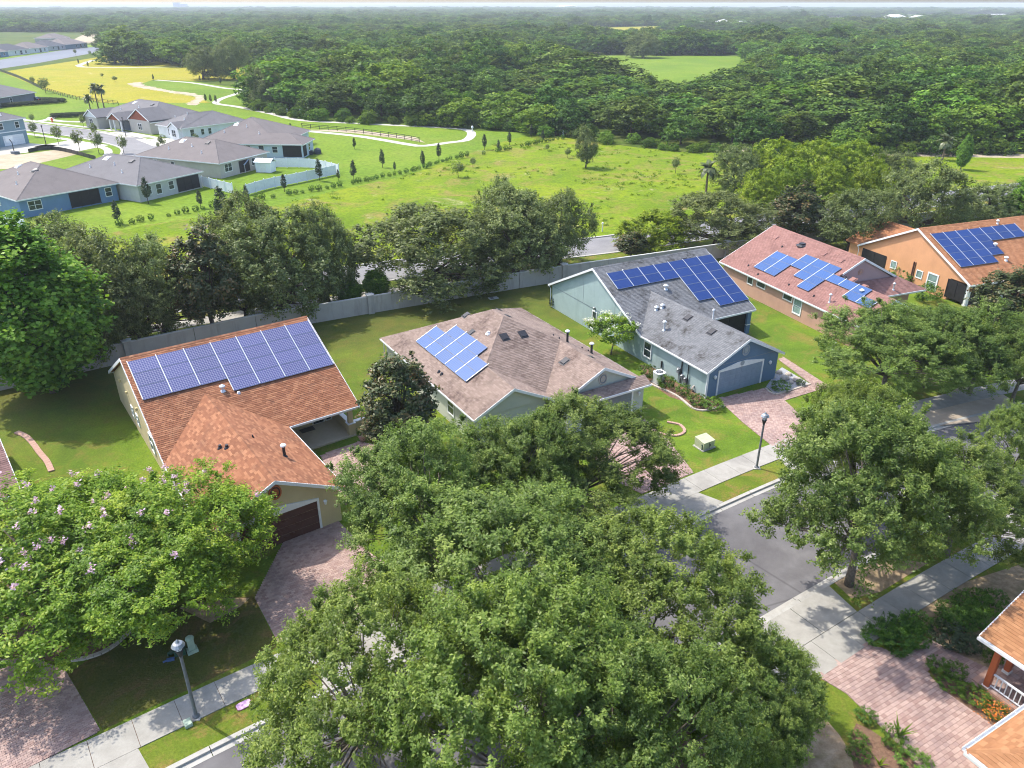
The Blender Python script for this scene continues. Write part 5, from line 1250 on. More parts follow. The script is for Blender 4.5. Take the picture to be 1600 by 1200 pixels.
bo('live0', 'grey-green live oak between the rose roof and the peach house', 1325, 396, 280, 135, rz=4.0)
bo('live2', 'round dark live oak left of the peach gable, taller than its neighbours', 1432, 366, 240, 132, rz=5.0)
bo('live1', 'live oak behind the terracotta roof', 1542, 362, 278, 118, rz=0.3)
plant_b(T['maple'], 'broadleaf_tree', 'bright green tree at the right edge behind the peach house', 'tree', 1600, 366, 268, 90)
# thicket across the boulevard
for i, (k, x, y, z, r_, lb) in enumerate((('live0', 1155, 258, 4.2, 42, 'dark rounded tree at the left end of the thicket across the boulevard'), ('yellow', 1212, 258, 4.2, 50, 'yellow-green shrubby tree left in the thicket'), ('yellow', 1272, 262, 4.4, 52, 'yellow-green shrubby tree in the middle of the thicket'),
        ('yellow', 1335, 262, 4.2, 52, 'yellow-green shrubby tree right in the thicket'), ('yellow', 1238, 284, 3.4, 42, 'yellow-green bushy tree low in the left half of the thicket'), ('yellow', 1300, 290, 3.2, 40, 'yellow-green bushy tree low in the right half of the thicket'), ('yellow', 1362, 284, 3.2, 36, 'yellow-green bushy tree behind the grey fan palm'), ('live1', 1395, 266, 3.6, 40, 'dark tree at the right end of the thicket'), ('yellow', 1190, 296, 3.0, 40, 'lowest yellow-green bush in front of the thicket'), ('maple', 1507, 240, 3.0, 13, 'small bright green tree standing alone at the right edge of the meadow'))):
    plant(T[k], 'thicket_tree', lb, 'tree', x, y, z, r_)
plant_at(T['lone'], 'lone_tree', 'solitary dark tree standing in the middle of the bright meadow', 'tree', 915, 262, 58, 36)
for x, y, h_, w_, lb in ((716, 277, 22, 20, 'small dark round bush in the meadow below the hedge row'), (887, 247, 14, 10, 'thin grey bush left of the solitary meadow tree'), (1055, 271, 24, 13, 'thin grey sapling in the meadow right of the solitary tree'), (739, 262, 15, 10, 'grey-green sapling near the hedge row'), (855, 236, 10, 7, 'small sapling at the top edge of the meadow')):
    plant_at(T['sapling'], 'sapling', lb, 'sapling', x, y, h_, w_)

# ------------------------------------------------------------------ young conifers and the low hedge row beyond the meadow
con = [(232, 318, 38, 'before the right end of the light grey house'), (185, 350, 34, 'below the lawn of the light grey house, partly behind live oaks'), (314, 325, 26, 'below the left white vinyl fence'), (352, 358, 62, 'rising from the live oaks under the left white fence'), (387, 322, 30, 'at the left end of the long white fence'), (445, 300, 26, 'before the middle of the long white fence'), (500, 283, 32, 'before the right end of the long white fence'), (553, 281, 28, 'just right of the white fence corner'), (598, 262, 26, 'standing in the hedge row, first tall one right of the fence corner'), (529, 282, 16, 'small one touching the white fence corner'), (661, 262, 24, 'standing under the lowest point of the footpath loop'), (686, 250, 24, 'below the right part of the footpath loop'), (757, 234, 22, 'just right of the footpath bend'), (779, 236, 16, 'shorter one right of the footpath bend'), (796, 227, 20, 'third one right of the footpath bend'), (830, 215, 18, 'before the dark wood, left of a shorter one'), (848, 222, 17, 'near the upper end of the hedge row'), (868, 212, 16, 'nearest to the wood at the hedge end'), (617, 268, 14, 'short one inside the hedge row'), (455, 208, 14, 'beside the rail fence start'), (554, 233, 16, 'on the lawn inside the footpath loop'),
       (240, 126, 9, None), (313, 128, 9, None), (345, 132, 10, None), (372, 136, 10, None), (390, 138, 10, None), (123, 100, 7, None), (138, 105, 8, None), (322, 160, 12, None), (330, 161, 12, None), (338, 162, 12, None)]
for x, y, hp, w in con:
    plant_at(T['cypress'], 'young_cypress', 'slim young cypress ' + (w or 'beside the far footpath by the yellow field'), 'tree', x, y, hp, hp * 0.46, 'young cypresses beyond the meadow' if w else 'young cypresses beside the far footpath')
hl = spline(P2((190, 352), (300, 330), (440, 306), (520, 293), (640, 268), (700, 250), (770, 238), (850, 222), (882, 216)), 1.5)
hs = T['shrub0']
for i, p in enumerate(hl[:110]):
    if rng.random() < 0.12: continue
    s = rng.uniform(0.35, 0.62)
    o = link('hedge_plant', hs['crown'], None, (p[0] + rng.normal() * 0.15, p[1] + rng.normal() * 0.15, -0.14)); o.scale = (s, s, s * rng.uniform(1.2, 1.9)); o.rotation_euler = (0, 0, rng.random() * 6)
    setp(o, 'small green plant in the low hedge row along the far side of the meadow', 'hedge plant', 'hedge plants along the meadow')

# ------------------------------------------------------------------ the wood
VIEW = math.tan(math.atan(800 / FPX) * 1.06)
wood_edge = P2((-200, 60), (165, 60), (168, 101), (300, 103), (392, 106), (398, 150), (400, 168), (455, 180), (520, 187), (650, 194), (735, 198), (800, 204), (850, 210), (930, 218), (1000, 225), (1110, 236), (1250, 238), (1400, 240), (1750, 240))
far = 5200
wood = [wood_edge[0], ] + wood_edge + [(far * 0.75, 700), (far * 0.75, far), (-far * 0.75, far), (-far * 0.75, 1500)]
holes = [P2((826, 85), (1176, 86.5), (1195, 115), (1130, 150), (1040, 158), (960, 150), (860, 118)), P2((55, 38), (104, 35.5), (110, 45), (60, 48)), P2((912, 43), (1042, 39.5), (1055, 47), (912, 50)), P2((1262, 26), (1430, 28), (1450, 37), (1280, 37)), P2((640, 7.4), (1600, 7.2), (1600, 7.6), (640, 7.8)), P2((-60, 50), (170, 50), (172, 72), (-60, 100)), P2((1060, 40), (1260, 40), (1265, 46), (1060, 46)), P2((1400, 22), (1600, 23), (1600, 30), (1420, 30)), P2((395, 99), (460, 97), (465, 104), (398, 106)), P2((250, 19), (300, 18.5), (305, 22), (250, 22.5))]
pts = []
for d0, d1, sp in ((120, 420, 10.6), (420, 800, 12.0), (800, 1600, 13.0), (1600, 3000, 19.0), (3000, 5200, 28.0)):
    xs = np.arange(-d1 * VIEW - 20, d1 * VIEW + 20, sp); ys = np.arange(d0 * 0.6, d1, sp)
    X, Y = np.meshgrid(xs, ys); X = X.ravel() + rng.uniform(-0.42, 0.42, X.size) * sp; Y = Y.ravel() + rng.uniform(-0.42, 0.42, Y.size) * sp
    dist = np.hypot(X, Y); k = (dist >= d0) & (dist < d1) & (np.abs(X) < Y * VIEW + 15) & inside(X, Y, wood)
    for hh in holes: k &= ~inside(X, Y, hh)
    X, Y, dist = X[k], Y[k], dist[k]
    pts.append(np.stack([X, Y, dist, np.full(X.shape, sp)], 1))
pts = np.vstack(pts); pts = pts[np.argsort(pts[:, 2])]
# distance from the front edge decides how tall the tree is
def edge_gap(x, y):
    e = np.array(wood_edge[4:]); best = np.full(len(x), 1e9)
    for i in range(len(e) - 1):
        a, b = e[i], e[i + 1]; ab = b - a; t = np.clip(((x - a[0]) * ab[0] + (y - a[1]) * ab[1]) / (ab @ ab), 0, 1)
        best = np.minimum(best, np.hypot(x - a[0] - t * ab[0], y - a[1] - t * ab[1]))
    return best
gap = edge_gap(pts[:, 0], pts[:, 1])
big = np.sin(pts[:, 0] * 0.021 + 1.3) * np.cos(pts[:, 1] * 0.017) + np.sin(pts[:, 0] * 0.05 + pts[:, 1] * 0.043)
hsc = np.clip(0.72 + gap / 40, 0.72, 1.0) * np.exp(rng.normal(size=len(pts)) * 0.17) * (1 + 0.10 * big)
farther = np.clip((pts[:, 2] - 330) / 500, 0, 1)
wsc = hsc * rng.uniform(1.25, 1.85, len(pts)) * np.where(pts[:, 3] > 9, pts[:, 3] / 9.0, 1.0)
hsc = hsc * (1 - 0.22 * farther)
frontf = (pts[:, 0] > -5) & (pts[:, 0] < 95) & (pts[:, 2] < 330) & (gap > 14); hsc = np.where(frontf, hsc * 0.66, hsc)
clear = np.sin(pts[:, 0] * 0.0061 + 0.7) + np.sin(pts[:, 1] * 0.0083 + pts[:, 0] * 0.0021) + 0.5 * np.sin(pts[:, 0] * 0.017 + pts[:, 1] * 0.013)
keep = ~((pts[:, 2] > 620) & (clear > 1.15))
pts, gap, big, hsc, wsc = pts[keep], gap[keep], big[keep], hsc[keep], wsc[keep]
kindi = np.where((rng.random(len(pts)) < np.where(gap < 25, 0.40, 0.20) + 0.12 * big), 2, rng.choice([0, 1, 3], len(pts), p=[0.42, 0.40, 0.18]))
# how large each one shows: nearest first, but only the front few rows are in view
score = pts[:, 2] + 0.5 * np.maximum(gap - 40, 0)
order = np.argsort(score); NS = 300
KIND = {0: 'dark round-crowned tree', 1: 'dark broad-crowned tree', 2: 'bright green leafy tree', 3: 'tall narrow dark tree'}
ZONES = ((-1e9, 'at its left end'), (520, 'behind the rail-fenced path'), (740, 'behind the path bend'), (850, 'left of the solitary meadow tree'), (915, 'behind the solitary meadow tree'), (1110, 'behind the meadow corner'), (1290, 'behind the yellow-green thicket'), (1450, 'at the right edge'))
ORD = ['first', 'second', 'third', 'fourth', 'fifth', 'sixth', 'seventh', 'eighth', 'ninth', 'tenth', 'eleventh', 'twelfth', 'thirteenth', 'fourteenth', 'fifteenth', 'sixteenth']
bins = {}
for i in order[:NS]:
    x, y = pts[i, 0], pts[i, 1]; dd = depth((x, y, 5.0)); px = 800 + FPX * x / dd
    z = [n for lim, n in ZONES if px >= lim][-1]
    rowk = 0 if gap[i] < 11 else (1 if gap[i] < 24 else (2 if gap[i] < 45 else 3))
    bins.setdefault((int(kindi[i]), z, rowk), []).append((px, i))
ROWN = ('in the wood\'s front row', 'in the wood\'s second row', 'deeper in the wood', 'far inside the wood')
for (k, z, rowk), lst in bins.items():
    lst.sort()
    for j, (px, i) in enumerate(lst):
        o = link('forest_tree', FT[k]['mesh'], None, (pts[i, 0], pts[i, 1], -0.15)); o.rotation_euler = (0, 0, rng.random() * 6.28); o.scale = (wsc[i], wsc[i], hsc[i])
        lb = '%s %s, %s' % (KIND[k], ROWN[rowk], z)
        if rowk < 3 and len(lst) > 1: lb = '%s %s' % (ORD[j], lb) if j < len(ORD) else lb
        setp(o, lb[0].lower() + lb[1:], 'tree', 'trees of the wood beyond the meadow')
# low scrub along the foot of the wood
el = spline(P2((404, 172), (455, 183), (520, 190), (590, 194), (650, 197), (735, 200), (790, 203), (850, 212), (930, 221), (1000, 229), (1060, 236), (1110, 239), (1250, 240), (1400, 242), (1600, 242)), 3.4)
for j, p in enumerate(el):
    q = p + rng.normal(size=2) * 1.2 + np.array([0, 1.5]); s = rng.uniform(0.22, 0.5)
    o = link('edge_bush', FT[2 if rng.random() < 0.7 else 1]['mesh'], None, (q[0], q[1], -0.6)); o.rotation_euler = (0, 0, rng.random() * 6.28); o.scale = (s * 1.25, s * 1.25, s * 0.9)
    setp(o, 'low leafy bush at the foot of the wood along its edge', 'bush', 'bushes along the foot of the wood')
rest = order[NS:]
me = bpy.data.meshes.new('far_wood')
me.vertices.add(len(rest)); me.vertices.foreach_set('co', np.stack([pts[rest, 0], pts[rest, 1], np.full(len(rest), -0.15)], 1).astype(np.float32).ravel())
for nm, arr in (('sw', wsc[rest]), ('sh', hsc[rest]), ('rot', rng.random(len(rest)) * 6.28)):
    a = me.attributes.new(nm, 'FLOAT', 'POINT'); a.data.foreach_set('value', arr.astype(np.float32))
a = me.attributes.new('kindi', 'INT', 'POINT'); a.data.foreach_set('value', kindi[rest].astype(np.int32))
protos = []
for k in range(4):
    q = next(o for o in scn.objects if o.name.startswith('forest_tree') and o.data is FT[k]['mesh']); protos.append(q)
ng = bpy.data.node_groups.new('scatter_wood', 'GeometryNodeTree')
ng.interface.new_socket('Geometry', in_out='INPUT', socket_type='NodeSocketGeometry'); ng.interface.new_socket('Geometry', in_out='OUTPUT', socket_type='NodeSocketGeometry')
gi = ng.nodes.new('NodeGroupInput'); go = ng.nodes.new('NodeGroupOutput'); join = ng.nodes.new('GeometryNodeJoinGeometry')
def named(n, t='FLOAT'): a = ng.nodes.new('GeometryNodeInputNamedAttribute'); a.data_type = t; a.inputs[0].default_value = n; return a.outputs[0]
cx = ng.nodes.new('ShaderNodeCombineXYZ'); sw = named('sw'); ng.links.new(sw, cx.inputs[0]); ng.links.new(sw, cx.inputs[1]); ng.links.new(named('sh'), cx.inputs[2])
cr = ng.nodes.new('ShaderNodeCombineXYZ'); ng.links.new(named('rot'), cr.inputs[2]); ki = named('kindi', 'INT')
for k in range(4):
    oi = ng.nodes.new('GeometryNodeObjectInfo'); oi.transform_space = 'ORIGINAL'; oi.inputs['Object'].default_value = protos[k]; oi.inputs['As Instance'].default_value = True
    cmp = ng.nodes.new('FunctionNodeCompare'); cmp.data_type = 'INT'; cmp.operation = 'EQUAL'; ng.links.new(ki, cmp.inputs[2]); cmp.inputs[3].default_value = k
    ip = ng.nodes.new('GeometryNodeInstanceOnPoints'); ng.links.new(gi.outputs[0], ip.inputs['Points']); ng.links.new(cmp.outputs[0], ip.inputs['Selection'])
    ng.links.new(oi.outputs['Geometry'], ip.inputs['Instance']); ng.links.new(cr.outputs[0], ip.inputs['Rotation']); ng.links.new(cx.outputs[0], ip.inputs['Scale']); ng.links.new(ip.outputs[0], join.inputs[0])
ng.links.new(join.outputs[0], go.inputs[0])
fw = link('far_wood', me, kind='stuff'); md = fw.modifiers.new('scatter', 'NODES'); md.node_group = ng
print('wood trees', len(pts), 'single', NS)
# ================================================================== houses of the subdivision beyond the boulevard
M['w_steel'] = mat_stucco('steel_blue_siding', (0.155, 0.255, 0.40), 0.08)
M['w_ltgrey'] = mat_stucco('light_grey_siding', (0.50, 0.50, 0.49), 0.08)
M['w_greige'] = mat_stucco('greige_siding', (0.46, 0.43, 0.39), 0.08)
M['w_ice'] = mat_stucco('ice_blue_siding', (0.52, 0.60, 0.68), 0.06)
M['w_white'] = mat_stucco('white_siding', (0.72, 0.73, 0.74), 0.06)
M['w_dark'] = mat_stucco('dark_grey_siding', (0.15, 0.165, 0.19), 0.06)
M['w_bgrey'] = mat_stucco('blue_grey_siding', (0.22, 0.30, 0.34), 0.06)
M['gable_red'] = mat_plain('rust_red_shakes', (0.26, 0.075, 0.04), 0.7, 0.15, 3)
M['roof_dark'] = mat_plain('charcoal_roof', (0.07, 0.075, 0.09), 0.9)
M['roof_pale'] = mat_plain('pale_metal_roof', (0.62, 0.62, 0.62), 0.6)

def hip_house(label, C, hd, L, D, wall, roof, ze=2.8, pitch=0.42, front=(), right=(), lanai=None, wings=(), vents=2, gable_right=False, name='house', ov=0.45, garage=None, pipes=True, left=(), ext=None):
    """hipped house: C is its front right wall corner, x runs left along the front (negative), y to the back"""
    h = House(name, label, 'house', C, hd, dict(wall=M[wall], roof=M[roof], deck=M[roof], cap=M[roof]))
    x0, x1, y0, y1 = -L - ov, ov, -ov, D + ov; w, d = x1 - x0, y1 - y0
    a, b, c, e = (x0, y0, ze), (x1, y0, ze), (x1, y1, ze), (x0, y1, ze)
    if w >= d:
        r = d / 2; zr = ze + pitch * r; p, q = (x0 + r, y0 + r, zr), (x1 - r, y0 + r, zr)
        for pl in ([a, b, q, p], [c, e, p, q], [b, c, q], [e, a, p]): h.plane(pl, 0.2, False)
    else:
        r = w / 2; zr = ze + pitch * r; p, q = (x0 + r, y0 + r, zr), (x0 + r, y1 - r, zr)
        for pl in ([b, c, q, p], [e, a, p, q], [a, b, p], [c, e, q]): h.plane(pl, 0.2, False)
    for u, v in ((a, b), (b, c), (c, e), (e, a)): h.eave(u, v, False)
    if vents:
        for s_, t in ((a, p), (b, q), (c, q), (e, p), (p, q)): h.cap.tint = 0.7; h.ridge(s_, t)
    foot = [(-L, 0), (0, 0), (0, D), (-L, D)]
    h.walls(foot, -0.2, ze - 0.12)
    Fw, Rw, Lw = h.frame((-L, 0), (0, 0)), h.frame((0, 0), (0, D)), h.frame((-L, D), (-L, 0))
    for W, lst, base in ((Fw, front, L), (Rw, right, 0), (Lw, left, 0)):
        for x, ww, z, hh, mull in lst: h.window(W, base + x if base else x, ww, z, hh, mull, 1)
    if lanai:
        side, p0, p1, z1 = lanai; W = Fw if side == 'f' else Rw; base = L if side == 'f' else 0
        mb = MB(); mb.box(base + p0, base + p1, 0.0, 0.04, 0.05, z1, 0, W); sc = mb.build('lanai_screen', M['bronze'], h.root)
        mb = MB()
        for i in range(4): x = base + p0 + (p1 - p0) * i / 3; mb.box(x - 0.06, x + 0.06, 0.04, 0.08, 0.0, z1, 0, W)
        mb.box(base + p0, base + p1, 0.041, 0.081, z1 - 0.1, z1 + 0.06, 0, W); mb.box(base + p0, base + p1, 0.041, 0.079, 0.9, 0.96, 0, W); mb.build('screen_frame', M['bronze'], h.root)
    for (wx0, wx1, dep, wz, gm, parts) in wings:
        """gabled front wing between wx0 and wx1 standing dep before the front"""
        xm = (wx0 + wx1) / 2; hw = (wx1 - wx0) / 2 + 0.3; zz = wz + 0.55 * hw; back = min(D * 0.45, dep * 0 + hw * 1.2)
        h.plane([(xm - hw, -dep - 0.3, wz), (xm, -dep - 0.3, zz), (xm, back, zz), (xm - hw, back, wz)], 0.18, False); h.plane([(xm + hw, -dep - 0.3, wz), (xm, -dep - 0.3, zz), (xm, back, zz), (xm + hw, back, wz)], 0.18, False)
        h.rake((xm - hw, -dep - 0.3, wz), (xm, -dep - 0.3, zz)); h.rake((xm + hw, -dep - 0.3, wz), (xm, -dep - 0.3, zz))
        g = MB(); h.gable_y(-dep, 0.2, [(wx0, wz - 0.1), (wx1, wz - 0.1), (xm, zz - 0.28)], g); g.build('gable', M[gm], h.root)
        if 'wall' in parts: h.walls([(wx0, -dep), (wx1, -dep), (wx1, 0.05), (wx0, 0.05)], -0.2, wz - 0.12)
        W = h.frame((wx0, -dep), (wx1, -dep))
        if 'win' in parts: h.window(W, (wx1 - wx0) / 2, min(1.6, wx1 - wx0 - 1.2), 0.7, 1.5, 1, 1)
        if 'garage' in parts: h.garage(W, (wx1 - wx0) / 2, min(4.9, wx1 - wx0 - 0.8), 2.1, M['w_white'], arch=False)
        if 'porch' in parts:
            for x in (wx0 + 0.15, xm - 0.6, wx1 - 0.15):
                mb = MB(); mb.box(x - 0.15, x + 0.15, -dep + 0.05, -dep + 0.35, -0.1, wz - 0.1); mb.build('porch_column', M['white'], h.root)
            mb = MB(); mb.box(wx0 + 0.2, wx1 - 0.2, -0.05, -0.02, 0.0, 2.3); mb.build('front_door', M['w_dark'], h.root)
    if ext:
        ex, e0, e1 = ext; r = (e1 - e0) / 2; zz = ze + pitch * r; xa, xb, ya, yb_ = x1 - r, ex + ov, e0, e1
        pA, pB = (xa, (ya + yb_) / 2, zz + 0.004), (xb - r, (ya + yb_) / 2, zz + 0.004)
        h.plane([(x1 - 0.1, ya, ze), (xb, ya, ze), pB, pA], 0.2, False); h.plane([(x1 - 0.1, yb_, ze), (xb, yb_, ze), pB, pA], 0.2, False); h.plane([(xb, ya, ze), (xb, yb_, ze), pB], 0.2, False)
        for u, v in (((x1, ya, ze), (xb, ya, ze)), ((xb, ya, ze), (xb, yb_, ze))): h.eave(u, v, False)
        h.ridge(pB, (xb, ya, ze)); h.ridge(pB, (xb, yb_, ze))
        h.walls([(0.0, e0 + ov), (ex, e0 + ov), (ex, e1 - ov), (0.0, e1 - ov)], -0.2, ze - 0.12)
        We = h.frame((0, e0 + ov), (ex, e0 + ov)); Wr = h.frame((ex, e0 + ov), (ex, e1 - ov))
        for W, q0, q1 in ((We, 0.5, ex - 0.3), (Wr, 0.3, 2.6)):
            mb = MB(); mb.box(q0, q1, 0.0, 0.04, 0.1, 2.55, 0, W); mb.build('lanai_screen', M['bronze'], h.root)
        h.window(Wr, 4.6, 1.0, 0.9, 1.3, 0, 1)
    zf = (lambda x, y: ze + pitch * min(y - y0, y1 - y, x - x0, x1 - x))
    for i in range(vents):
        x = x0 + w * (0.35 + 0.3 * i / max(1, vents - 1)) if w >= d else x0 + w * 0.38; y = y0 + d * (0.40 if w >= d else 0.35 + 0.3 * i / max(1, vents - 1))
        h.vent_box(x, y, zf, 'black' if i % 2 else 'alu', 0.9, 0.16)
    if pipes and vents:
        for fx, fy in ((0.3, 0.2), (0.52, 0.3), (0.7, 0.18)): h.pipe(x0 + w * fx, y0 + d * fy, zf, 0.5, 0.09, 'white', False)
    h.done(); return h

def hd_of(a, b): d = at(*b) - at(*a); return math.degrees(math.atan2(d.y, d.x))
C = lambda x, y: tuple(at(x, y, 0)[:2])
GH = -0.1
hip_house('steel-blue house with a brown hipped roof at the left edge below the gravel lot', C(36, 340), -37, 19, 15.5, 'w_steel', 'sh_umber', right=((2.2, 1.9, 0.9, 1.3, 1), (14.0, 1.0, 0.9, 1.3, 0)), lanai=('r', 7.6, 12.4, 2.4), front=((-8, 1.6, 0.9, 1.3, 1),), vents=2)
hip_house('light grey house with a dark screened lanai, left of the white fence', C(220, 315), -28, 21, 13.2, 'w_ltgrey', 'sh_slate', front=((-17.6, 0.9, 0.9, 1.4, 0), (-13.2, 0.8, 0.9, 1.2, 0), (-9.4, 1.0, 0.8, 1.5, 0)), right=((2.0, 0.9, 0.9, 1.3, 0), (4.0, 1.0, 0.6, 1.6, 0), (6.6, 1.0, 0.9, 1.3, 0)), lanai=('r', 7.9, 12.6, 2.35))
hip_house('greige house with a brown-grey hipped roof inside the white fenced yard', C(346, 278), -24, 21, 13.5, 'w_greige', 'sh_umber', front=((-16.5, 0.8, 0.9, 1.3, 0), (-12.0, 0.9, 0.9, 1.3, 0)), right=((2.2, 1.9, 0.9, 1.4, 1), (9.6, 1.6, 0.9, 1.3, 1)), lanai=('r', 5.2, 8.0, 2.2))
hip_house('ice-blue house under the largest umber roof beyond the white fence', tuple(np.array(C(474, 247)) + np.array([-5.0, 0.9])), -4, 19.0, 20, 'w_ice', 'sh_umber', front=((-7.6, 1.9, 1.0, 1.4, 1), (-4.2, 1.1, 1.0, 1.4, 0), (-1.2, 1.1, 1.0, 1.2, 0)), ext=(4.9, -0.4, 8.0))
hip_house('pale cottage with rust-red front gables facing the side street', C(240, 209), -35, 26.5, 17, 'w_greige', 'sh_slate', front=((-7.0, 1.1, 0.7, 1.6, 0),), wings=((-26.5, -20.5, 3.0, 2.8, 'w_white', ('wall', 'win')), (-15.5, -10.0, 2.6, 2.8, 'gable_red', ('porch',)), (-9.0, 0.0, 0.6, 3.2, 'gable_red', ('wall', 'win'))))
hip_house('white cottage with small white gable beside the largest umber roof', C(287, 219), -38, 11, 18, 'w_white', 'sh_slate', right=((2.6, 1.0, 0.6, 1.6, 0), (5.4, 0.8, 0.7, 1.3, 0), (7.4, 0.8, 0.7, 1.3, 0)), front=((-5.5, 1.6, 0.7, 1.5, 1),), wings=((-4.6, -0.4, 0.8, 2.8, 'w_white', ('wall', 'win')),))
hip_house('two-storey blue-grey house with a white garage door at the left edge', C(46, 223), 62, 14, 10, 'w_bgrey', 'sh_slate', ze=5.7, front=((-5.6, 0.9, 3.7, 1.3, 0), (-1.8, 0.9, 3.7, 1.3, 0)), garage=True)
tw = [o for o in scn.objects if o.name.startswith('house')][-1]
hh_ = House.__new__(House); hh_.root = next(o for o in scn.objects if o.get('label', '').startswith('two-storey blue')); Wt = House.frame(hh_, (-14, 0), (0, 0))
hh_.m = {}; House.garage(hh_, Wt, 10.6, 4.6, 2.1, M['w_white'], arch=False)
mb = MB(); mb.box(0, 14, 0.0, 0.06, 2.9, 3.1, 0, Wt); mb.build('band_course', M['white'], hh_.root)
hip_house('dark grey house with cars parked before it at the far left', C(57, 158), 84, 26, 14, 'w_dark', 'sh_slate', ze=2.9, front=((-12, 1.0, 0.9, 1.3, 0), (-18, 1.0, 0.9, 1.3, 0)), vents=0, pipes=False)
for i, (x, y, hd, L, D, wl, rf, lb) in enumerate(((47, 84, 88, 26, 16, 'w_white', 'roof_dark', 'white house with a charcoal roof, leftmost of the row beyond the pond'), (76, 80.5, 88, 22, 16, 'w_white', 'sh_umber', 'white house with a brown roof, second in the row beyond the pond'),
        (103, 77, 88, 22, 16, 'w_ltgrey', 'roof_dark', 'pale house with a charcoal roof, third in the row beyond the pond'), (137, 73.5, 88, 30, 18, 'w_bgrey', 'sh_umber', 'blue-grey house with wide brown roof, right end of the row beyond the pond'),
        (110, 64, 88, 26, 16, 'w_greige', 'sh_umber', 'brown-roofed house in the second row beyond the pond'), (14, 88, 88, 16, 14, 'w_steel', 'sh_umber', 'grey-blue house corner at the left edge beyond the pond'))):
    hip_house(lb, C(x, y), hd, L, D, wl, rf, ze=3.0, front=((-4, 1.6, 0.8, 1.5, 1), (-9, 2.2, 0.2, 2.2, 0), (-15, 1.2, 0.9, 1.4, 0)), vents=0, pipes=False)
# pale roofs among the far trees
for i, (x, y, L, D, hd, rf, wl, lb) in enumerate(((1118, 43.5, 26, 16, 10, 'roof_pale', 'w_white', 'white-walled farmhouse among the far trees, left of the white barn'), (1145, 41, 22, 24, 5, 'roof_pale', 'w_white', 'white barn with the tallest pale roof among the far trees'), (1182, 43, 34, 16, -8, 'roof_pale', 'w_white', 'long low white building among the far trees right of the barn'),
        (1096, 43.5, 14, 12, 12, 'sh_umber', 'w_greige', 'small brown-roofed building at the left end of the far white group'), (1415, 31, 40, 20, 6, 'roof_pale', 'w_white', 'white far building at the left end of the distant settlement'), (1450, 32, 30, 18, -6, 'roof_pale', 'w_white', 'small white far building in the middle of the distant settlement'),
        (1582, 31, 60, 24, 3, 'roof_pale', 'w_white', 'long white far building near the right edge'), (1562, 42, 26, 16, 12, 'roof_pale', 'w_ltgrey', 'pale far house below the long white building'), (1560, 20, 70, 30, 0, 'roof_pale', 'w_white', 'white far building nearest the horizon at the right'), (905, 13, 160, 60, 4, 'roof_pale', 'w_white', 'pale far warehouse near the horizon at the centre right'))):
    hip_house(lb, C(x, y), hd, L, D, wl, rf, ze=5.5 if y < 35 else 4.5, vents=0, pipes=False, name='far_building', front=((-L * 0.3, 2.5, 1.0, 2.0, 0), (-L * 0.7, 2.5, 1.0, 2.0, 0)))
tb = thing('tower_block', 'grey-blue tower block on the horizon at the top left', 'tower', tuple(at(283, 12.6)))
for dx, ww, hh in ((-26, 40, 34), (24, 36, 26)):
    mb = MB(); mb.box(dx - ww / 2, dx + ww / 2, -15, 15, 0, hh); mb.build('block', M['w_steel'], tb)
    mb = MB()
    for k in range(4): mb.box(dx - ww / 2 + 1, dx + ww / 2 - 1, -15.3, -15.0, 5 + k * hh / 5, 7 + k * hh / 5)
    mb.build('window_band', M['glass'], tb)

# ------------------------------------------------------------------ fences
def vinyl_fence(label, pix, h=1.85, step=2.4, z=-0.13):
    l = spline(P2(*pix), step) if len(pix) > 2 else spline(P2(*pix), step)
    f = thing('vinyl_fence', label, 'fence', (l[0][0], l[0][1], z)); o = Vector((l[0][0], l[0][1], 0))
    pb = MB(); pb.box(-0.07, 0.07, -0.07, 0.07, 0, h + 0.1); pb.lathe([(0.1, h + 0.1), (0.09, h + 0.14), (0.01, h + 0.2)], 4); pme = pb.mesh('post', M['vinyl'])
    for i, p in enumerate(l):
        link('post', pme, f, (p[0] - o.x, p[1] - o.y, 0))
        if i + 1 < len(l):
            q = l[i + 1]; mb = MB(); n = 12
            a, b = Vector((p[0] - o.x, p[1] - o.y, h)), Vector((q[0] - o.x, q[1] - o.y, h)); d = (b - a) / n
            for k in range(n): mb.beam(a + d * (k + 0.04), a + d * (k + 0.96), 0.03, h - 0.12, 0, -0.02)
            mb.beam(a, b, 0.06, 0.12); mb.beam(a + Vector((0, 0, -h + 0.25)), b + Vector((0, 0, -h + 0.25)), 0.06, 0.14)
            mb.build('fence_panel', M['vinyl'], f)
    return f
vinyl_fence('white vinyl fence left, between the light grey house and the young trees', ((306, 288), (336, 295), (368, 303)))
vinyl_fence('long white vinyl fence in front of the greige house yard', ((386, 304), (420, 294), (470, 284), (530, 271)))
vinyl_fence('white vinyl fence behind the greige house yard', ((530, 271), (490, 262), (440, 261), (405, 261)))
vinyl_fence('short white vinyl fence at the left edge below the steel-blue house', ((-30, 340), (0, 349), (42, 362)))
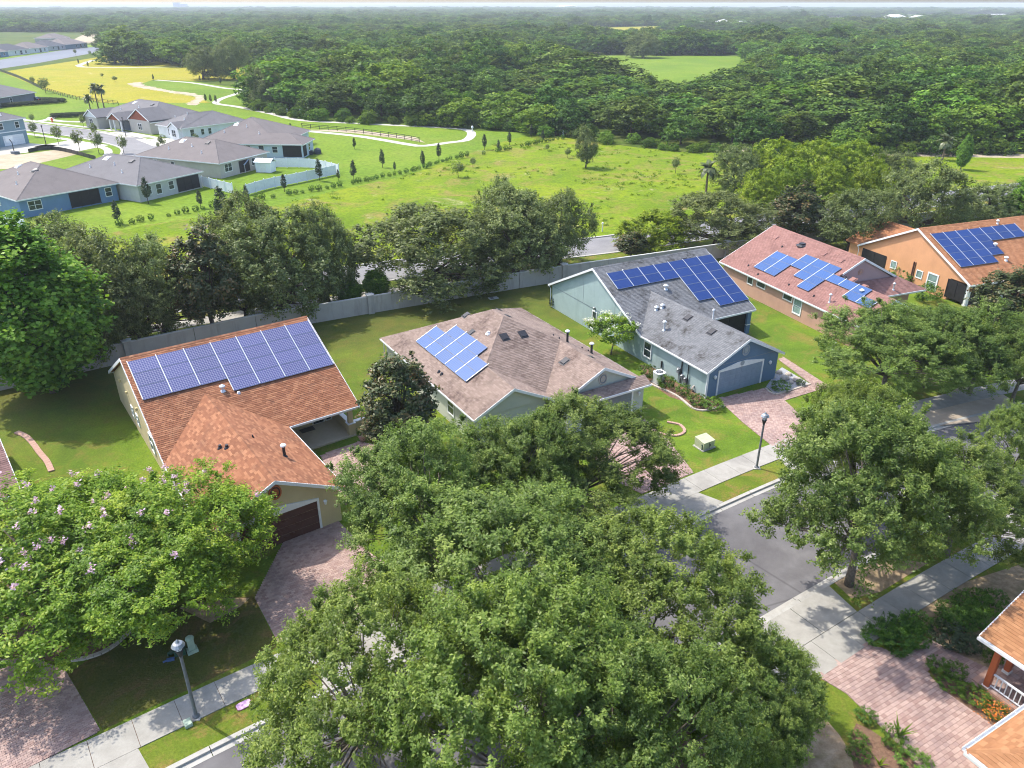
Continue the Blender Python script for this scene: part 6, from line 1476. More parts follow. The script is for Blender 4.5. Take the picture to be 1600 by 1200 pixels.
def rail_fence(name, label, pix, h, mat, rails=3, step=3.0, post=0.06, solid=False, z=-0.13):
    l = spline(P2(*pix), step); f = thing(name, label, 'fence', (l[0][0], l[0][1], z)); o = Vector((l[0][0], l[0][1], 0))
    pb = MB(); pb.box(-post, post, -post, post, 0, h); pme = pb.mesh('post', mat)
    for i, p in enumerate(l):
        link('post', pme, f, (p[0] - o.x, p[1] - o.y, 0))
        if i + 1 < len(l):
            q = l[i + 1]; mb = MB(); a, b = Vector((p[0] - o.x, p[1] - o.y, 0)), Vector((q[0] - o.x, q[1] - o.y, 0))
            if solid: mb.beam(a + Vector((0, 0, h - 0.03)), b + Vector((0, 0, h - 0.03)), 0.02, h - 0.05)
            else:
                for k in range(rails): zz = Vector((0, 0, h * (k + 1) / rails - 0.05)); mb.beam(a + zz, b + zz, 0.04, 0.10)
            mb.build('fabric' if solid else 'rail', mat, f)
    return f
rail_fence('rail_fence', 'dark rail fence beside the far footpath', ((472, 199), (560, 207), (620, 215), (664, 223)), 1.2, M['bronze'], 3, 3.0)
rail_fence('silt_fence', 'black silt fence along the left side of the yellow field', ((0, 111), (30, 122), (66, 139)), 1.3, M['black'], 1, 3.0, 0.04, True)
rail_fence('silt_fence', 'black silt fence across the sandy lot', ((45, 238), (70, 233), (100, 236), (150, 249)), 0.9, M['black'], 1, 3.0, 0.04, True)
rail_fence('board_fence', 'brown board fence between the yellow field and the green lawn', ((66, 140), (110, 153), (140, 158), (190, 164)), 1.3, M['bark'], 3, 3.0)

# ------------------------------------------------------------------ perimeter wall with piers
WL = wall_line
wl = thing('perimeter_wall', 'long grey precast wall behind the back lawns', 'wall', (float(WL[0][0]), float(WL[0][1]), 0)); o0 = Vector((*WL[0], 0))
M['precast'] = mat_stucco('grey_precast', (0.40, 0.385, 0.345), 0.75)
M['cope'] = mat_stucco('pale_coping', (0.50, 0.50, 0.47), 0.25)
ss = np.concatenate([[0], np.cumsum(np.linalg.norm(np.diff(WL, axis=0), axis=1))]); Lw_ = ss[-1]
def wp(q): return Vector((np.interp(q, ss, WL[:, 0]), np.interp(q, ss, WL[:, 1]), 0)) - o0
piers = [float(ss[np.argmin(np.hypot(WL[:, 0] - c[0], WL[:, 1] - c[1]))]) for c in (tuple(at(577, 489))[:2],)]
base = piers[0]; q = base - 24 * 3
pc = MB(); pc.box(-0.32, 0.32, -0.32, 0.32, -0.15, 2.06); pier_me = pc.mesh('pier', M['precast'])
cp = MB(); cp.box(-0.40, 0.40, -0.40, 0.40, 2.06, 2.14); cp.lathe([(0.52, 2.14), (0.40, 2.20), (0.02, 2.24)], 4); cap_me = cp.mesh('pier_cap', M['cope'])
while q < Lw_ - 6:
    if q > 0:
        a = wp(q); r = math.atan2(*(wp(q + 1) - wp(q - 1)).yx); p = link('pier', pier_me, wl, a, r); link('pier_cap', cap_me, p)
    for i in range(4):
        s0, s1 = q + i * 6 + (0.32 if i == 0 else 0.025), q + (i + 1) * 6 - (0.32 if i == 3 else 0.025)
        if s0 > 0.5 and s1 < Lw_:
            mb = MB(); mb.beam(wp(s0) + Vector((0, 0, 1.86)), wp(s1) + Vector((0, 0, 1.86)), 0.16, 2.0); mb.build('wall_panel', M['precast'], wl)
            mb = MB(); mb.beam(wp(s0) + Vector((0, 0, 1.95)), wp(s1) + Vector((0, 0, 1.95)), 0.24, 0.088); mb.build('coping', M['cope'], wl)
    q += 24

# ------------------------------------------------------------------ driveways and walks of pavers
M['tan_concrete'] = mat_ground('tan_concrete', (0.36, 0.29, 0.22), (0.44, 0.365, 0.285), 1.0, (0.30, 0.24, 0.18), 0.85)
pavers('driveway', P2((398, 935), (432, 868), (452, 830), (470, 805), (520, 805), (575, 862), (640, 905), (620, 960), (540, 975), (434, 1004)), 36, 0.24, 0.16, M['pav_red'])
pavers('patio', P2((500, 712), (560, 690), (610, 700), (600, 760), (540, 790)), 36, 0.24, 0.16, M['pav_red'])
pavers('driveway', P2((-60, 1030), (60, 1030), (104, 1050), (157, 1141), (-10, 1232), (-120, 1200)), 40, 0.24, 0.14, M['pav_red'])
pavers('driveway', P2((905, 662), (990, 640), (1046, 690), (1084, 739), (1003, 772), (940, 742)), 31, 0.24, 0.16, M['pav_red'])
pavers('driveway', P2((1130, 632), (1124, 622), (1194, 607), (1206, 616), (1212, 618), (1268, 601), (1216, 562), (1224, 558), (1296, 604), (1226, 626), (1252, 650), (1270, 676), (1270, 690), (1212, 702), (1160, 660)), 28.6, 0.24, 0.16, M['pav_red'])
nearest = tuple(at(1440, 1150))[:2]
pavers('driveway', P2((1282, 1046), (1357, 1004), (1412, 1028), (1450, 998), (1525, 1036), (1562, 1052), (1556, 1078), (1532, 1076), (1517, 1068), (1490, 1060), (1462, 1042), (1449, 1048), (1454, 1058), (1478, 1082), (1512, 1106), (1546, 1130), (1572, 1152), (1540, 1180), (1590, 1260), (1470, 1250), (1420, 1180), (1370, 1130), (1322, 1084), (1282, 1060)), 29.5, 0.27, 0.20, M['pav_red'], 300, nearest)
sheet('driveway', P2((1436, 645), (1500, 604), (1560, 612), (1592, 632), (1536, 658), (1440, 668)), 0.02, M['tan_concrete'], 0.06)
apron(at(130, 1200), 2.6, 2.4, 0.55, 2.28); apron(at(590, 1010), 3.6, 3.0, 0.55, 2.28); apron(at(1055, 795), 3.6, 3.0, 0.55, 2.28); apron(at(1265, 705), 3.6, 3.0, 0.55, 2.28)
apron(at(1250, 965), 3.4, 2.9, -RW - 0.55, -10.72); apron(at(1590, 830), 2.6, 2.2, -RW - 0.55, -10.72)
sheet('mulch_bed', P2((1500, 912), (1600, 880), (1640, 930), (1560, 1010), (1530, 1075), (1470, 1006), (1440, 985), (1418, 960)), 0.008, M['litter'])
sheet('mulch_bed', P2((1452, 1046), (1484, 1060), (1545, 1080), (1600, 1115), (1572, 1152), (1546, 1130), (1512, 1106), (1478, 1082)), 0.009, M['mulch'])
sheet('mulch_bed', P2((1326, 1158), (1338, 1130), (1360, 1140), (1420, 1182), (1460, 1230), (1340, 1230)), 0.009, M['mulch'])
sheet('bare_soil', rag(P2((1225, 1200), (1262, 1115), (1280, 1110), (1292, 1140), (1322, 1158), (1330, 1230), (1235, 1230)), 0.35), 0.0085, M['soil_mix'])
sheet('mulch_bed', P2((1298, 905), (1380, 870), (1450, 880), (1376, 925), (1330, 935)), 0.0085, M['litter'])
sheet('gravel_bed', P2((1197, 604), (1212, 617), (1266, 600), (1222, 574), (1214, 580)), 0.0125, M['pebble'])
sheet('mulch_bed', P2((1014, 598), (1026, 606), (1046, 620), (1070, 628), (1088, 642), (1120, 643), (1134, 634), (1108, 622), (1060, 600), (1020, 574), (1000, 570)), 0.0085, M['mulch'])
sheet('leaf_litter', rag(P2((285, 955), (335, 938), (380, 930), (385, 940), (350, 965), (315, 972)), 0.22), 0.0085, M['litter'])
sheet('mulch_bed', rag(P2((0, 900), (120, 960), (180, 1000), (120, 1036), (40, 1030), (0, 1010)), 0.15), 0.0085, M['mulch'])

def edging(label, pix, w, h, mat, block=0.35):
    """curved border of separate blocks"""
    l = spline(P2(*pix), block); r = thing('garden_edging', label, 'edging', (l[0][0], l[0][1], 0)); o = Vector((*l[0], 0))
    for i in range(len(l) - 1):
        a, b = Vector((*l[i], h)) - o, Vector((*l[i + 1], h)) - o; d = b - a
        mb = MB(); mb.beam(a + d * 0.03, b - d * 0.03, w, h + 0.02); mb.build('edging_block', mat, r)
    return r
edging('curved pink edging in the lawn at the left edge', ((26, 676), (40, 682), (52, 694), (62, 708), (74, 722), (82, 740)), 0.40, 0.10, M['brick_edge'])
edging('pale curved edging round the shrub bed of the teal house', ((1012, 598), (1028, 606), (1044, 612), (1062, 622), (1082, 638), (1100, 642), (1132, 635)), 0.20, 0.10, M['stone'])
edging('round tan edging ring on the lawn beside the taupe-roofed house', ((1042, 660), (1062, 664), (1070, 674), (1060, 681), (1040, 680), (1026, 676)), 0.22, 0.10, M['brick_edge'])
edging('low pale edging under the crape myrtle beside the lower left driveway', ((112, 1032), (140, 1028), (176, 1012), (205, 985)), 0.22, 0.10, M['stone'])
edging('grey edging of the gravel bed at the blue garage front', ((1196, 607), (1210, 617), (1240, 609), (1268, 600)), 0.18, 0.10, M['stone'])

# ------------------------------------------------------------------ shrubs and small plants
def shrub(label, px, py, r, h, k=0, name='shrub', v=None, cat='shrub', group=None, sy=1.0, rz=None):
    p = at(px, py); t = v or T['shrub%d' % (k % 3)]
    o = thing(name, label, cat, (p.x, p.y, 0), rng.random() * 6.28 if rz is None else rz, group); o.scale = (r / t['R'], r * sy / t['R'], h / t['top'])
    link('stem', t['trunk'], o); link('foliage', t['crown'], o); return o
shrub('clipped shrub left of the white air conditioner', 1012, 590, 0.95, 1.1, 0); shrub('round clipped shrub right of the white air conditioner', 1040, 606, 0.75, 1.1, 1)
shrub('small round shrub between the air conditioner and the garage corner', 1067, 617, 0.6, 0.95, 2); shrub('wide low shrub at the garage corner of the teal house, left half', 1090, 632, 0.9, 0.8, 0); shrub('wide low shrub at the garage corner of the teal house, right half', 1112, 637, 0.95, 0.8, 1)
shrub('round shrub in the gravel bed beside the blue garage', 1219, 609, 0.85, 0.75, 2); shrub('small brownish shrub at the right end of the gravel bed', 1250, 602, 0.4, 0.5, 1, v=T['dark_shrub'])
shrub('bright shrub at the corner of the pale sage house', 607, 572, 0.8, 1.2, 1); shrub('cone-shaped green bush behind the grey wall, right of the trunk', 590, 464, 1.9, 3.2, 2, v=T['maple']); shrub('dark bush behind the grey wall left of the wall pier', 548, 474, 1.8, 3.0, 1, v=T['maple'])
shrub('dark pointed plant at the back corner of the teal house', 863, 480, 0.35, 1.1, 1, v=T['dark_shrub']); shrub('round bush beside the wall of the dusty rose house', 1292, 545, 0.9, 1.1, 1)
shrub('low bush between the rose house and the peach house', 1412, 440, 1.8, 1.6, 0); shrub('leafy bush under the windows of the peach house', 1448, 470, 1.5, 1.8, 2)
# big spreading juniper hedge across the street
def ground_cover(label, pix, h, k):
    """a mat of shrub clumps grown together, one plant"""
    root = thing('juniper_hedge', label, 'hedge', tuple(at(*pix[0]))); v = T['shrub%d' % k]
    V = np.empty(len(v['crown'].vertices) * 3, np.float32); v['crown'].vertices.foreach_get('co', V); V = V.reshape(-1, 3)
    ti = np.empty(len(v['crown'].polygons), np.float32); v['crown'].attributes['tint'].data.foreach_get('value', ti)
    poly = P2(*pix); xs = [p[0] for p in poly]; ys = [p[1] for p in poly]; out = []; tt = []
    for x in np.arange(min(xs), max(xs), 0.75):
        for y in np.arange(min(ys), max(ys), 0.75):
            q = (x + rng.uniform(-.3, .3), y + rng.uniform(-.3, .3))
            if not inside(np.array([q[0]]), np.array([q[1]]), poly)[0]: continue
            a = rng.random() * 6.28; s = rng.uniform(0.6, 0.9); hh = h * rng.uniform(0.8, 1.15) / v['top']
            W = V * np.array([s, s, hh]); W = np.stack([W[:, 0] * math.cos(a) - W[:, 1] * math.sin(a) + q[0], W[:, 0] * math.sin(a) + W[:, 1] * math.cos(a) + q[1], W[:, 2]], 1)
            out.append(W); tt.append(np.clip(ti + rng.normal() * 0.1, 0, 1))
    V2 = np.vstack(out) - np.array(root.location); link('foliage', np_mesh('hedge_foliage', V2, np.arange(len(V2)).reshape(-1, 4), LF['shrub'], np.concatenate(tt)), root)
    return root
ground_cover('dark green spreading juniper beside the lower right sidewalk, with a rounded left end', ((1362, 996), (1366, 980), (1400, 966), (1440, 966), (1452, 985), (1440, 1004), (1410, 1022), (1385, 1018)), 0.75, 0)
ground_cover('dark juniper mat further right towards the tan roof corner', ((1440, 966), (1480, 950), (1520, 930), (1560, 930), (1568, 955), (1540, 980), (1500, 990), (1460, 985)), 0.7, 1)
shrub('long dark shrub at the head of the paver walk', 1484, 1004, 0.95, 0.8, 1, v=T['dark_shrub']); shrub('dark round shrub behind the end of the paver walk', 1512, 1015, 0.65, 0.8, 2, v=T['dark_shrub'])
shrub('left one of the two round shrubs at the edge of the lower right driveway', 1464, 1048, 0.55, 0.75, 0); shrub('right one of the two round shrubs at the edge of the lower right driveway', 1490, 1056, 0.55, 0.75, 2)
shrub('low trailing plant below the two round shrubs', 1482, 1072, 0.6, 0.35, 1); shrub('airy green bush between the driveway and the brick-red post', 1520, 1092, 0.7, 0.6, 1); shrub('green shrub beside the foot of the brick-red post', 1548, 1035, 0.5, 0.9, 2)
o = shrub('green plant with orange flowers below the white railing', 1556, 1116, 0.6, 0.45, 0, name='flower_plant', cat='flowers')
P = rng.normal(size=(300, 3)) * np.array([0.45, 0.45, 0.05]) + np.array([-0.2, -0.2, 0.48]); V_, F_ = leaf_quads(P / np.array(o.scale), rng.normal(size=(300, 3)) + np.array([0, 0, 1.2]), np.full(300, 0.12), np.full(300, 0.11)); link('flower_head', np_mesh('flower_head', V_, F_, LF['orange_flower'], rng.random(300)), o, kind='stuff')
shrub('bright yellow-green clump in the mulch bed at the bottom right', 1338, 1158, 0.45, 0.4, 1, v=None); shrub('dark green clump below the yellow-green one in the mulch bed', 1340, 1180, 0.55, 0.45, 2)
shrub('leafy green shrub in the middle of the bottom right mulch bed', 1392, 1160, 0.55, 0.8, 0); shrub('ochre grass clump cut by the bottom edge right of the mulch bed', 1425, 1195, 0.75, 0.5, 1, v=None)
shrub('greyish twiggy plant at the corner of the lower right driveway', 1352, 1124, 0.5, 0.5, 2)
def grass_plant(label, px, py, n, ln, mat, spread=0.6):
    p = at(px, py); o = thing('spiky_plant', label, 'plant', (p.x, p.y, 0))
    for i in range(n):
        a = rng.random() * 6.28; t = rng.uniform(0.3, 1.0) * spread; mb = MB(); L = ln * rng.uniform(0.7, 1.1)
        pts = [Vector((math.cos(a) * L * t * s, math.sin(a) * L * t * s, L * (s - 0.35 * t * s * s))) for s in (0, 0.5, 1)]
        mb.tube(pts, [0.03, 0.025, 0.004], 4); mb.build('blade', mat, o)
    return o
grass_plant('tall arching spiky plant beside the lower right driveway', 1404, 1150, 14, 1.1, LF['myrtle']); grass_plant('pale yellow spiky plant at the bottom edge of the mulch bed', 1374, 1196, 10, 0.5, LF['yellow'], 0.9)
for i, (x, y) in enumerate(((1208, 590), (1217, 583), (1226, 592), (1236, 598), (1232, 586), (1245, 595))):
    p = at(x, y); mb = MB(); r = 0.22 + 0.08 * (i % 3); mb.lathe([(r * 0.9, 0), (r * 1.1, r * 0.3), (r * 0.8, r * 0.75), (r * 0.3, r * 0.95)], 7); o = mb.build('boulder', M['stone'], None, (p.x, p.y, 0.0), i)
    setp(o, 'pale boulder lying in the gravel bed beside the blue garage', 'boulder', 'boulders in the gravel bed')

# palms
fb = MB()
for sgn in (-1, 1):
    n = len(fb.v)
    for i in range(6):
        t = i / 5; fb.v += [(0.95 * t, sgn * 0.01, 0.28 * math.sin(t * 2.4) - 0.35 * t * t), (0.95 * t + 0.10, sgn * 0.26 * math.sin(0.25 + t * 2.6), 0.28 * math.sin(t * 2.4) - 0.35 * t * t - 0.10)]
    for i in range(5): fb.face([n + 2 * i, n + 2 * i + 1, n + 2 * i + 3, n + 2 * i + 2])
fme = fb.mesh('frond', LF['palm'])
def palm(label, px, py, hpx, r_m, n=22, z0=-0.13):
    p = at(px, py, z0); hgt = hpx * depth(p) / FPX / 0.94; o = thing('palm_tree', label, 'palm', (p.x, p.y, z0), rng.random() * 6)
    mb = MB(); mb.tube([(0, 0, -0.1), (0.08, 0.03, hgt * 0.5), (0, 0, hgt - r_m * 0.6)], [0.22, 0.17, 0.18], 7); mb.build('trunk', M['bark_palm'], o)
    for i in range(n):
        f = link('frond', fme, o, (0, 0, hgt - r_m * 0.55)); el = rng.uniform(-0.9, 1.1); f.rotation_euler = (0, -el, i * 2.4); f.scale = (r_m, r_m, r_m)
    return o
palm('fan palm with dead lower fronds at the left end of the thicket', 1103, 303, 44, 1.9, 30); palm('fan palm with brown skirt at the right end of the thicket', 1472, 250, 34, 2.0, 30); palm('grey-green fan palm inside the thicket', 1376, 285, 34, 1.7, 26)
palm('leftmost small palm on the lawn behind the red-gabled cottage', 143, 180, 28, 1.8, 18); palm('tall palm of the pair behind the red-gabled cottage, left one', 156, 178, 40, 2.0, 20); palm('tall palm of the pair behind the red-gabled cottage, right one', 165, 177, 39, 2.0, 20)

# small street trees and hedges in the subdivision
for x, y, hp, lb in ((92, 226, 28, 'second street tree from the left along the side street'), (55, 214, 22, 'leftmost street tree along the side street'), (125, 236, 30, 'third street tree along the near side of the side street'), (155, 240, 32, 'rightmost dark street tree along the near side of the side street'), (194, 240, 26, 'street tree just above the grey hipped roof'), (131, 199, 18, 'small tree before the pale cottage gable'), (149, 214, 20, 'street tree before the porch of the pale cottage'), (52, 193, 14, 'sparse sapling left on the far verge of the side street'),
                    (256, 234, 22, 'small tree before the white cottage'), (308, 224, 14, 'dark column-shaped shrub at the corner of the white cottage'), (248, 233, 10, 'small round shrub beside the side street end')):
    plant_at(T['sapling'], 'street_tree', lb, 'tree', x, y, hp, hp * 0.55)
for x, y, hp, wp_ in ((52, 133, 12, 8), (72, 146, 22, 16), (118, 86, 8, 5), (141, 87, 7, 5), (180, 128, 8, 9), (160, 122, 7, 5)):
    plant_at(T['sapling'], 'field_bush', 'dark bush standing at the edge of the yellow field', 'bush', x, y, hp, wp_, 'bushes around the yellow field')
for lst, lb in (([(2 + i * 3.4, 168 - i * 0.25) for i in range(30)], 'clipped dark plant in the hedge before the far left parked cars'), ([(84 + i * 3.2, 184.5 - i * 0.15) for i in range(18)], 'dark plant in the short hedge beside the curved far footpath'), ([(60 + i * 3.4, 158 + i * 0.12) for i in range(12)], 'dark plant in the hedge at the corner of the dark grey house')):
    for x, y in lst:
        p = at(x, y, -0.13); o = link('hedge_plant', T['dark_shrub']['crown'], None, p); o.scale = (1.0, 1.0, 0.8); o.rotation_euler = (0, 0, rng.random() * 6); setp(o, lb, 'hedge plant', lb.replace('clipped dark plant', 'plants').replace('dark plant', 'plants'))
# the two great dark oaks at the left end of the wood and edge scrub
for x, y, hp, wp_, lb in ((318, 124, 48, 56, 'left one of the two great dark oaks at the end of the wood'), (366, 124, 62, 54, 'right one of the two great dark oaks at the end of the wood'), (420, 168, 62, 66, 'grey-green bushy oak at the left corner of the wood'), (1005, 90, 38, 58, 'big dark oak standing in the far bright field')):
    plant_at(T['live0'], 'field_oak', lb, 'tree', x, y, hp, wp_)

# ------------------------------------------------------------------ street lamps
def street_lamp(label, px, py, hgt=4.5, mat='pole'):
    p = at(px, py); o = thing('street_lamp', label, 'street lamp', (p.x, p.y, 0.0))
    mb = MB(); mb.lathe([(0.17, -0.1), (0.17, 0.10), (0.13, 0.14), (0.085, 0.2), (0.07, hgt - 0.95), (0.085, hgt - 0.93)], 10); mb.build('pole', M[mat], o)
    mb = MB(); mb.box(-0.24, 0.24, -0.24, 0.24, -0.1, 0.05); mb.build('footing', M['kerb'], o)
    mb = MB(); mb.lathe([(0.05, hgt - 0.95), (0.09, hgt - 0.86), (0.17, hgt - 0.56), (0.19, hgt - 0.52)], 8); mb.build('lantern_cup', M['black'], o)
    mb = MB(); mb.lathe([(0.12, hgt - 0.55), (0.19, hgt - 0.28)], 8); mb.build('lantern_glass', M['vinyl'], o)
    mb = MB()
    for i in range(4): a = i * math.pi / 2 + 0.4; mb.beam((0.17 * math.cos(a), 0.17 * math.sin(a), hgt - 0.28), (0.12 * math.cos(a), 0.12 * math.sin(a), hgt - 0.56), 0.03, 0.02)
    mb.build('lantern_cage', M['black'], o)
    mb = MB(); mb.lathe([(0.28, hgt - 0.29), (0.30, hgt - 0.26), (0.21, hgt - 0.12), (0.10, hgt - 0.06), (0.07, hgt), (0.02, hgt + 0.08)], 12); mb.build('lantern_roof', M['steel'], o)
    return o
street_lamp('grey street lamp by the lower left sidewalk', 307, 1120, 4.75); street_lamp('grey street lamp at the end of the blue-fronted house driveway', 1182, 731, 4.5)
def pole(name, label, px, py, hpx, mat, r=0.06, cat='post', z=-0.1):
    p = at(px, py, z); hh = hpx * depth(p) / FPX / 0.95; o = thing(name, label, cat, (p.x, p.y, z)); mb = MB(); mb.tube([(0, 0, 0), (0, 0, hh)], [r * 1.2, r], 8); mb.build('shaft', M[mat], o)
    mb = MB(); mb.lathe([(r * 0.8, hh), (r * 2.2, hh + r), (r * 2.0, hh + r * 4), (r * 0.3, hh + r * 5)], 8); mb.build('head', M[mat], o); return o
pole('lamp_post', 'slim black lamp post standing under the tall live oak by the wall', 782, 434, 44, 'black', 0.07, 'lamp post'); pole('lamp_post', 'slim black lamp post left of the side street', 73, 229, 28, 'black', 0.08, 'lamp post'); pole('lamp_post', 'slim black lamp post before the red-gabled cottage', 197, 214, 26, 'black', 0.08, 'lamp post')
pole('marker_post', 'short white marker post on the far boulevard verge', 941, 362, 11, 'white', 0.07, 'marker post')
for x, y in ((424, 168), (449, 178), (470, 178), (880, 212), (738, 205)): pole('path_marker', 'small white marker post on the edge of the wood path', x, y, 4, 'white', 0.14, 'marker post')
for o in scn.objects:
    if o.name.startswith('path_marker'): o['group'] = 'white markers along the wood path'

# ------------------------------------------------------------------ utility boxes and yard items
def placed(name, label, cat, px, py, hd=0.0, z=0.0): p = at(px, py, z); return thing(name, label, cat, (p.x, p.y, z), R(hd))
o = placed('transformer_box', 'beige-green transformer cabinet on the front lawn', 'utility box', 1100, 698, 31); o.scale = (0.86, 0.86, 0.86); M['tgreen'] = mat_plain('beige_green_paint', (0.42, 0.44, 0.29), 0.55); M['pgreen'] = mat_plain('pale_green_paint', (0.34, 0.43, 0.34), 0.55); M['dgreen'] = mat_plain('dark_green_plastic', (0.03, 0.075, 0.05), 0.5)
mb = MB(); mb.box(-0.75, 0.75, -0.65, 0.65, -0.02, 0.08); mb.build('pad', M['kerb'], o)
mb = MB(); mb.v += [(-0.62, -0.55, 0.08), (0.62, -0.55, 0.08), (0.62, 0.55, 0.08), (-0.62, 0.55, 0.08), (-0.66, -0.60, 0.80), (0.66, -0.60, 0.80), (0.66, 0.58, 0.95), (-0.66, 0.58, 0.95)]
for q_ in ((0, 3, 2, 1), (4, 5, 6, 7), (0, 1, 5, 4), (1, 2, 6, 5), (2, 3, 7, 6), (3, 0, 4, 7)): mb.face(list(q_))
mb.build('cabinet', M['tgreen'], o); mb = MB(); mb.box(-0.02, 0.02, -0.612, -0.598, 0.1, 0.78); mb.box(0.06, 0.10, -0.64, -0.605, 0.4, 0.55); mb.build('door_handle', M['black'], o)
o = placed('utility_stake', 'small dark green stake in front of the transformer cabinet', 'stake', 1097, 704); mb = MB(); mb.box(-0.06, 0.06, -0.06, 0.06, 0, 0.42); mb.lathe([(0.1, 0.42), (0.1, 0.5), (0.03, 0.56)], 6); mb.build('post', M['dgreen'], o)
o = placed('utility_pedestal', 'pale green plastic utility pedestal behind the left street lamp', 'utility box', 301, 1018, 36); mb = MB(); mb.prism([(-.26, -.2), (.26, -.2), (.26, .2), (-.26, .2)], 0, 0.2); mb.build('base', M['pgreen'], o); mb = MB(); mb.prism([(-.16 + .0, -.12), (.16, -.12), (.16, .12), (-.16, .12)], 0.2, 0.85); mb.lathe([(0.22, 0.85), (0.21, 0.95), (0.08, 1.02)], 8); mb.build('cover', M['pgreen'], o)
o = placed('meter_box', 'pale green box at the foot of the left street lamp', 'utility box', 294, 1132, 38); mb = MB(); mb.box(-.17, .17, -.22, .22, -0.02, 0.16); mb.build('body', M['pgreen'], o); mb = MB(); mb.box(-.15, .15, -.20, .20, 0.161, 0.185); mb.build('lid', M['pgreen'], o)
o = placed('access_cover', 'round-cornered pink access cover in the verge grass', 'cover', 381, 1102, 38); M['pink'] = mat_plain('faded_pink_plastic', (0.60, 0.36, 0.56), 0.5)
pts_ = [(0.34 * math.copysign(abs(math.cos(t)) ** 0.5, math.cos(t)), 0.22 * math.copysign(abs(math.sin(t)) ** 0.5, math.sin(t))) for t in np.linspace(0, 6.283, 24, endpoint=False)]
mb = MB(); mb.prism([(x * 1.12, y * 1.12) for x, y in pts_], -0.02, 0.03); mb.build('rim', M['mulch'], o); mb = MB(); mb.prism(pts_, 0.03, 0.055); mb.build('lid', M['pink'], o)
o = placed('backflow_valve', 'dark green backflow assembly with a blue handle behind the left street lamp', 'valve', 275, 1022, 20); mb = MB(); mb.box(-0.05, 0.5, -0.24, 0.24, 0.0, 0.42); mb.box(0.08, 0.38, -0.20, 0.20, 0.42, 0.52); mb.build('cover', M['dgreen'], o); mb = MB(); mb.tube([(-0.05, 0, 0.18), (-0.35, 0, 0.18), (-0.35, 0, -0.05)], 0.06, 8); mb.lathe([(0.11, 0.12), (0.11, 0.24)], 8, 0, (-0.2, 0, 0)); mb.build('pipe', M['dgreen'], o)
M['bluep'] = mat_plain('blue_plastic', (0.07, 0.12, 0.26), 0.5); mb = MB(); mb.box(-0.42, -0.05, -0.44, -0.28, 0.0, 0.12); mb.tube([(-0.6, -0.42, 0.05), (-0.4, -0.36, 0.06)], 0.05, 6); mb.build('handle', M['bluep'], o)
mb = MB(); mb.box(0.16, 0.30, -0.246, -0.235, 0.14, 0.34); mb.build('tag', M['white'], o)
o = placed('lawn_drain', 'white square drain cover in the back lawn beside the wall', 'drain', 771, 466, 25); mb = MB(); mb.box(-.55, .55, -.35, .35, -0.02, 0.05); mb.build('frame', M['kerb'], o); mb = MB(); mb.box(-.4, .0, -.25, .25, 0.051, 0.07); mb.build('lid', M['asphalt'], o)
o = placed('air_conditioner', 'white air conditioner unit beside the teal side wall', 'air conditioner', 1029, 598, 28.6); mb = MB(); mb.box(-.5, .5, -.5, .5, -0.02, 0.08); mb.build('pad', M['kerb'], o)
pr = [(0.46 * math.copysign(abs(math.cos(t)) ** 0.55, math.cos(t)), 0.46 * math.copysign(abs(math.sin(t)) ** 0.55, math.sin(t))) for t in np.linspace(0, 6.283, 24, endpoint=False)]
mb = MB(); mb.prism(pr, 0.08, 1.0); mb.build('casing', M['alu'], o); mb = MB(); mb.prism([(x * 1.04, y * 1.04) for x, y in pr], 1.0, 1.06, 0); mb.build('top', M['vinyl'], o); mb = MB(); mb.lathe([(0.33, 1.062), (0.33, 1.075)], 16); mb.build('fan_opening', M['black'], o)
mb = MB()
for i in range(5): a = i * 1.256; mb.beam((0, 0, 1.085), (0.3 * math.cos(a), 0.3 * math.sin(a), 1.085), 0.09, 0.008)
mb.lathe([(0.07, 1.078), (0.07, 1.10)], 8); mb.build('fan', M['steel'], o)
o = placed('flower_pot', 'terracotta pot with a dark plant on the patio beside the porch column', 'flower pot', 567, 688); mb = MB(); mb.lathe([(0.22, 0.0), (0.34, 0.40), (0.37, 0.42), (0.37, 0.5), (0.3, 0.5)], 12); mb.build('pot', M['brick_edge'], o); mb = MB(); q_ = link('plant', T['shrub1']['crown'], o, (0, 0, 0.4)); q_.scale = (0.45, 0.45, 0.6)
o = placed('garden_hose_reel', 'coiled hose by the meters on the teal garage wall', 'hose', 1085, 612, 28); mb = MB()
for k in range(3): mb.tube([(0.26 * math.cos(t), 0.05 * k, 0.32 + 0.26 * math.sin(t)) for t in np.linspace(0, 6.283, 15)], 0.03, 5)
mb.build('coil', M['stone'], o); mb = MB(); mb.box(-0.2, 0.2, 0.0, 0.12, 0.0, 0.14); mb.build('stand', M['black'], o)
o = placed('garden_ornament', 'small white ornament beside the bush at the rose wall', 'ornament', 1302, 548); mb = MB(); mb.lathe([(0.22, 0), (0.2, 0.12), (0.1, 0.2), (0.14, 0.45), (0.2, 0.6), (0.1, 0.75), (0.13, 0.9), (0.03, 1.0)], 10); mb.build('body', M['white'], o)
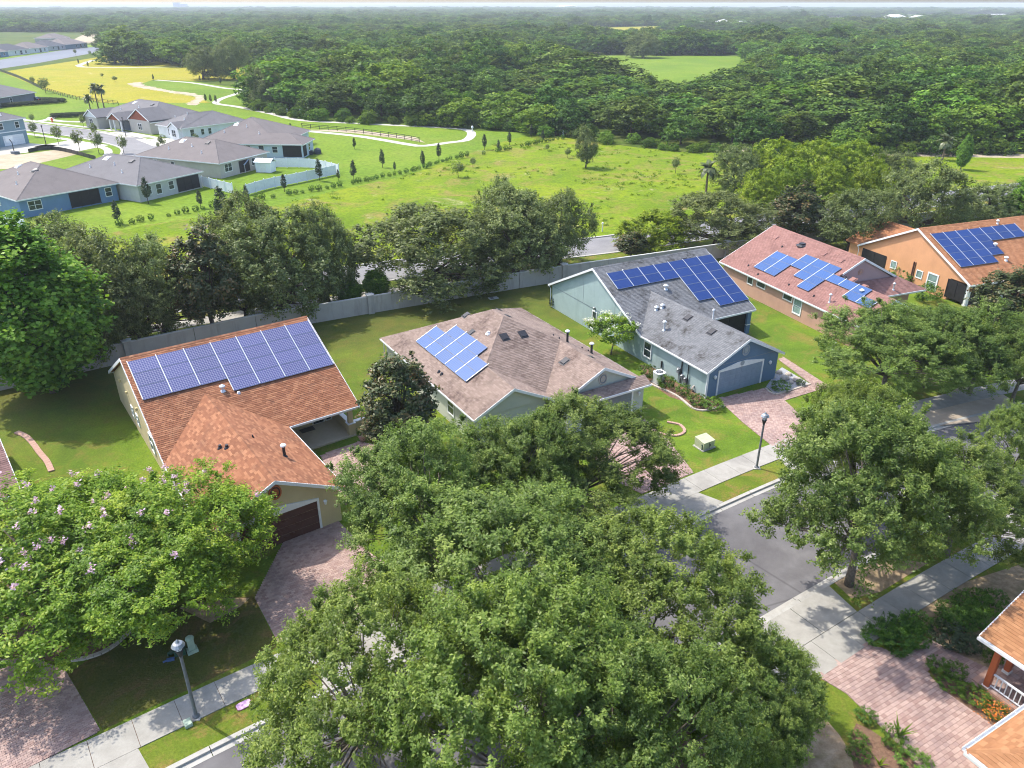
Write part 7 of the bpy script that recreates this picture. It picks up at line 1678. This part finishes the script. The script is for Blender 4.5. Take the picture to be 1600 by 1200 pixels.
# shed, hydrant, grill, dumped bin in the subdivision
o = placed('garden_shed', 'small white shed beside the greige house', 'shed', 416, 268, -10, -0.1); mb = MB(); mb.box(-1.6, 1.6, -1.1, 1.1, 0, 2.0); mb.build('wall', M['vinyl'], o); mb = MB(); mb.slab([(-1.8, -1.3, 2.0), (1.8, -1.3, 2.0), (1.8, 0, 2.6), (-1.8, 0, 2.6)], 0.1); mb.slab([(-1.8, 0, 2.6), (1.8, 0, 2.6), (1.8, 1.3, 2.0), (-1.8, 1.3, 2.0)], 0.1); mb.build('roof', M['vinyl'], o); mb = MB(); mb.box(-0.6, 0.6, -1.13, -1.1, 0.05, 1.85); mb.build('door', M['white'], o)
o = placed('fire_hydrant', 'orange-red hydrant on the grass across the side street', 'hydrant', 82, 191, 0, -0.12); M['hyd'] = mat_plain('orange_red_paint', (0.75, 0.12, 0.03), 0.45); mb = MB(); mb.lathe([(0.3, 0), (0.3, 0.1), (0.2, 0.12), (0.2, 0.9), (0.26, 0.95), (0.2, 1.15), (0.06, 1.25)], 10); mb.build('barrel', M['hyd'], o); mb = MB(); mb.tube([(-0.4, 0, 0.7), (0.4, 0, 0.7)], 0.11, 8); mb.build('outlet', M['hyd'], o)
o = placed('patio_set', 'dark covered patio furniture at the corner of the ice-blue house', 'patio furniture', 488, 241, 0, -0.12); mb = MB(); mb.box(-1.4, 0.2, -0.7, 0.7, 0, 0.75); mb.build('table_cover', M['black'], o); mb = MB(); mb.lathe([(0.75, 0), (0.85, 0.4), (0.7, 1.0), (0.2, 1.3)], 10, 0, (1.1, 0.6, 0)); mb.build('grill_cover', M['roof_dark'], o)
M['tarp'] = mat_plain('pale_blue_awning', (0.55, 0.62, 0.75), 0.5); o = placed('shade_awning', 'pale blue awning at the back of the greige house', 'awning', 378, 268, -24, -0.1)
mb = MB(); mb.slab([(-1.5, -0.6, 1.5), (1.5, -0.6, 1.5), (1.5, 0.9, 2.4), (-1.5, 0.9, 2.4)], 0.05); mb.build('cloth', M['tarp'], o); mb = MB(); mb.tube([(-1.4, -0.55, 0), (-1.4, -0.55, 1.45)], 0.04, 6); mb.tube([(1.4, -0.55, 0), (1.4, -0.55, 1.45)], 0.04, 6); mb.build('pole', M['white'], o)
o = placed('basketball_stand', 'portable basketball stand before the white garage door', 'basketball stand', 23, 240, 62, -0.1); mb = MB(); mb.prism([(-.6, -1.0), (.6, -1.0), (.5, 0.6), (-.5, 0.6)], 0, 0.5); mb.build('base', M['w_dark'], o); mb = MB(); mb.tube([(0, 0, 0.4), (0, -0.1, 2.4), (0, 0.5, 3.0)], 0.09, 8); mb.build('pole', M['black'], o); mb = MB(); mb.box(-0.85, 0.85, 0.5, 0.56, 2.6, 3.6); mb.build('backboard', M['vinyl'], o); mb = MB(); mb.tube([(0.23 * math.cos(t), 0.8 + 0.23 * math.sin(t), 2.75) for t in np.linspace(0, 6.283, 13)], 0.02, 5); mb.build('rim', M['hyd'], o)

# parked cars
def car(label, px, py, hd, body, z=-0.09):
    o = placed('parked_car', label, 'car', px, py, hd, z); L, W2 = 2.25, 0.9
    def loft(prof, half, name, mat, parent):
        mb = MB(); n = len(prof)
        mb.v += [(x, -half * (0.86 if zz > 0.95 else 1.0), zz) for x, zz in prof] + [(x, half * (0.86 if zz > 0.95 else 1.0), zz) for x, zz in prof]
        mb.face(list(range(n))[::-1]); mb.face(list(range(n, 2 * n)))
        for i in range(n): j = (i + 1) % n; mb.face([i, j, n + j, n + i])
        return mb.build(name, mat, parent)
    loft([(-L, 0.30), (L, 0.30), (L + 0.03, 0.62), (L - 0.15, 0.80), (1.0, 0.93), (-1.6, 0.96), (-L, 0.90)], W2, 'body', body, o)
    loft([(1.0, 0.93), (0.35, 1.42), (-1.25, 1.44), (-1.75, 0.95)], W2 * 0.98, 'cabin', M['glass'], o); loft([(0.33, 1.40), (0.2, 1.47), (-1.1, 1.49), (-1.27, 1.42)], W2 * 0.99, 'car_roof', body, o)
    tb_ = MB(); tb_.tube([(0, -0.11, 0), (0, 0.11, 0)], 0.33, 12); tm = tb_.mesh('wheel', M['black'])
    for x in (-1.35, 1.4):
        for y in (-W2 + 0.05, W2 - 0.05): w = link('wheel', tm, o, (x, y, 0.33)); rb = MB(); rb.tube([(0, -0.125, 0), (0, 0.125, 0)], 0.19, 8); rb.build('rim', M['alu'], w)
    for y in (-0.65, 0.65):
        mb = MB(); mb.box(L - 0.03, L + 0.05, y - 0.18, y + 0.18, 0.60, 0.74); mb.build('headlight', M['vinyl'], o); mb = MB(); mb.box(-L - 0.03, -L + 0.03, y - 0.18, y + 0.18, 0.66, 0.84); mb.build('tail_light', M['hyd'], o)
    return o
M['car_black'] = mat_plain('black_car_paint', (0.02, 0.022, 0.028), 0.2, 0.1, 2, 0.6)
car('white car parked between the cut silver car and the black car at the far left', 15, 161, 172, M['white']); car('silver car cut by the left edge of the picture', 2, 162.5, 172, M['alu']); car('black car at the right end of the far left driveway', 54, 158.5, 172, M['car_black'])

# weeds and tall tufts in the meadow: one mass nobody could count
n = 2600; wx = rng.uniform(-95, 75, n); wy = rng.uniform(102, 190, n)
k = inside(wx, wy, meadow); cl = np.sin(wx * 0.11 + 2 * np.sin(wy * 0.07)) + np.sin(wy * 0.17 + wx * 0.05) + rng.normal(size=n) * 0.6; k &= cl > 0.3
dB = np.array([np.min(np.hypot(BV[:, 0] - a, BV[:, 1] - b)) for a, b in zip(wx, wy)]); k &= dB > 6
wx, wy = wx[k], wy[k]; per = 26; ci = np.repeat(np.arange(len(wx)), per); rr = rng.uniform(0.25, 0.8, len(wx))
Pw = np.stack([wx[ci], wy[ci], np.full(len(ci), -0.13)], 1) + rng.normal(size=(len(ci), 3)) * np.array([0.5, 0.5, 0.14]) * rr[ci][:, None] + np.array([0, 0, 0.14]); 
Vw, Fw_ = leaf_quads(Pw, rng.normal(size=(len(ci), 3)) * 0.6 + np.array([0, 0, 0.8]), rng.uniform(0.2, 0.42, len(ci)), rng.uniform(0.08, 0.18, len(ci)))
link('meadow_weeds', np_mesh('meadow_weeds', Vw, Fw_, LF['yellow'], np.clip(rng.random(len(ci)) * 0.6 + 0.1, 0, 1)), kind='stuff')

# ------------------------------------------------------------------ haze over the plain
HZ = 7500
mb = MB(); mb.box(-HZ, HZ, -500, 9500, -1.2, 32.5)
hz = bpy.data.materials.new('haze'); hz.use_nodes = True; nt = hz.node_tree; nt.nodes.clear()
ou = nt.nodes.new('ShaderNodeOutputMaterial'); pv = nt.nodes.new('ShaderNodeVolumePrincipled')
pv.inputs['Color'].default_value = (0.82, 0.89, 0.97, 1); pv.inputs['Density'].default_value = 0.00018; pv.inputs['Anisotropy'].default_value = 0.1
nt.links.new(pv.outputs[0], ou.inputs['Volume'])
mb.build('haze', hz, kind='stuff')
